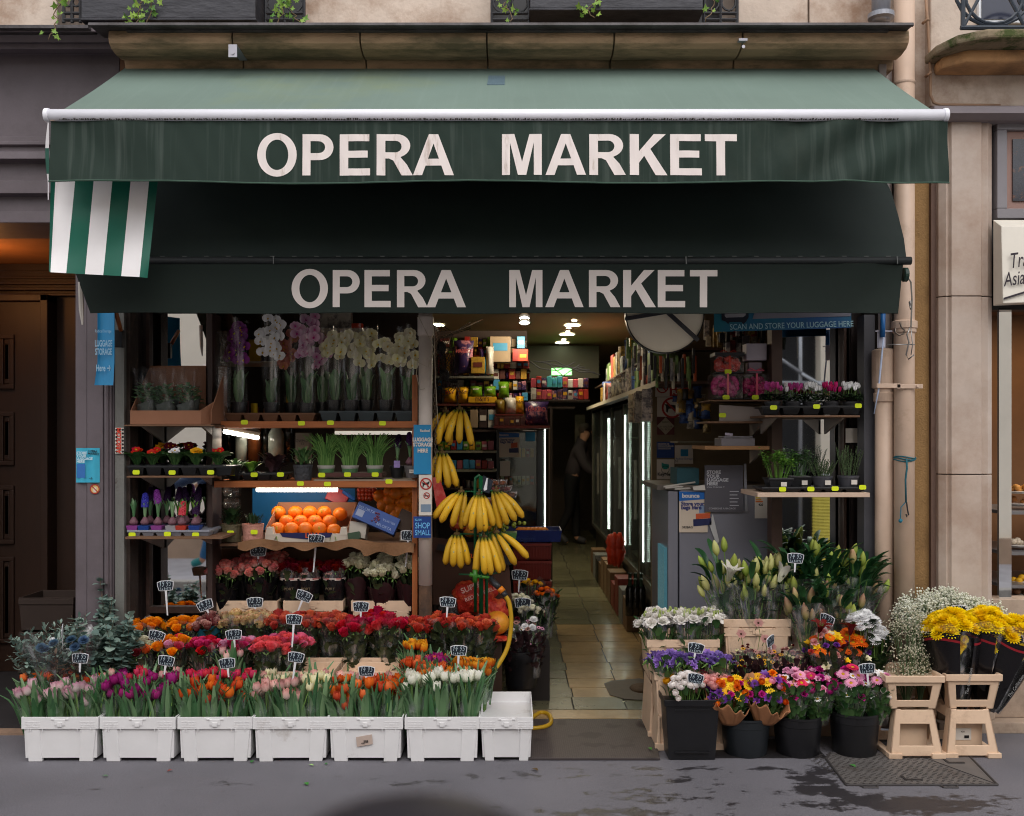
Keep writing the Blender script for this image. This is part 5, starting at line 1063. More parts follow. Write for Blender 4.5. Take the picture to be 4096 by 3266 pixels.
LV=dict(rose=leafm('rose_leaf',lin((40,54,34)),lin((82,92,60))),tulip=leafm('tulip_leaf',lin((66,116,72)),lin((138,172,126)),.35,.22),euc=leafm('eucalyptus_leaf',lin((84,110,104)),lin((146,168,156)),.6,.1),fresh=leafm('fresh_leaf',lin((56,110,36)),lin((130,176,66))),dark=leafm('dark_leaf',lin((22,40,24)),lin((48,72,40))),lilyl=leafm('lily_leaf',lin((22,60,34)),lin((56,100,58)),.35),herb=leafm('herb_leaf',lin((50,92,50)),lin((96,130,76))),brownl=leafm('brown_leaf',lin((64,44,34)),lin((110,80,56))),purple=leafm('purple_leaf',lin((40,26,32)),lin((76,52,56))),ros=leafm('rosemary_leaf',lin((56,78,48)),lin((110,132,90))))
cello=film('cellophane',(.96,.96,.96),.07,.5,.22,(24,24,7));cello2=film('cellophane_dark',(.75,.75,.75),.08,.5,.24,(20,20,9));rstem=M('rose_stem',lin((52,66,38)),.5,.2,20)
black_wrap=M('black_wrap',lin((22,20,22)),.22,.2,8,bump=.4,bsc=14)
def wrap(parent,r0,r1,z0,z1,mat=cello,n=20,jag=.02,seed=None,squash=1,name='wrapper'):
 r=random.Random(seed or R.random());k=r.uniform(0,6);f=MB()
 def jit(rr,z,q):
  u=(z-z0)/(z1-z0);return rr*(1+.05*sin(5*q+k)+.04*sin(9*q+2*k)),z+(jag*(sin(4*q+k)+.7*sin(7*q-k))if u>.95 else 0)
 pr=[(r0+(r1-r0)*(u**1.15),z0+(z1-z0)*u)for u in(0,.25,.5,.75,1)]
 f.lathe(pr,(0,0,0),n,jit=jit);f.xf(Matrix.Diagonal((1,squash,1,1)))
 return part(name,f,mat,parent,False,True)
def dome(n,rad,h,jit=.12,squash=1.0):
 """sunflower arrangement of n heads over a dome: (x, y, z, lean, azimuth)"""
 out=[]
 for i in range(n):
  q=i*2.39996+R.random()*.3;r=rad*math.sqrt((i+.5)/n)*R.uniform(1-jit,1+jit)
  out.append((r*cos(q),r*sin(q)*squash,h*(1-(r/rad)**2)+R.uniform(-.012,.012),(r/rad)*.6,q))
 return out
def stems(parent,heads,zb,zt,kind='rose',nleaf=20,r0=.03,leafsize=.05,name='stems_and_leaves',lmat=None,mat2=None):
 f=MB()
 for(x,y,z,ln,q)in heads:f.tube([(x*.3,y*.3,zb),(x*.75,y*.75,(zb+zt)*.5),(x,y,z-.012)],.0025,4,1,False)
 rad=max(abs(h[0])for h in heads)+.01
 for k in range(int(nleaf*3.2)):
  u=R.uniform(.12,.97);q=R.uniform(0,2*pi);rr=(r0+(rad-r0)*u)*R.uniform(.75,1.02)
  leaf(f,(rr*cos(q),rr*sin(q),zb+(zt-zb)*u),q+R.uniform(-.5,.5),leafsize*R.uniform(.8,1.5),leafsize*.75,[80,60,R.uniform(0,60)],.3,4)
 return part(name,f,[LV[lmat or kind],mat2 or(rstem if(lmat or kind)=='rose' else green)],parent,False,True)
SHOW={}
# ---- bunch of roses: px,py = centre of its heads in the photo
def rose_bunch(px,py,Y,zb,label,mats,rad=.1,n=15,group=None,s=1.0,kind='rose',wmat=cello,wtop=.02,domeh=.035,squash=.9,nleaf=22,name='rose_bunch',cat='bouquet',lmat='rose',lean=(0,0),wr0=.045,tightz=None):
 top=P(px,py,Y);H=top.z-zb
 t=thing(name,label,cat,(top.x,Y,zb),0,group,rot=(lean[0],lean[1],R.uniform(-.2,.2)))
 n=int(n*1.25);hd=dome(n,rad,domeh,squash=squash)
 for(x,y,z,ln,q)in hd:
  m=R.choice(mats);k=kind if isinstance(kind,str)else R.choice(kind)
  head(k,t,T4(x,y,H-.02+z,0,0,0)@Euler((0,0,q)).to_matrix().to_4x4()@Euler((0,ln,0)).to_matrix().to_4x4()@Euler((0,0,R.uniform(0,6))).to_matrix().to_4x4()@Matrix.Scale(s*R.uniform(.85,1.12),4),*(m if isinstance(m,tuple)else(m,)))
 stems(t,[(x,y,H-.02+z,ln,q)for x,y,z,ln,q in hd],0,H-.02,'rose',nleaf,wr0*.8,.055,lmat=lmat)
 if wmat:wrap(t,wr0,rad+.012,0.0,H+wtop,wmat,squash=squash)
 return t
def tulip_bunch(px,py,Y,zb,label,mats,rad=.062,n=9,group=None,leafL=.27,lean=(0,0),s=1.0,hvar=.05,wmat=cello,wr=None):
 top=P(px,py,Y);H=top.z-zb
 t=thing('tulip_bunch',label,'tulips',(top.x,Y,zb),0,group,rot=(lean[0],lean[1],0));f=MB()
 for i in range(n):
  q=i*2.39996+R.random()*.4;r=rad*math.sqrt((i+.5)/n);z=H-.03-R.uniform(0,hvar);x,y=r*cos(q),r*sin(q)
  head('tulip',t,T4(x,y,z,R.uniform(-.25,.25),R.uniform(-.25,.25),R.uniform(0,6),s*R.uniform(.85,1.1)),R.choice(mats))
  f.tube([(x*.4,y*.4,0),(x,y,z)],.003,4,1,False)
 for i in range(int(n*5)):
  q=R.uniform(0,2*pi);r=rad*R.uniform(.3,.95);L=leafL*R.uniform(.75,1.12)
  leaf(f,(r*cos(q)*.95,r*sin(q)*.95,H-leafL*.9+R.uniform(-.05,.02)),q+R.uniform(-.9,.9),L*R.uniform(.8,1),.03*R.uniform(.7,1.2),[84,78,76,R.uniform(20,95)],.55,6,(.75,1))
 part('stems_and_leaves',f,[LV['tulip'],green],t,False,True)
 if wmat:wrap(t,rad*.75,(wr or rad*1.2),H-leafL*.95,H-.05,film('tulip_film',(.98,.98,.98),.03,.28,.15,(20,20,9)),jag=.015)
 return t
# ---------------------------------------------------------------- price signs
tagw=M('tag_white',lin((222,222,226)),.4,.03,20);tagb=M('slate_board',lin((26,34,46)),.4,.06,20);chalk=M('chalk',lin((190,206,216)),.8,.05,60)
def price(px,py,Y,s,rot,stick_py,label,w_=67,h=40,face=0.0,leanx=0):
 k=Y/FL;c=P(px,py,Y);t=thing('price_sign',label,'price sign',c,0,'chalkboard price signs on sticks',rot=(0,radians(rot),radians(face)))
 def shape(a,b_,bul):return[(-a,b_*.8),(-a*.5,b_+bul),(0,b_+bul*1.3),(a*.5,b_+bul),(a,b_*.8),(a*.97,0),(a*.84,-b_*.95),(a*.4,-b_-bul*.3),(-a*.4,-b_-bul*.3),(-a*.84,-b_*.95),(-a*.97,0)]
 a,b_=w_/2*k,h/2*k
 f=MB();f.prism([(x,z)for x,z in shape(a,b_,.0016)][::-1],-.0015,.0015);part('frame',f,tagw,t,False,bev=.0008)
 f=MB();f.prism([(x,z)for x,z in shape(a*.91,b_*.88,.0012)][::-1],-.0024,-.0016);part('board',f,tagb,t,False)
 f=MB();sc_=w_/67*k;scribble(f,s,-26*sc_,0*sc_-1*sc_,13*sc_,11.5*sc_,-.0032,1.6*sc_,.22);scribble(f,"la BOTTE",-22*sc_,-15.5*sc_,7.5*sc_,6.2*sc_,-.0032,1.1*sc_,.15);part('handwriting',f,chalk,t,False)
 L=max(.03,(stick_py-py)*k);f=MB();f.hexa([(-.0035,-.0012,-L),(.0035,-.0012,-L),(.0035,.0012,-L),(-.0035,.0012,-L),(-.006,-.0012,-b_*.9),(.006,-.0012,-b_*.9),(.006,.0012,-b_*.9),(-.006,.0012,-b_*.9)])
 part('stick',f,tagw,t,False)
 return t
# ---------------------------------------------------------------- crates and buckets
pcrate=M('crate_white',lin((232,231,232)),.4,.04,6,c2=lin((176,166,156)),thr=(.58,.78),bump=.1,bsc=20);bcrate=M('crate_beige',lin((224,194,166)),.45,.07,5,c2=lin((160,126,98)),thr=(.54,.76),bump=.1,bsc=20)
def flower_crate(x,y,z,w_,d,h,label,group,mat=pcrate,jit=0,name='flower_crate',feet=True,taper=.9,label_on=False,rim=.058,beads=True):
 """open crate with flanged rim, latch recess, ribs and studded grips; w,d half sizes at the rim"""
 t=thing(name,label,'crate',(x,y,z),R.uniform(-.022,.022)*jit,group);f=MB()
 f.tub(0,0,w_*taper,d*taper,w_*.95,d*.95,.016,h-rim,.004);f.tub(0,0,w_,d,w_,d,h-rim-.002,h,.006)
 part('body',f,mat,t,False,bev=.003)
 for sx in(-1,1):
  g=MB();x0,x1=sorted((sx*w_*.52,sx*w_*.9))
  g.hexa([(x0*taper,-d*taper-.006,0),(x1*taper*1.0,-d*taper-.006,0),(x1*taper,-d*taper+.02,0),(x0*taper,-d*taper+.02,0),(x0,-d*.95-.006,h-rim),(x1*1.03,-d*.95-.006,h-rim),(x1*1.03,-d*.9,h-rim),(x0,-d*.9,h-rim)])
  part('corner_rib',g,mat,t,False,bev=.003)
 g=MB()
 for fx in(-.8,-.75,-.45,.45,.55,.8):g.box(fx*w_-.0012,fx*w_+.0012,-d-.001,-d+.006,h-rim-.014,h-rim)
 if beads:
  for sx in(-1,1):
   for i in range(11):
    for j in range(4):g.box(sx*w_*.71+(i-5)*.0068-.0018,sx*w_*.71+(i-5)*.0068+.0018,-d-.0015,-d,h-rim*.85+j*.0078,h-rim*.85+j*.0078+.0036)
 part('grip_studs',g,mat,t,False)
 g=MB();g.box(-.026,.026,-d-.004,-d,h-rim*.72,h-rim*.2);g.box(-.012,.012,-d-.008,-d-.004,h-rim*.8,h-rim*.45);g.box(-.042,-.027,-d-.003,-d,h-.016,h-.006);g.box(.027,.042,-d-.003,-d,h-.016,h-.006)
 part('latch',g,mat,t,False,bev=.0015)
 if label_on:
  lb=MB();c=(.0,-d*.955-.004,h*.45);lb.hexa([(-.042,c[1],c[2]-.026),(.036,c[1],c[2]-.012),(.036,c[1]+.002,c[2]-.012),(-.042,c[1]+.002,c[2]-.026),(-.046,c[1]-.002,c[2]+.022),(.032,c[1]-.002,c[2]+.036),(.032,c[1],c[2]+.036),(-.046,c[1],c[2]+.022)]);l_=part('label',lb,M('lab_pap',lin((196,176,164)),.6,.05,40),t,False)
  q=MB()
  for i in range(14):q.box(-.008+i*.0016,-.008+i*.0016+R.choice([.0005,.001]),c[1]-.004,c[1]-.003,c[2]-.004,c[2]+.008)
  part('barcode',q,M('ink2',lin((30,28,30)),.6,0),l_,False)
  text('450',.011,t,Vector((-.012,c[1]-.0035,c[2]-.008)),blk,(pi/2,0,0),.0002,0,world=False)
 return t
def bucket(px,py_top,py_bot,Y,wpx,label,group='black flower buckets',mat=None,square=False,bot=.86):
 mat=mat or M('bucket_black',lin((24,24,27)),.38,.12,10,c2=lin((50,48,50)),thr=(.62,.75),spec=.5)
 r=wpx/2*Y/FL;z0=max(0.0,Z(py_bot,Y))if py_bot else 0;h=Z(py_top,Y)-z0
 t=thing('flower_bucket',label,'bucket',(X(px,Y),Y+r,z0),0,group);f=MB()
 if square:
  f.tub(0,0,r*.84,r*.84,r*.96,r*.96,0,h-.03,.004);part('body',f,mat,t,False,bev=.006);f=MB();f.tub(0,0,r*1.02,r*1.02,r*1.04,r*1.04,h-.034,h,.008);part('rim',f,mat,t,False,bev=.003)
  f=MB();f.box(-r*.62,r*.62,-r*.95,-r*.88,h*.12,h*.14);f.box(-r*.62,r*.62,-r*.99,-r*.92,h*.82,h*.84);part('rib',f,mat,t,False)
 else:
  f.lathe([(0,.0),(r*bot*.95,0),(r*bot,.008),(r*.97,h-.05),(r*.985,h-.048),(r,h-.012),(r*1.03,h-.01),(r*1.03,h),(r*.97,h),(r*.93,h*.5),(0,.02)],(0,0,0),40);part('body',f,mat,t,False,angle=35)
 return t
# ==== PETAL COLOURS
def pc(n,a,b,**k):return petal(n,lin(a),lin(b),**k)
C=dict(white_purple=pc('p_whitepurple',(232,222,214),(214,150,176),pw=2.2),magenta=pc('p_magenta',(120,26,84),(176,40,130)),orange_t=pc('p_orange',(200,70,20),(232,104,40)),pinkred=pc('p_pinkred',(206,40,70),(230,70,96)),palepink=pc('p_palepink',(244,226,214),(238,170,166),pw=1.6),cream_t=pc('p_cream',(238,226,170),(240,232,200)),white_t=pc('p_white',(236,240,214),(252,250,240),var=.06),flame=pc('p_flame',(206,60,16),(240,176,40),pw=2),flame2=pc('p_flame2',(214,90,20),(240,150,40)),coral_t=pc('p_coralt',(222,84,34),(236,120,70)),salmon_t=pc('p_salmont',(226,110,66),(238,150,100)),orange_r=pc('p_orange_rose',(246,128,8),(254,160,24),var=.08),redwhite=pc('p_redwhite',(150,16,44),(214,170,160),pw=2.6),cream_r=pc('p_cream_rose',(236,224,170),(216,160,130),pw=4),coral=pc('p_coral',(206,66,56),(224,110,84)),crimson=pc('p_crimson',(176,14,46),(214,30,66)),hotpink=pc('p_hotpink',(220,130,130),(206,26,70),pw=.8),coralred=pc('p_coralred',(196,60,46),(222,92,66)),blush=pc('p_blush',(232,200,190),(222,96,96),pw=1.6),darkred=pc('p_darkred',(96,6,16),(130,10,24)),ivory=pc('p_ivory',(238,234,196),(248,244,222),var=.08),pink_r=pc('p_pink_rose',(230,90,130),(240,120,160)),fuchsia=pc('p_fuchsia',(206,34,92),(232,60,120)),salmonp=pc('p_salmon_pink',(226,140,140),(240,90,110),pw=.8),wine=pc('p_wine',(90,10,26),(120,24,40)),yellow=pc('p_yellow',(240,180,10),(246,206,30)),peach=pc('p_peach',(240,160,110),(246,190,150)),violet=pc('p_violet',(130,100,170),(150,120,200)),lisi=pc('p_lisi',(240,240,220),(253,248,246),var=.05),pinkball=pc('p_pinkball',(248,160,158),(252,192,186)),whiteball=pc('p_whiteball',(254,238,228),(255,250,247),var=.05),redb=pc('p_red',(190,14,24),(216,30,40)),gold=pc('p_gold',(236,160,10),(250,196,30)),orange_g=pc('p_orange_g',(226,90,10),(240,120,20)),purple=pc('p_purple',(84,30,110),(120,60,160)),magg=pc('p_magg',(176,20,110),(206,40,150)),lpink=pc('p_lpink',(240,150,190),(246,180,210)),wht=pc('p_wht',(250,250,252),(255,255,255),var=.05),budgreen=pc('p_budgreen',(120,140,50),(176,190,90)),budpale=pc('p_budpale',(170,170,90),(206,204,140)),budpink=pc('p_budpink',(150,156,84),(190,146,120),pw=.8),lilyw=pc('p_lilyw',(206,210,180),(240,234,226)),ymum=pc('p_ymum',(250,206,0),(255,226,10),var=.06),cyc_pink=pc('p_cyc_pink',(206,70,150),(220,100,180)),cyc_deep=pc('p_cyc_deep',(196,30,110),(226,60,140)),orch_purple=pc('p_orch_purple',(110,30,110),(140,50,140)),orch_stripe=pc('p_orch_stripe',(190,110,160),(220,190,210),pw=.8),orch_peach=pc('p_orch_peach',(200,110,90),(214,140,120)),orch_cream=pc('p_orch_cream',(220,216,150),(236,232,206),pw=.7),hy_blue=pc('p_hyblue',(44,50,150),(70,80,180)),hy_purple=pc('p_hypurple',(110,40,120),(150,70,170)),hy_dark=pc('p_hydark',(36,14,50),(60,26,76)),hy_pink=pc('p_hypink',(196,40,70),(226,90,120)),thistle=pc('p_thistle',(50,76,100),(80,110,140)),maroon=pc('p_maroon',(80,8,14),(116,18,22)),dustpink=pc('p_dustpink',(160,110,110),(190,140,130)),disc_y=pc('p_discy',(200,150,10),(230,190,30)),disc_d=pc('p_discd',(60,40,20),(90,60,20)))
for k in('ymum','lilyw','white_t'):pass
cap_m=M('foil',lin((170,160,150)),.3,.2,metal=.5)
# ==== FRONT ROW: WHITE CRATES WITH TULIPS
spans=[(82,390),(397,703),(706,1006),(1008,1309),(1312,1613),(1616,1917)]
YC=4.885
crate_lab=['white plastic flower crate holding pink striped tulips, leftmost of the front row','white plastic flower crate holding purple tulips in the front row','white plastic flower crate holding orange tulips below red pink blooms','white plastic flower crate holding pale pink and cream tulips','white plastic flower crate with a printed paper label on its front','white plastic flower crate holding white tulips beside the empty crate']
for k,(a,b_)in enumerate(spans):
 flower_crate(X((a+b_)/2,YC),YC+.195,0,(b_-a)/2*YC/FL,.19,.222,crate_lab[k],'white plastic flower crates in front',label_on=(k==4),taper=.925,jit=1)
flower_crate(X(2026,YC),YC+.25,0,.131,.245,.222,'empty narrow white crate standing end on beside the door mat','white plastic flower crates in front',taper=.9,beads=True)
cfg=[('pink striped',['white_purple'],2712,'small orange',['coral_t','orange_t'],2655),('deep purple',['magenta'],2700,'mauve pink',['magenta','pinkred','palepink'],2650),('orange',['orange_t'],2712,'raspberry red',['pinkred','fuchsia'],2645),('pale pink',['palepink'],2690,'rosy pink',['palepink','cream_t'],2655),('vivid orange',['orange_t','coral_t'],2706,'orange and mauve',['orange_t','palepink'],2660),('white',['white_t'],2672,'orange flamed',['salmon_t','flame2'],2640)]
pos3=['left','middle','right'];orc=['first','second','third','fourth','fifth','sixth']
for k,(a,b_)in enumerate(spans):
 cn,cm,py,cn2,cm2,py2=cfg[k]
 for j in range(3):
  px=a+(b_-a)*(.2+.3*j);mats=[C[c]for c in cm];name_=cn
  if k==3 and j==2:mats=[C['cream_t']];name_='creamy yellow'
  tulip_bunch(px+R.uniform(-8,8),py+R.uniform(-10,10)+16,4.985,.03,'front %s bunch of %s tulips in the %s white crate from the left'%(pos3[j],name_,orc[k]),mats,.068,8,'tulip bunches in the front crates',.31,((0.0),(-.14 if k==0 and j==0 else(j-1)*.05)),hvar=.1 if k<5 else .06,s=1.18)
  tulip_bunch(px+15,py2+R.uniform(-6,8)+34,5.15,.03,'rear %s bunch of %s tulips in the %s white crate from the left'%(pos3[j],cn2,orc[k]),[C[c]for c in cm2],.07,7,'tulip bunches in the front crates',.29,(0,(j-1)*.04),hvar=.03)
# ==== SECOND ROW
def bc(px0,px1,Y,d,zt,h,label,base=0,grp='beige flower crates',**kw):
 return flower_crate(X((px0+px1)/2,Y),Y+d,base,(px1-px0)/2*Y/FL,d,h,label,grp,bcrate,beads=False,**kw)
zr=Z(2688,5.22)
bc(1064,1334,5.22,.115,zr,zr,'empty beige crate in the middle, left of the other empty one');bc(1356,1640,5.22,.115,zr,zr,'empty beige crate with small printed mark, right of its empty neighbour')
bc(480,760,5.24,.11,zr,zr-.03,'beige crate hidden under the mixed rose bunches');bc(770,1050,5.24,.11,zr,zr-.03,'beige crate under the fuchsia and pink roses');bc(1650,1930,5.24,.11,zr,zr-.03,'beige crate under the orange flamed tulips')
G2='rose bunches in the second row'
rose_bunch(560,2590,5.3,.16,'mixed rose bunch with ivory and wine blooms beside the eucalyptus',[C['ivory'],C['wine'],C['peach'],C['coral_t'],C['ivory']],.088,13,G2,1.15,wtop=.03)
rose_bunch(695,2585,5.3,.16,'mixed rose bunch with yellow and orange blooms under a chalk price sign',[C['orange_r'],C['yellow'],C['orange_r'],C['pinkred'],C['lpink']],.085,13,G2,1.15,wtop=.03)
rose_bunch(822,2590,5.3,.16,'fuchsia red rose bunch right of the yellow and orange ones',[C['fuchsia'],C['crimson']],.085,14,G2,1.05)
rose_bunch(955,2585,5.34,.16,'soft pink rose bunch behind the pink tulips',[C['pink_r'],C['fuchsia'],C['lpink']],.095,16,G2,1.1)
tulip_bunch(925,2590,5.25,.16,'pink tulip bunch standing among the pink roses',[C['lpink'],C['palepink']],.06,8,None,.24)
rose_bunch(1075,2592,5.27,.16,'salmon pink rose bunch at the left end of the empty crates',[C['salmonp']],.075,12,G2,1.15);rose_bunch(1150,2575,5.36,.16,'larger salmon and pink rose bunch under the 24.95 sign',[C['salmonp'],C['pink_r']],.1,18,G2,1.15)
G3='tulip bunches at the right of the second row'
for px,py,Y,m,lab in((1665,2572,5.36,['flame'],'red and yellow flamed tulip bunch highest of the right group'),(1655,2640,5.24,['coral_t','orange_t'],'plain orange tulip bunch at the left of its group'),(1750,2625,5.3,['coral_t','magenta'],'orange and magenta tulip bunch in the second row'),(1740,2650,5.2,['coral_t'],'coral orange tulip bunch just behind the white tulips'),(1850,2640,5.24,['flame','flame2'],'golden flamed tulip bunch under a chalk price sign'),(1925,2648,5.2,['flame','flame2'],'golden flamed tulip bunch rightmost beside the yellow hose')):
 tulip_bunch(px,py,Y,.16,lab,[C[c]for c in m],.068,12,G3,.22,s=1.15,hvar=.03)
# ==== THIRD ROW
for a,b_,lab in((520,790,'beige crate under the orange roses'),(800,1090,'beige crate under the cream roses'),(1100,1370,'beige crate behind the left empty crate'),(1372,1640,'beige crate behind the right empty crate'),(1660,1925,'beige crate under the coral red roses at the right')):
 bc(a,b_,5.46,.1,0,Z(2632,5.46),lab)
G='rose bunches in the third row'
row3=[(590,2512,5.54,['orange_r'],.1,15,'large vivid orange rose bunch at the left under a tall price sign',cello),(735,2505,5.54,['orange_r'],.088,13,'vivid orange rose bunch, right hand one of the pair',cello),(838,2498,5.54,['redwhite'],.066,13,'small red and white striped rose bunch in a teal sleeve','teal'),(935,2488,5.54,['cream_r'],.066,11,'cream rose bunch, left one of the pair beside the striped roses',cello2),(1030,2486,5.54,['cream_r'],.07,12,'cream rose bunch with green tips, right one of its pair',cello2),(1125,2490,5.54,['coral'],.078,14,'coral rose bunch right of the cream roses',cello2),(1228,2486,5.54,['coral','coralred'],.08,14,'coral rose bunch behind the 24.95 sign above the left empty crate',cello2),(1330,2490,5.54,['coral'],.08,14,'coral rose bunch left of the crimson roses',cello2),(1415,2510,5.5,['crimson','hotpink'],.085,17,'crimson rose bunch in clear sleeve, leftmost of the crimson group',cello),(1500,2478,5.58,['crimson'],.08,15,'crimson rose bunch farther back under a price sign',cello),(1560,2500,5.5,['hotpink','crimson'],.09,17,'pink edged crimson rose bunch right of its group',cello),(1670,2510,5.52,['coralred'],.075,14,'coral red rose bunch beside the crimson ones',cello),(1770,2495,5.54,['coralred'],.082,15,'coral red rose bunch behind the 24.95 sign on the right',cello),(1850,2500,5.5,['coralred'],.08,15,'coral red rose bunch second from the right end',cello),(1930,2505,5.5,['coralred','coral'],.07,13,'coral red rose bunch at the right end by the grapefruit',cello)]
teal_w=M('teal_paper',lin((14,74,88)),.5,.1)
for px,py,Y,ms,rad,n,lab,wmt in row3:
 rose_bunch(px,py,Y,.22,lab,[C[c]for c in ms],rad,n,G,1.12,kind=['tightrose','rose']if 'orange_r' not in ms else 'rose',wmat=teal_w if wmt=='teal' else wmt,wtop=(.0 if wmt=='teal' else .03),nleaf=26)
# ==== FOURTH ROW
for a,b_,lab in((862,1110,'beige crate holding blush pink roses on the step'),(1132,1372,'beige crate holding dark red wrapped roses on the step'),(1404,1645,'beige crate holding white roses on the step')):
 bc(a,b_,5.7,.11,0,Z(2402,5.7)-.445,lab,.442,'beige crates on the back step')
G='rose bunches on the back step'
for px,py,Y,c,rad,n,lab in((895,2290,5.76,'blush',.085,18,'blush pink rose bunch at the far left of the back step'),(985,2262,5.84,'blush',.07,12,'blush pink rose bunch between two others on the back step'),(1040,2275,5.76,'blush',.09,18,'blush pink rose bunch under the 24.95 sign on the back step'),(1100,2250,5.84,'blush',.07,12,'blush pink rose bunch beside the dark red roses')):
 rose_bunch(px,py,Y,.5,lab,[C[c]],rad,n,G,1.1,wmat=black_wrap,wtop=-.06,nleaf=8,domeh=.05)
for px,py,Y,c,rad,n,lab in((1430,2262,5.8,'ivory',.075,14,'ivory white rose bunch right after the dark red ones'),(1530,2290,5.76,'ivory',.085,18,'ivory white rose bunch in the middle front of its crate'),(1575,2245,5.86,'ivory',.09,16,'ivory white rose bunch at the back of its crate'),(1645,2280,5.76,'ivory',.08,16,'ivory white rose bunch beside the white pipe')):
 rose_bunch(px,py,Y,.5,lab,[C[c]],rad,n,G,1.15,wmat=M('brown_wrap',lin((44,26,28)),.25,.2,8,bump=.4,bsc=14),wtop=-.07,nleaf=8,domeh=.05)
stripe_w=M('stripe_white2',lin((206,190,180)),.4,.05)
for px,lab in((1166,'left'),(1238,'middle'),(1338,'right')):
 t=rose_bunch(px,2268,5.78,.5,'%s one of the dark red rose bunches in black PORT sleeves'%lab,[C['darkred']],.07,20,'dark red rose bunches',1.0,wmat=None,nleaf=4,domeh=.02)
 H=P(px,2268,5.78).z-.5;wrap(t,.045,.066,0,H-.065,black_wrap,jag=0);wrap(t,.0665,.075,H-.066,H+.004,film('red_film',(.9,.5,.5),.1,.3,.2),jag=.0,name='printed_band')
 f=MB();f.lathe([(.0665,H-.072),(.0672,H-.058)],(0,0,0),20);f.xf(Matrix.Diagonal((1,1,1,1)));part('white_band',f,stripe_w,t,False)
 text('PORT',.022,t,Vector((-.005,-.067,H-.12)),M('gold_let',lin((120,104,80)),.5,0),(pi/2,0,0),0,0,world=False)
 text('UNICA',.014,t,Vector((-.01,-.078,H-.03)),M('pink_let',lin((206,150,140)),.5,0),(pi/2,0,0),.0002,0,world=False)
# ==== EUCALYPTUS CORNER
def eucalyptus(px,py,Y,zb,h,spread,n,label,lm='euc',round_=True,lean=(0,0)):
 t=thing('eucalyptus_bunch',label,'foliage',(X(px,Y),Y,zb),0,'eucalyptus bunches',rot=(lean[0],lean[1],0));f=MB()
 for i in range(n):
  q=R.uniform(0,6.28);d=R.uniform(.2,1)*spread;hh=h*R.uniform(.7,1.05);pts=[(0+.02*cos(q),.02*sin(q),0),(d*.45*cos(q),d*.4*sin(q),hh*.5),(d*cos(q),d*.7*sin(q),hh*R.uniform(.85,1))]
  f.tube(pts,[.003,.002,.001],4,1,False)
  for j in range(13):
   u=.35+.65*j/13;a,b_=(pts[0],pts[1])if u<.5 else(pts[1],pts[2]);w_=u*2 if u<.5 else u*2-1;p=[a[k]+(b_[k]-a[k])*w_ for k in range(3)]
   s=.052*(1.25-u*.6)*R.uniform(.8,1.2)
   for sd_ in(0,pi):leaf(f,p,j*1.2+sd_+R.uniform(-.9,.9),s,s*(1.05 if round_ else .42),[R.uniform(-30,75),R.uniform(-40,70)],.15,3,(.5,.9))
 part('leaves',f,[LV[lm],M('euc_stem',lin((110,90,70)),.7,.1)],t,False,True);return t
for k,(px,Y)in enumerate(((190,5.28),(330,5.3),(455,5.34))):
 bucket(px,2740,None,Y-.1,130,'dark bucket %s holding eucalyptus behind the leftmost crate'%['left','middle','right'][k],'dark buckets behind the left crate')
eucalyptus(180,0,5.2,.2,.46,.2,17,'loose silvery eucalyptus bunch in clear sleeve at the far left',round_=False,lean=(0,-.12));wt=eucalyptus(290,0,5.24,.2,.46,.2,20,'dense grey green eucalyptus bunch second from the left',round_=False);eucalyptus(390,0,5.24,.2,.5,.2,20,'round leaved eucalyptus bunch rising in front of the mauve column');eucalyptus(480,0,5.26,.2,.46,.19,17,'round leaved eucalyptus bunch leaning over towards the orange roses',lean=(0,.12));eucalyptus(430,0,5.4,.2,.66,.12,6,'tallest eucalyptus sprigs standing at the back before the upright')
t=eucalyptus(255,0,5.1,.2,.3,.1,6,'thistle and brown foliage bunch in clear sleeve above the left crate','brownl',False);wrap(t,.06,.19,.0,.36,cello,jag=.04)
for px,py in((165,2592),(180,2600),(285,2560),(335,2562),(300,2590),(215,2575)):
 head('whitemum',t,wm(t).inverted()@T4(*P(px,py,5.0),R.uniform(-.4,.4)+.5,R.uniform(-.4,.4),0,.75),C['thistle']).name='thistle_head'
# crates in the dark doorway
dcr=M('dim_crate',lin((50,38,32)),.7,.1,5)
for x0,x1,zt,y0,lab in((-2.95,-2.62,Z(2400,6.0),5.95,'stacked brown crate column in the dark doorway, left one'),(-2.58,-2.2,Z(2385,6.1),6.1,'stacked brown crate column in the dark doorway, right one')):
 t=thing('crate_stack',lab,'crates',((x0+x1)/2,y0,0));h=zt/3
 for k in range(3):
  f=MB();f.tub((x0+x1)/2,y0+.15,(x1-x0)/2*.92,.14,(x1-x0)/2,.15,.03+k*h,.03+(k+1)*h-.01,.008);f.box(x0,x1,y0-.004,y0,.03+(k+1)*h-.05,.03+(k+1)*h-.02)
  part('crate',f,dcr,t,bev=.003)
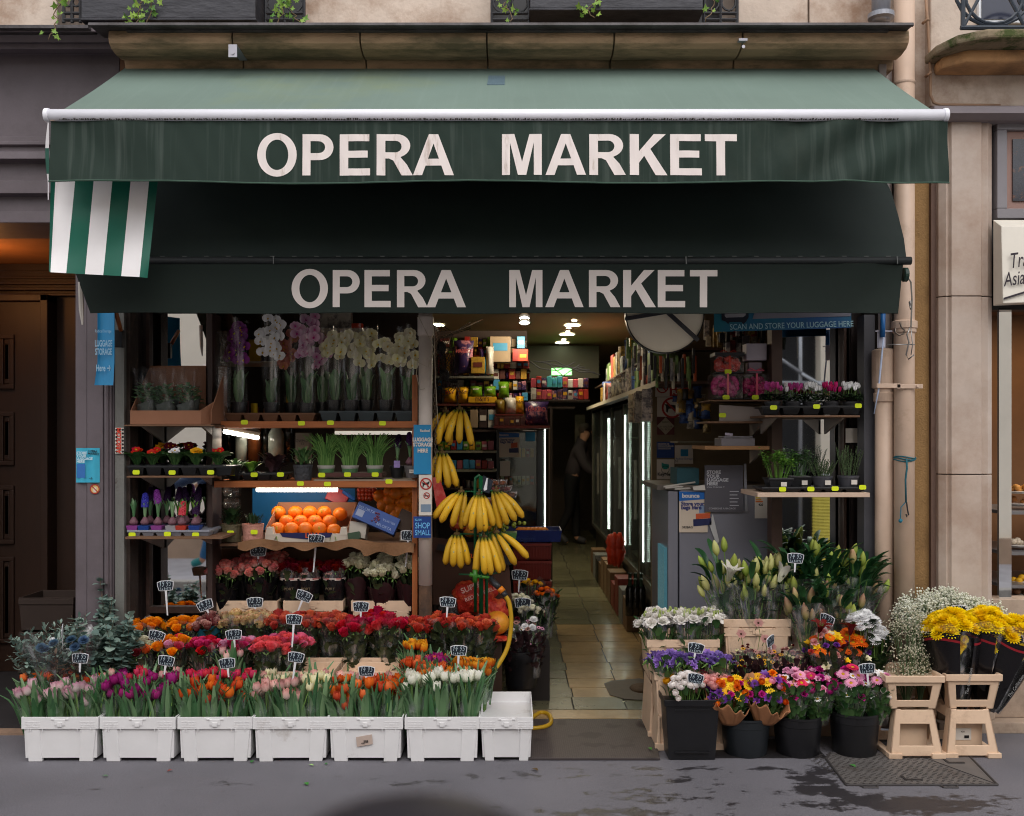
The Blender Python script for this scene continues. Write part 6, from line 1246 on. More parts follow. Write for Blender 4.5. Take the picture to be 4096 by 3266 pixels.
# ==== LEFT BAY SHELVES
tblack=M('tray_black',lin((26,27,30)),.4,.1,10);tgrey=M('tray_grey',lin((130,132,142)),.5,.1);tdk=M('tray_bluegrey',lin((58,68,72)),.5,.1)
soil=M('soil',lin((46,34,28)),.95,.3,60,bump=.5)
def tray(x0,x1,pyt,pyb,Y,d,n,mat,label,tags=()):
 t=thing('plant_tray',label,'tray',(X((x0+x1)/2,Y),Y,Z(pyb,Y)));a,b_=X(x0,Y),X(x1,Y);z0,z1=Z(pyb,Y),Z(pyt,Y);f=MB()
 f.box(a,b_,Y,Y+d,z1-.012,z1);w_=(b_-a)/n
 for i in range(n):
  for j in range(max(1,int(d/.1))):f.taper(a+(i+.5)*w_,Y+.05+j*.1,w_*.34,.035,w_*.45,.046,z0+.001,z1-.0125)
 part('tray',f,mat,t,bev=.002)
 for px,py in tags:ptag(t,px,py,Y-.002)
 return t
def pot(parent,x,y,z,r,h,mat,bot=.75,n=20,name='pot',tex=None):
 f=MB();f.lathe([(0,0),(r*bot,0),(r*.96,h-.012),(r,h-.012),(r*1.02,h),(r*.93,h),(r*.88,h-.015),(0,h-.016)],(x,y,z),n);return part(name,f,mat,parent,True,False,angle=40)
def plant(px,pyb,Y,label,cat,name='potted_plant',grp=None):return thing(name,label,cat,P(px,pyb,Y),0,grp)
# cardboard box with bagged basil
kraft=M('cardboard',lin((150,104,78)),.8,.06,6,bump=.1)
Y=5.44;t=thing('cardboard_box','open brown cardboard box holding three bagged basil pots','box',P(685,1700,Y));f=MB();a,b_=X(521,Y),X(845,Y);z0,zl,zh=Z(1699,Y),Z(1643,Y),Z(1462,5.7)
f.box(a,X(800,Y),Y,Y+.004,z0,zl);f.box(a,b_,Y+.3,Y+.304,z0,zh);f.box(a,b_,Y+.004,Y+.3,z0,z0+.004)
for xx in(a,b_-.004):f.hexa([(xx,Y+.004,z0),(xx+.004,Y+.004,z0),(xx+.004,Y+.3,z0),(xx,Y+.3,z0),(xx,Y+.004,zl),(xx+.004,Y+.004,zl),(xx+.004,Y+.3,zh),(xx,Y+.3,zh)])
f.hexa([(X(800,Y),Y,z0),(X(800,Y)+.004,Y,z0),(b_,Y+.06,z0),(b_-.004,Y+.06,z0),(X(800,Y),Y,zl),(X(800,Y)+.004,Y,zl),(b_,Y+.06,zl+.05),(b_-.004,Y+.06,zl+.05)]);part('box',f,kraft,t)
bagp=M('bag_print',lin((84,90,86)),.4,.2,30);bagfilm=film('bag_film',(.97,.97,.97),.03,.14,.15,(20,20,8))
for k,px in enumerate((592,668,752)):
 Y=5.55;t=plant(px,1690,Y,'%s bagged basil pot in the cardboard box'%['left','middle','right'][k],'plant','bagged_basil','bagged basil pots');z0=0
 f=MB();r1=.066;f.lathe([(.05,0),(.056,.08),(.066,.12)],(0,0,0),20,jit=lambda r,z,q:(r*(1+.04*sin(4*q)),z+(.025*sin(q+1)if z>.1 else 0)));part('printed_sleeve',f,bagp,t,False,True)
 f=MB();f.lathe([(.056,.06),(.07,.16),(.09,.3)],(0,0,0),20,jit=lambda r,z,q:(r*(1+.1*sin(5*q)),z+(.012*sin(7*q)if z>.25 else 0)));part('clear_bag',f,bagfilm,t,False,True)
 f=MB()
 for i in range(110):q=R.uniform(0,6.3);rr=R.uniform(.0,.062);leaf(f,(rr*cos(q),rr*sin(q),R.uniform(.1,.2)),q,R.uniform(.026,.04),.026,[R.uniform(10,60),R.uniform(-30,30)],.4,3)
 part('foliage',f,LV['tulip'],t,False,True)
# primroses
tray(507,930,1864,1904,5.46,.2,6,tblack,'black tray of primroses in front of the left mirror',((545,1890),(689,1891),(843,1890)))
def primrose(px,Y,pyb,col_,label,nf=5,fl_dz=.03):
 t=plant(px,pyb,Y,label,'plant','primrose','primroses on the left shelf');b=P(px,pyb,Y);pot(t,b.x,b.y,b.z-.055,.042,.065,tblack);f=MB()
 for i in range(16):q=i*2.4;leaf(f,(.01*cos(q),.01*sin(q),.008),q,R.uniform(.085,.115),.058,[70,45,R.uniform(-20,20)],.35,5,(.55,.9))
 part('leaves',f,LV['dark']if R.random()<.4 else LV['herb'],t,False,True)
 for i in range(nf):q=R.uniform(0,6.3);rr=R.uniform(0,.03);head('primrose',t,T4(rr*cos(q),rr*sin(q)-.01,.05+fl_dz+R.uniform(-.01,.012),R.uniform(.1,.9),R.uniform(-.5,.5),0,R.uniform(.9,1.2)),C[col_],C['disc_y'])
for px,c,lab in((548,'redb','small red primrose at the left end of its tray'),(612,'redb','red primrose with yellow eyes in the black tray'),(702,'wht','white primrose in the middle of the black tray'),(785,'gold','yellow primrose in the black tray'),(872,'redb','orange red primrose at the right end of its tray')):primrose(px,5.52,1866,c,lab)
for px,c in((650,'gold'),(760,'wine'),(690,'wine')):primrose(px,5.64,1858,c,'dim %s primrose in the second line of the tray above px %s'%('golden' if c=='gold' else 'wine red','')if False else{650:'golden primrose in the rear line of the tray, left',760:'dark wine primrose in the rear line, right',690:'dark wine primrose in the rear line, middle'}[px],4,.045)
# hyacinths
tray(507,838,2122,2148,5.46,.28,6,tgrey,'pale grey tray of forced hyacinths before the left mirror',((529,2140),(670,2137),(783,2140)))
bulbm=M('bulb',lin((110,74,84)),.6,.3,60,stretch=(3,3,.4))
def hyac(px,Y,pyb,cpot,cf,label,hfl=.11,lf=.1,grp='forced hyacinths',bulb=True,potm=None,nl=5):
 t=plant(px,pyb,Y,label,'plant','hyacinth',grp);b=P(px,pyb,Y)
 if cpot:f=MB();f.taper(b.x,b.y,.026,.026,.032,.032,b.z-.03,b.z);part('pot',f,M('pot_%d_%d_%d'%cpot,lin(cpot),.4,.05),t,bev=.002)
 f=MB()
 if bulb:f.lathe([(.0,0),(.02,.004),(.026,.018),(.016,.034),(.008,.046),(0,.05)],(0,0,0),12);part('bulb',f,bulbm,t,False,True)
 f=MB()
 for i in range(nl):q=i*1.3+R.random();leaf(f,(.005*cos(q),.005*sin(q),.035),q,lf*R.uniform(.85,1.2),.016,[84,80,R.uniform(50,80)],.8,5,(.4,.8))
 part('leaves',f,LV['fresh']if R.random()<.3 else LV['tulip'],t,False,True)
 if cf:head('hyacinth',t,T4(0,0,hfl,R.uniform(-.1,.1),R.uniform(-.15,.15),0,.85),C[cf])
for px,cp,cf,lab,hf in((535,(130,60,130),None,'unopened hyacinth with yellow tipped leaves in a purple pot',.1),(580,(24,60,130),'hy_blue','blue hyacinth leaning right in a blue pot',.1),(632,(130,60,130),'hy_purple','bright purple hyacinth in a purple pot',.12),(690,(150,146,150),None,'green budded hyacinth in a pale grey pot',.1),(728,(176,56,40),'hy_pink','small pink red hyacinth in an orange pot',.055),(782,(30,60,130),'hy_dark','dark hyacinth bud in a blue pot at the right',.06)):hyac(px,5.5,2102,cp,cf,lab,hf)
for px,lab in((600,'dark purple hyacinth in the rear, left'),(668,'dark purple hyacinth in the rear, left of centre'),(715,'dark purple hyacinth in the rear, centre'),(745,'dark purple hyacinth in the rear, right of centre'),(790,'dark purple hyacinth in the rear, right')):hyac(px,5.62,2096,(34,34,60),'hy_dark',lab,.13)
# ==== MIDDLE BAY: ORCHIDS
tray(895,1262,1652,1686,5.68,.25,5,M('kraft_tray',lin((110,76,54)),.7,.1),'brown card tray under the tall wrapped orchids');tray(1276,1652,1644,1686,5.68,.22,5,tdk,'blue grey plastic tray under the cream orchids')
def orchid(px,pyb,Y,pyt,cf,label,nfl=9,sp=.045,sleeve=True,lr=.16,s=1.0):
 b=P(px,pyb,Y);H=Z(pyt,Y)-b.z;t=thing('orchid',label,'orchid',b,0,'wrapped orchids');pot(t,b.x,b.y,b.z-.04,.045,.085,M('dark_pot',lin((34,34,36)),.4,.1));f=MB()
 for i in range(7):q=i*2.4+R.random();leaf(f,(.01*cos(q),.01*sin(q),.035),q,lr*R.uniform(.8,1.3),.062,[84,80,R.uniform(55,88)],.4,6,(.5,.9))
 part('leaves',f,LV['tulip'],t,False,True);f=MB();side_=R.choice([-1,1])
 sp_pts=[(side_*.01,0,.05),(side_*.014,0,H*.5),(0,-.01,H*.85),(-side_*.02,-.02,H)]
 f.tube(sp_pts,.003,5);f.tube([(side_*.012,.008,.04),(side_*.014,.008,H*.8)],.002,4);part('stem',f,M('orch_stem',lin((50,60,34)),.6,.1),t,False,True)
 nfl=int(nfl*1.7)
 for i in range(nfl):
  u=i/max(1,nfl-1);z=H*(1-.42*u)-.01 if pyt<1340 else H*(1-.3*u);x=R.uniform(-sp,sp)*1.15;head('orchid',t,T4(x,-.02-R.uniform(0,.02),z,R.uniform(-.35,.1),R.uniform(-.3,.3),R.uniform(-.55,.55),s*R.uniform(.85,1.1)),C[cf],C['disc_y']if cf!='orch_stripe' else C['magg'])
 if sleeve:wrap(t,.05,.072,.0,H+.03,film('orchid_film',(.97,.97,.97),.02,.2,.12,(24,24,3)),jag=.012,n=16)
for a in((955,1640,5.76,1300,'orch_purple','dark purple orchid in clear sleeve at the left of the shelf',12,.042),(1085,1642,5.78,1270,'wht','tall white orchid with large blooms in clear sleeve',14,.058),(1165,1642,5.9,1330,'orch_peach','peach orchid half hidden between the white and lilac ones',7,.035),(1228,1645,5.76,1262,'orch_stripe','pale lilac orchid with dark lips in clear sleeve',13,.055),(1290,1640,5.88,1330,'orch_stripe','second lilac orchid just behind the striped one',6,.04),(1340,1632,5.8,1342,'orch_cream','cream orchid leftmost in the blue grey tray',8,.05),(1405,1632,5.76,1340,'orch_cream','cream orchid second in the blue grey tray',9,.05),(1465,1632,5.8,1330,'orch_cream','cream yellow orchid third in the blue grey tray',9,.045),(1545,1632,5.76,1372,'orch_cream','shorter cream orchid fourth in the blue grey tray',7,.05),(1632,1632,5.74,1328,'orch_cream','cream orchid at the right end beside the white pipe',12,.05)):orchid(*a)
# window items behind the orchids
pack(X(915,6.2),6.2,Z(1440,6.2),.12,.12,.36,M('basket',lin((84,52,40)),.7,.2,60),'brown wicker vase behind the purple orchid',None,'bottle');pack(X(1345,6.3),6.3,Z(1315,6.3),.2,.06,.16,1,'pale shrink wrapped goods behind the lilac orchid',None);pack(X(1430,6.3),6.3,Z(1318,6.3),.07,.05,.035,M('orange_red',lin((214,64,24)),.5,.05),'small orange red box beside the shrink wrapped goods',None);pack(X(1020,6.2),6.2,Z(1450,6.2),.07,.04,.14,M('beer_yellow',lin((190,150,30)),.5,.1),'yellow carton behind the white orchid',None)
f=MB();f.box(X(1270,6.2),X(1480,6.2),6.15,6.5,Z(1325,6.2),Z(1318,6.2));f.box(X(860,6.2),X(1120,6.2),6.15,6.5,Z(1455,6.2),Z(1448,6.2));solo('glass_shelf',f,M('white_shelf',lin((180,170,150)),.4,.05),'white window shelf behind the orchids','shelf')
f=MB();f.lathe([(.0,0),(.05,.0),(.055,.25),(.05,.52),(.04,.52)],P(885,1690,5.72),20);solo('glass_vase',f,film('ribbed_glass',(.8,.75,.6),.2,.5,.1,(60,60,60)),'tall bubbled glass vase at the left end of the orchid shelf','vase',smooth=True)
# bottles behind the plants
glassm=[M('wine_dark',lin((24,24,20)),.12,.1),M('amber',lin((70,36,16)),.1,.2,20),M('clear_btl',lin((120,124,116)),.1,.2,20)]
def bottle(px,pyb,Y,h,r,mi,capc,label,neck=.3,grp='liquor bottles on the middle shelf'):
 t=thing('bottle',label,'bottle',P(px,pyb,Y),0,grp);f=MB();f.lathe([(0,0),(r,0),(r,h*.55),(r*neck+.004,h*.72),(r*neck,h*.8),(r*neck,h*.97)],(0,0,0),16);part('glass',f,glassm[mi],t,False,True)
 f=MB();f.lathe([(r*neck+.003,h*.8),(r*neck+.003,h),(0,h)],(0,0,0),14);part('cap',f,M('cap_%d_%d_%d'%capc,lin(capc),.35,.1,metal=.3),t,False,angle=40)
for a in((965,1845,6.2,.3,.036,2,(180,170,150),'clear bottle with white cap beside the lamp'),(1017,1850,6.25,.37,.045,1,(214,190,30),'round amber bottle with yellow neck band',.42),(1062,1850,6.3,.34,.032,0,(170,120,40),'dark bottle with a gold cap'),(1105,1850,6.25,.32,.05,2,(130,126,120),'squat clear decanter among the bottles',.35),(1153,1850,6.3,.42,.04,0,(190,160,60),'champagne bottle with gold foil neck')):bottle(*a)
for k in range(7):bottle(915+38*k,1850,6.48,.36+.02*(k%3),.03,0,(60+10*k,30,30),'dark wine bottle, %s in the rear row'%ORD[k])
t=solo('carton',MB().box(X(1182,6.2),X(1238,6.2),6.2,6.28,Z(1850,6.2),Z(1732,6.2)),M('whisky_box',lin((110,104,96)),.5,.1),'grey whisky carton reading BOWMORE 12 behind the plants','box',bev=.002);text('BOWMORE',.026,t,Vector((X(1210,6.2),6.196,Z(1765,6.2))),blk,(pi/2,0,0),0,0,sx=.8);text('12',.02,t,Vector((X(1210,6.2),6.196,Z(1776,6.2))),blk,(pi/2,0,0))
# plants on m2
tray(905,1142,1893,1922,5.64,.2,4,tblack,'black tray of small foliage plants beside the primroses',((928,1894),(1017,1900),(1122,1899)))
def rosette(px,pyb,Y,label,lm,n=40,L=.07,W=.03,potm=None,pr=.045,ph=.07,es=(80,50,20),cup=.3,dz=0,name='potted_plant',grp='foliage plants on the middle shelf',spread=.02,pbot=.75):
 t=plant(px,pyb,Y,label,'plant',name,grp);b=P(px,pyb,Y);pot(t,b.x,b.y,b.z-ph,pr,ph,potm or tblack,pbot);f=MB()
 for i in range(n):q=i*2.4;u=R.random();leaf(f,(spread*u*cos(q),spread*u*sin(q),R.uniform(0,dz+.01)),q,L*R.uniform(.6,1.1),W,[es[0],es[1]*R.uniform(.6,1.3),es[2]+R.uniform(-25,25)],cup,5,(.6,.95))
 part('leaves',f,LV[lm],t,False,True);return t
rosette(945,1885,5.72,'small bushy green plant at the left of the black tray','herb',60,.04,.012,spread=.05,dz=.04,ph=.05);rosette(1005,1888,5.7,'pale yellow green echeveria like plant in the black tray','fresh',24,.07,.035,ph=.05);rosette(1095,1888,5.7,'dark purple wrinkled leaf plant in the black tray','purple',60,.085,.036,ph=.05,spread=.05,dz=.04)
rosette(1212,1860,5.7,'leafy green plant in a dark textured ceramic pot','herb',80,.05,.016,M('tex_pot',lin((60,62,66)),.6,.1,30,bump=.8,bsc=70),.056,.1,spread=.06,dz=.06,pbot=.82)
f=MB();f.box(X(1268,5.66),X(1528,5.66),5.66,5.86,Z(1908,5.66),Z(1893,5.66));t=solo('plant_tray',f,M('maroon_tray',lin((78,44,40)),.6,.1),'maroon card tray under the three cat grass pots','tray');[ptag(t,px,py,5.658)for px,py in((1287,1901),(1390,1899),(1501,1899))]
f=MB();f.box(X(1255,5.64),X(1660,5.64),5.635,5.9,Z(1924,5.64),Z(1919,5.64));solo('drip_tray',f,M('drip',lin((150,136,120)),.4,.1),'shallow pale drip tray at the right of the middle shelf','tray')
whp=M('catpot_white',lin((176,172,166)),.4,.05);gnp=M('catpot_green',lin((90,130,90)),.5,.2,40)
for k,px in enumerate((1305,1400,1500)):
 t=plant(px,1862,5.75,'%s pot of cat grass in a white and green printed pot'%pos3[k],'plant','cat_grass_pot','cat grass pots');b=P(px,1862,5.75);pot(t,b.x,b.y,b.z-.055,.05,.055,whp)
 f=MB();f.lathe([(.0405,-.05),(.0485,-.018)],(0,0,0),20);part('printed_band',f,gnp,t,False);f=MB()
 for i in range(170):
  q=R.uniform(0,6.3);rr=R.uniform(0,.04);h=R.uniform(.12,.25);dx=R.uniform(.02,.11);a=(rr*cos(q),rr*sin(q),0);w_=.0026;pts=[(a[0]+dx*(u**2)*cos(q),a[1]+dx*(u**2)*sin(q)*.6,h*u*(1-.25*u))for u in(0,.35,.7,1)]
  for(p0,p1)in zip(pts,pts[1:]):f.add([(p0[0]-w_,p0[1],p0[2]),(p0[0]+w_,p0[1],p0[2]),(p1[0]+w_*.8,p1[1],p1[2]),(p1[0]-w_*.8,p1[1],p1[2])],[(0,1,2,3)],0,R.random())
 part('grass_blades',f,LV['ros']if k==9 else leafm('grass_leaf',lin((60,110,46)),lin((120,160,84))),t,False)
hyac(1590,5.76,1868,None,'hy_dark','dark hyacinth in a small pot with lilac label',.11,.11,None,False);b=P(1590,1868,5.76);t=[o for o in col.objects if o.name.startswith('hyacinth')][-1]
for px,Y,lab,mt in((1590,5.76,'dark plastic pot with a lilac plant label',tblack),(1655,5.66,'grey plastic pot printed HYACINTHUS holding two hyacinths',M('pot_greyh',lin((96,92,92)),.5,.1))):
 b=P(px,1912,Y);t=thing('plant_pot',lab,'pot',b,0);pot(t,b.x,b.y,b.z,.05*(1.1 if px>1600 else .9),.07,mt)
 if px>1600:f=MB();f.box(b.x-.02,b.x+.038,Y-.0545,Y-.052,b.z+.028,b.z+.048);part('label',f,white_p,t);text('HYACINTHUS',.012,t,Vector((b.x+.009,Y-.056,b.z+.038)),blk,(pi/2,0,0))
 else:f=MB();f.box(b.x-.015,b.x+.02,Y-.05,Y-.048,b.z+.06,b.z+.1);part('label',f,M('lilac_lab',lin((150,130,190)),.5,.2,60),t)
hyac(1640,5.66,1862,None,'hy_dark','left hyacinth of the HYACINTHUS pot',.11,.1,None,True);hyac(1672,5.64,1862,None,'hy_dark','right hyacinth of the HYACINTHUS pot',.12,.11,None,True)
# ==== FRUIT SHELF
rosette(926,2096,5.72,'leafy dark plant in an olive textured pot on the fruit shelf','dark',60,.05,.03,M('olive_pot',lin((92,84,62)),.6,.08,30,bump=.8,bsc=70),.062,.1,spread=.05,dz=.05,pbot=.88);rosette(1012,2096,5.7,'spiky cactus like plant in a pink textured pot','dark',70,.055,.008,M('pink_pot',lin((196,140,124)),.6,.06,30,bump=.8,bsc=70),.062,.1,es=(84,70,60),spread=.045,pbot=.88)
t1=[o for o in col.objects if o.name.startswith('potted_plant')and o.type=='EMPTY'][-2:];ptag(t1[0],922,2132,5.655);ptag(t1[1],1017,2129,5.635)
for k in range(2):
 t=thing('wine_glass','%s of two wine glasses lying on their side in a carton'%['upper','lower'][k],'glass',P(960,1965+48*k,5.95),0,'wine glasses');f=MB();f.lathe([(.03,-.0),(.04,.05),(.03,.09),(.004,.1),(.003,.17),(.03,.176)],(0,0,0),18);f.xf(Euler((0,radians(-90),0)).to_matrix().to_4x4());part('glass',f,film('glass_clear',(.9,.9,.88),.16,.3,.05,(20,20,20)),t,False,True)
# orange crate
YO=5.72;t=thing('fruit_box','open white and blue printed box of oranges under the fluorescent tube','box',P(1228,2170,YO));f=MB()
cw=M('fruit_box_white',lin((200,190,176)),.6,.08,8);x0,x1=X(1060,YO),X(1392,YO);z0=Z(2172,YO);zl=Z(2135,YO);xb0,xb1=X(1090,6.05),X(1380,6.05);zb1=Z(2010,6.05)
f.hexa([(x0,YO,z0),(x1,YO,z0),(x1,YO+.006,z0),(x0,YO+.006,z0),(x0,YO,zl),(x1,YO,zl),(x1,YO+.006,zl),(x0,YO+.006,zl)])
for xx in(x0,x1-.005):f.hexa([(xx,YO+.006,z0),(xx+.005,YO+.006,z0),(xx+.005,YO+.33,z0+.06),(xx,YO+.33,z0+.06),(xx,YO+.006,zl+.03),(xx+.005,YO+.006,zl+.03),(xx+.005,YO+.33,zb1),(xx,YO+.33,zb1)])
f.hexa([(x0,YO+.33,z0+.06),(x1,YO+.33,z0+.06),(x1,YO+.335,z0+.06),(x0,YO+.335,z0+.06),(x0,YO+.33,zb1),(x1,YO+.33,zb1),(x1,YO+.335,zb1),(x0,YO+.335,zb1)])
f.hexa([(x0,YO+.005,z0+.001),(x1,YO+.005,z0+.001),(x1,YO+.33,z0+.055),(x0,YO+.33,z0+.055),(x0,YO+.005,z0+.005),(x1,YO+.005,z0+.005),(x1,YO+.33,z0+.06),(x0,YO+.33,z0+.06)])
for xx in(x0,x1-.05):f.hexa([(xx,YO-.002,zl-.01),(xx+.05,YO-.002,zl-.01),(xx+.05,YO+.05,zl-.01),(xx,YO+.05,zl-.01),(xx+.01,YO+.0,zl+.035),(xx+.04,YO+.0,zl+.035),(xx+.04,YO+.05,zl+.035),(xx+.01,YO+.05,zl+.035)])
o_=part('box',f,[cw,kraft],t);o_.data.polygons.foreach_set('material_index',[0 if i<6 or i>=30 else 1 for i in range(len(o_.data.polygons))]);f=MB();f.prism([(X(1120,YO),zl+.004),(X(1330,YO),zl+.004),(X(1322,YO),Z(2150,YO)),(X(1230,YO),Z(2158,YO)),(X(1130,YO),Z(2148,YO))][::-1],YO-.004,YO-.001);part('printed_band',f,M('band_navy',lin((28,34,84)),.5,.1),t)
text('LIMA',28*YO/FL,t,Vector((X(1252,YO),YO-.006,Z(2143,YO))),M('orange_let',lin((224,90,30)),.5,0),(pi/2,0,0),.001,0);f=MB();[leaf(f,(X(px,YO),YO-.004,Z(2165,YO)),q,.03,.016,[90,60],0,4)for px,q in((1100,0),(1110,3),(1320,0),(1345,3))];part('leaf_print',f,LV['fresh'],t)
om=M('orange_skin',lin((232,116,12)),.4,.06,9,bump=.25,bsc=260);omy=M('orange_tag',lin((190,150,40)),.5,.1)
def orange(px,py,Y,r,label,mat=None,grp='oranges in the printed box',cat='orange',name='orange',sticker=True):
 c=P(px,py,Y);t=thing(name,label,cat,c,R.uniform(0,6),grp);f=MB();f.ball((0,0,0),r,20,sq=(1,1,.95));part('fruit',f,mat or om,t,False,True)
 if sticker and R.random()<.45:f=MB();a=-pi/2-t.rotation_euler.z+R.uniform(-.3,.3);f.ball((r*.93*cos(a),r*.93*sin(a),.01),r*.2,8,sq=(.7,.7,1.4));part('sticker',f,omy,t,False)
for r_,(row,py)in enumerate((([1114,1182,1240,1297,1360],2052),([1146,1203,1260,1318],2088),([1110,1166,1222,1278,1336],2118))):
 for k,px in enumerate(row):orange(px,py+(6 if k==4 else 0),5.98-.07*r_,.044,'%s orange from the left in the %s row of the box'%(ORD[k],['top','middle','bottom'][r_]))
# blue berry box tilted, other boxes, heap of citrus
def tilted(px,py,Y,w_,h,d,rot,m,label,cat='box',name='fruit_box'):
 t=thing(name,label,cat,P(px,py,Y),0,rot=(radians(-12),radians(rot),0));f=MB();f.box(-w_/2,w_/2,0,d,-h/2,h/2);part('box',f,m,t,False,bev=.003);return t
bb=tilted(1505,2073,5.72,.26,.1,.14,24,M('box_blue',lin((52,84,152)),.45,.06),'tilted blue cardboard berry box reading BELORTA')
for s,x,z,sz,rr in(('BELORTA',-.07,.022,.024,0),('BELORTA',.06,-.028,.022,0),('BELORTA',.075,.01,.018,pi)):text(s,sz,bb,Vector((x,-.002,z)),M('blu_let',lin((150,170,210)),.5,0),(pi/2,rr,0),0,0,world=False)
f=MB();f.box(-.118,-.075,-.002,0,-.03,.01);part('label',f,M('lab_pale',lin((150,160,186)),.5,.1),bb,False);f=MB();[f.ball((R.uniform(-.018,.022),-.001,R.uniform(-.025,.03)),.006,6)for _ in range(16)];part('berry_print',f,M('berry_pr',lin((110,60,90)),.5,.3,200),bb,False)
tilted(1430,2120,5.74,.1,.09,.12,8,M('carton_wh',lin((180,172,160)),.6,.08),'crumpled pale carton right of the orange box');tilted(1415,2145,5.7,.07,.045,.05,-10,M('bag_green',lin((40,64,40)),.4,.2,30),'small dark green packet in front of the pale carton','packet','packet');tilted(1350,1985,6.1,.13,.09,.05,24,M('candy_red',lin((170,40,50)),.4,.2,30),'red tomato box reading Candy beside the lamp');tilted(1395,1982,6.06,.09,.02,.05,35,M('candy_blue',lin((20,84,160)),.4,.1),'narrow blue box flap above the berry box')
f=MB();f.box(X(1600,5.8),X(1650,5.8),5.78,5.98,Z(2175,5.8),Z(2140,5.8));solo('carton',f,M('carton_wh',(1,1,1)),'small white carton beside the wooden upright','box',bev=.003);t=tilted(1622,2085,5.78,.1,.12,.1,24,M('box_brown',lin((70,54,44)),.7,.1),'dark brown box leaning right of the berry box')
mand=M('mandarin',lin((214,120,20)),.45,.1,9,bump=.2,bsc=200)
pile=[(1585,1975),(1625,1968),(1655,1990),(1600,2010),(1640,2020),(1560,2000),(1570,2035),(1610,2045),(1645,2060),(1540,2020),(1520,1985),(1625,2005),(1590,2060),(1655,1962),(1560,1968),(1600,2080)]
for k,(px,py)in enumerate(pile):orange(px,py,5.95+R.uniform(-.03,.05),R.choice([.042,.05,.036]),'mandarin or pumpkin like orange fruit, %s of the heap counted clockwise'%ORD[k],mand,'citrus heap behind the berry box',sticker=False)
for k in range(14):orange(1440+14*(k%5),1962+16*(k//5),6.1,.02,'small red tomato, %s in the rear heap'%ORD[k],M('tomato',lin((150,50,24)),.3,.1),'tomatoes behind the berry box','tomato','tomato',False)
# ==== PRICE SIGNS
SG=[(662,2344,"19'95",-4,2463,5.5,'in front of the left mirror over the orange roses'),(821,2422,"24'95",-22,2480,5.5,'tilted, between the mirror bay and the cream roses'),(627,2544,"14'95",14,2580,5.25,'tilted, over the ivory mixed roses'),(321,2634,"14'95",2,2690,5.0,'over the pink striped tulips'),(665,2644,"14'95",8,2700,5.0,'over the purple tulips'),(909,2654,"14'95",-6,2710,5.0,'over the orange tulips with red blooms behind'),(1033,2206,"24'95",0,2260,5.72,'over the blush pink roses on the back step'),(1265,2159,"29'95",5,2290,5.7,'tall, in front of the oranges over the dark red roses'),(1635,2144,"19'95",6,2270,5.7,'at the right end of the fruit shelf, partly in shade'),(1216,2385,"24'95",22,2460,5.62,'strongly tilted, before the middle back crate'),(1020,2411,"12'95",-2,2455,5.6,'before the left back crate over the cream roses'),(1444,2428,"24'95",2,2480,5.5,'over the crimson roses'),(1176,2479,"24'95",4,2590,5.2,'on a long stick over the salmon pink roses'),(935,2540,"14'95",-4,2690,5.22,'half hidden in foil over the pink roses'),(1184,2630,"14'95",8,2740,4.98,'over the pale pink tulips'),(1466,2686,"14'95",3,2740,4.98,'in front of the right empty crate'),(1791,2409,"24'95",4,2470,5.45,'over the coral red roses at the right'),(1835,2603,"14'95",2,2680,5.15,'over the flamed tulips'),(2079,2301,"19'95",4,2370,6.2,'inside the entrance over orange ranunculus'),(2091,2413,"9'95",2,2470,6.0,'inside the entrance over white ranunculus'),(3182,2234,"14'95",4,2290,5.3,'among the green lilies'),(2784,2593,"9'95",10,2640,5.05,'over the violet freesias'),(2782,2715,"16'95",10,2760,4.92,'over the white ranunculus in the square bucket'),(3468,2675,"12'95",-4,2740,4.95,'over the rightmost pink bouquet'),(3836,2442,"9'95",0,2490,5.25,'half hidden in gypsophila behind the yellow flowers')]
for px,py,s,rot,sp_,Y,lab in SG:price(px,py,Y,s,rot,sp_,'chalkboard price sign %s %s'%(s.replace("'",'.'),lab),h=40 if Y>4.9 else 42)
price(3309,2479,5.1,"14'95",12,2560,'chalkboard price sign turned sideways over the red lilies bouquet',face=-52);price(3082,2565,5.1,"14'95",-10,2600,'chalkboard price sign turned away among the dried flowers',face=50);price(250,2525,5.05,"14'95",16,2600,'chalkboard price sign edge on in the thistle bunch',face=-70)
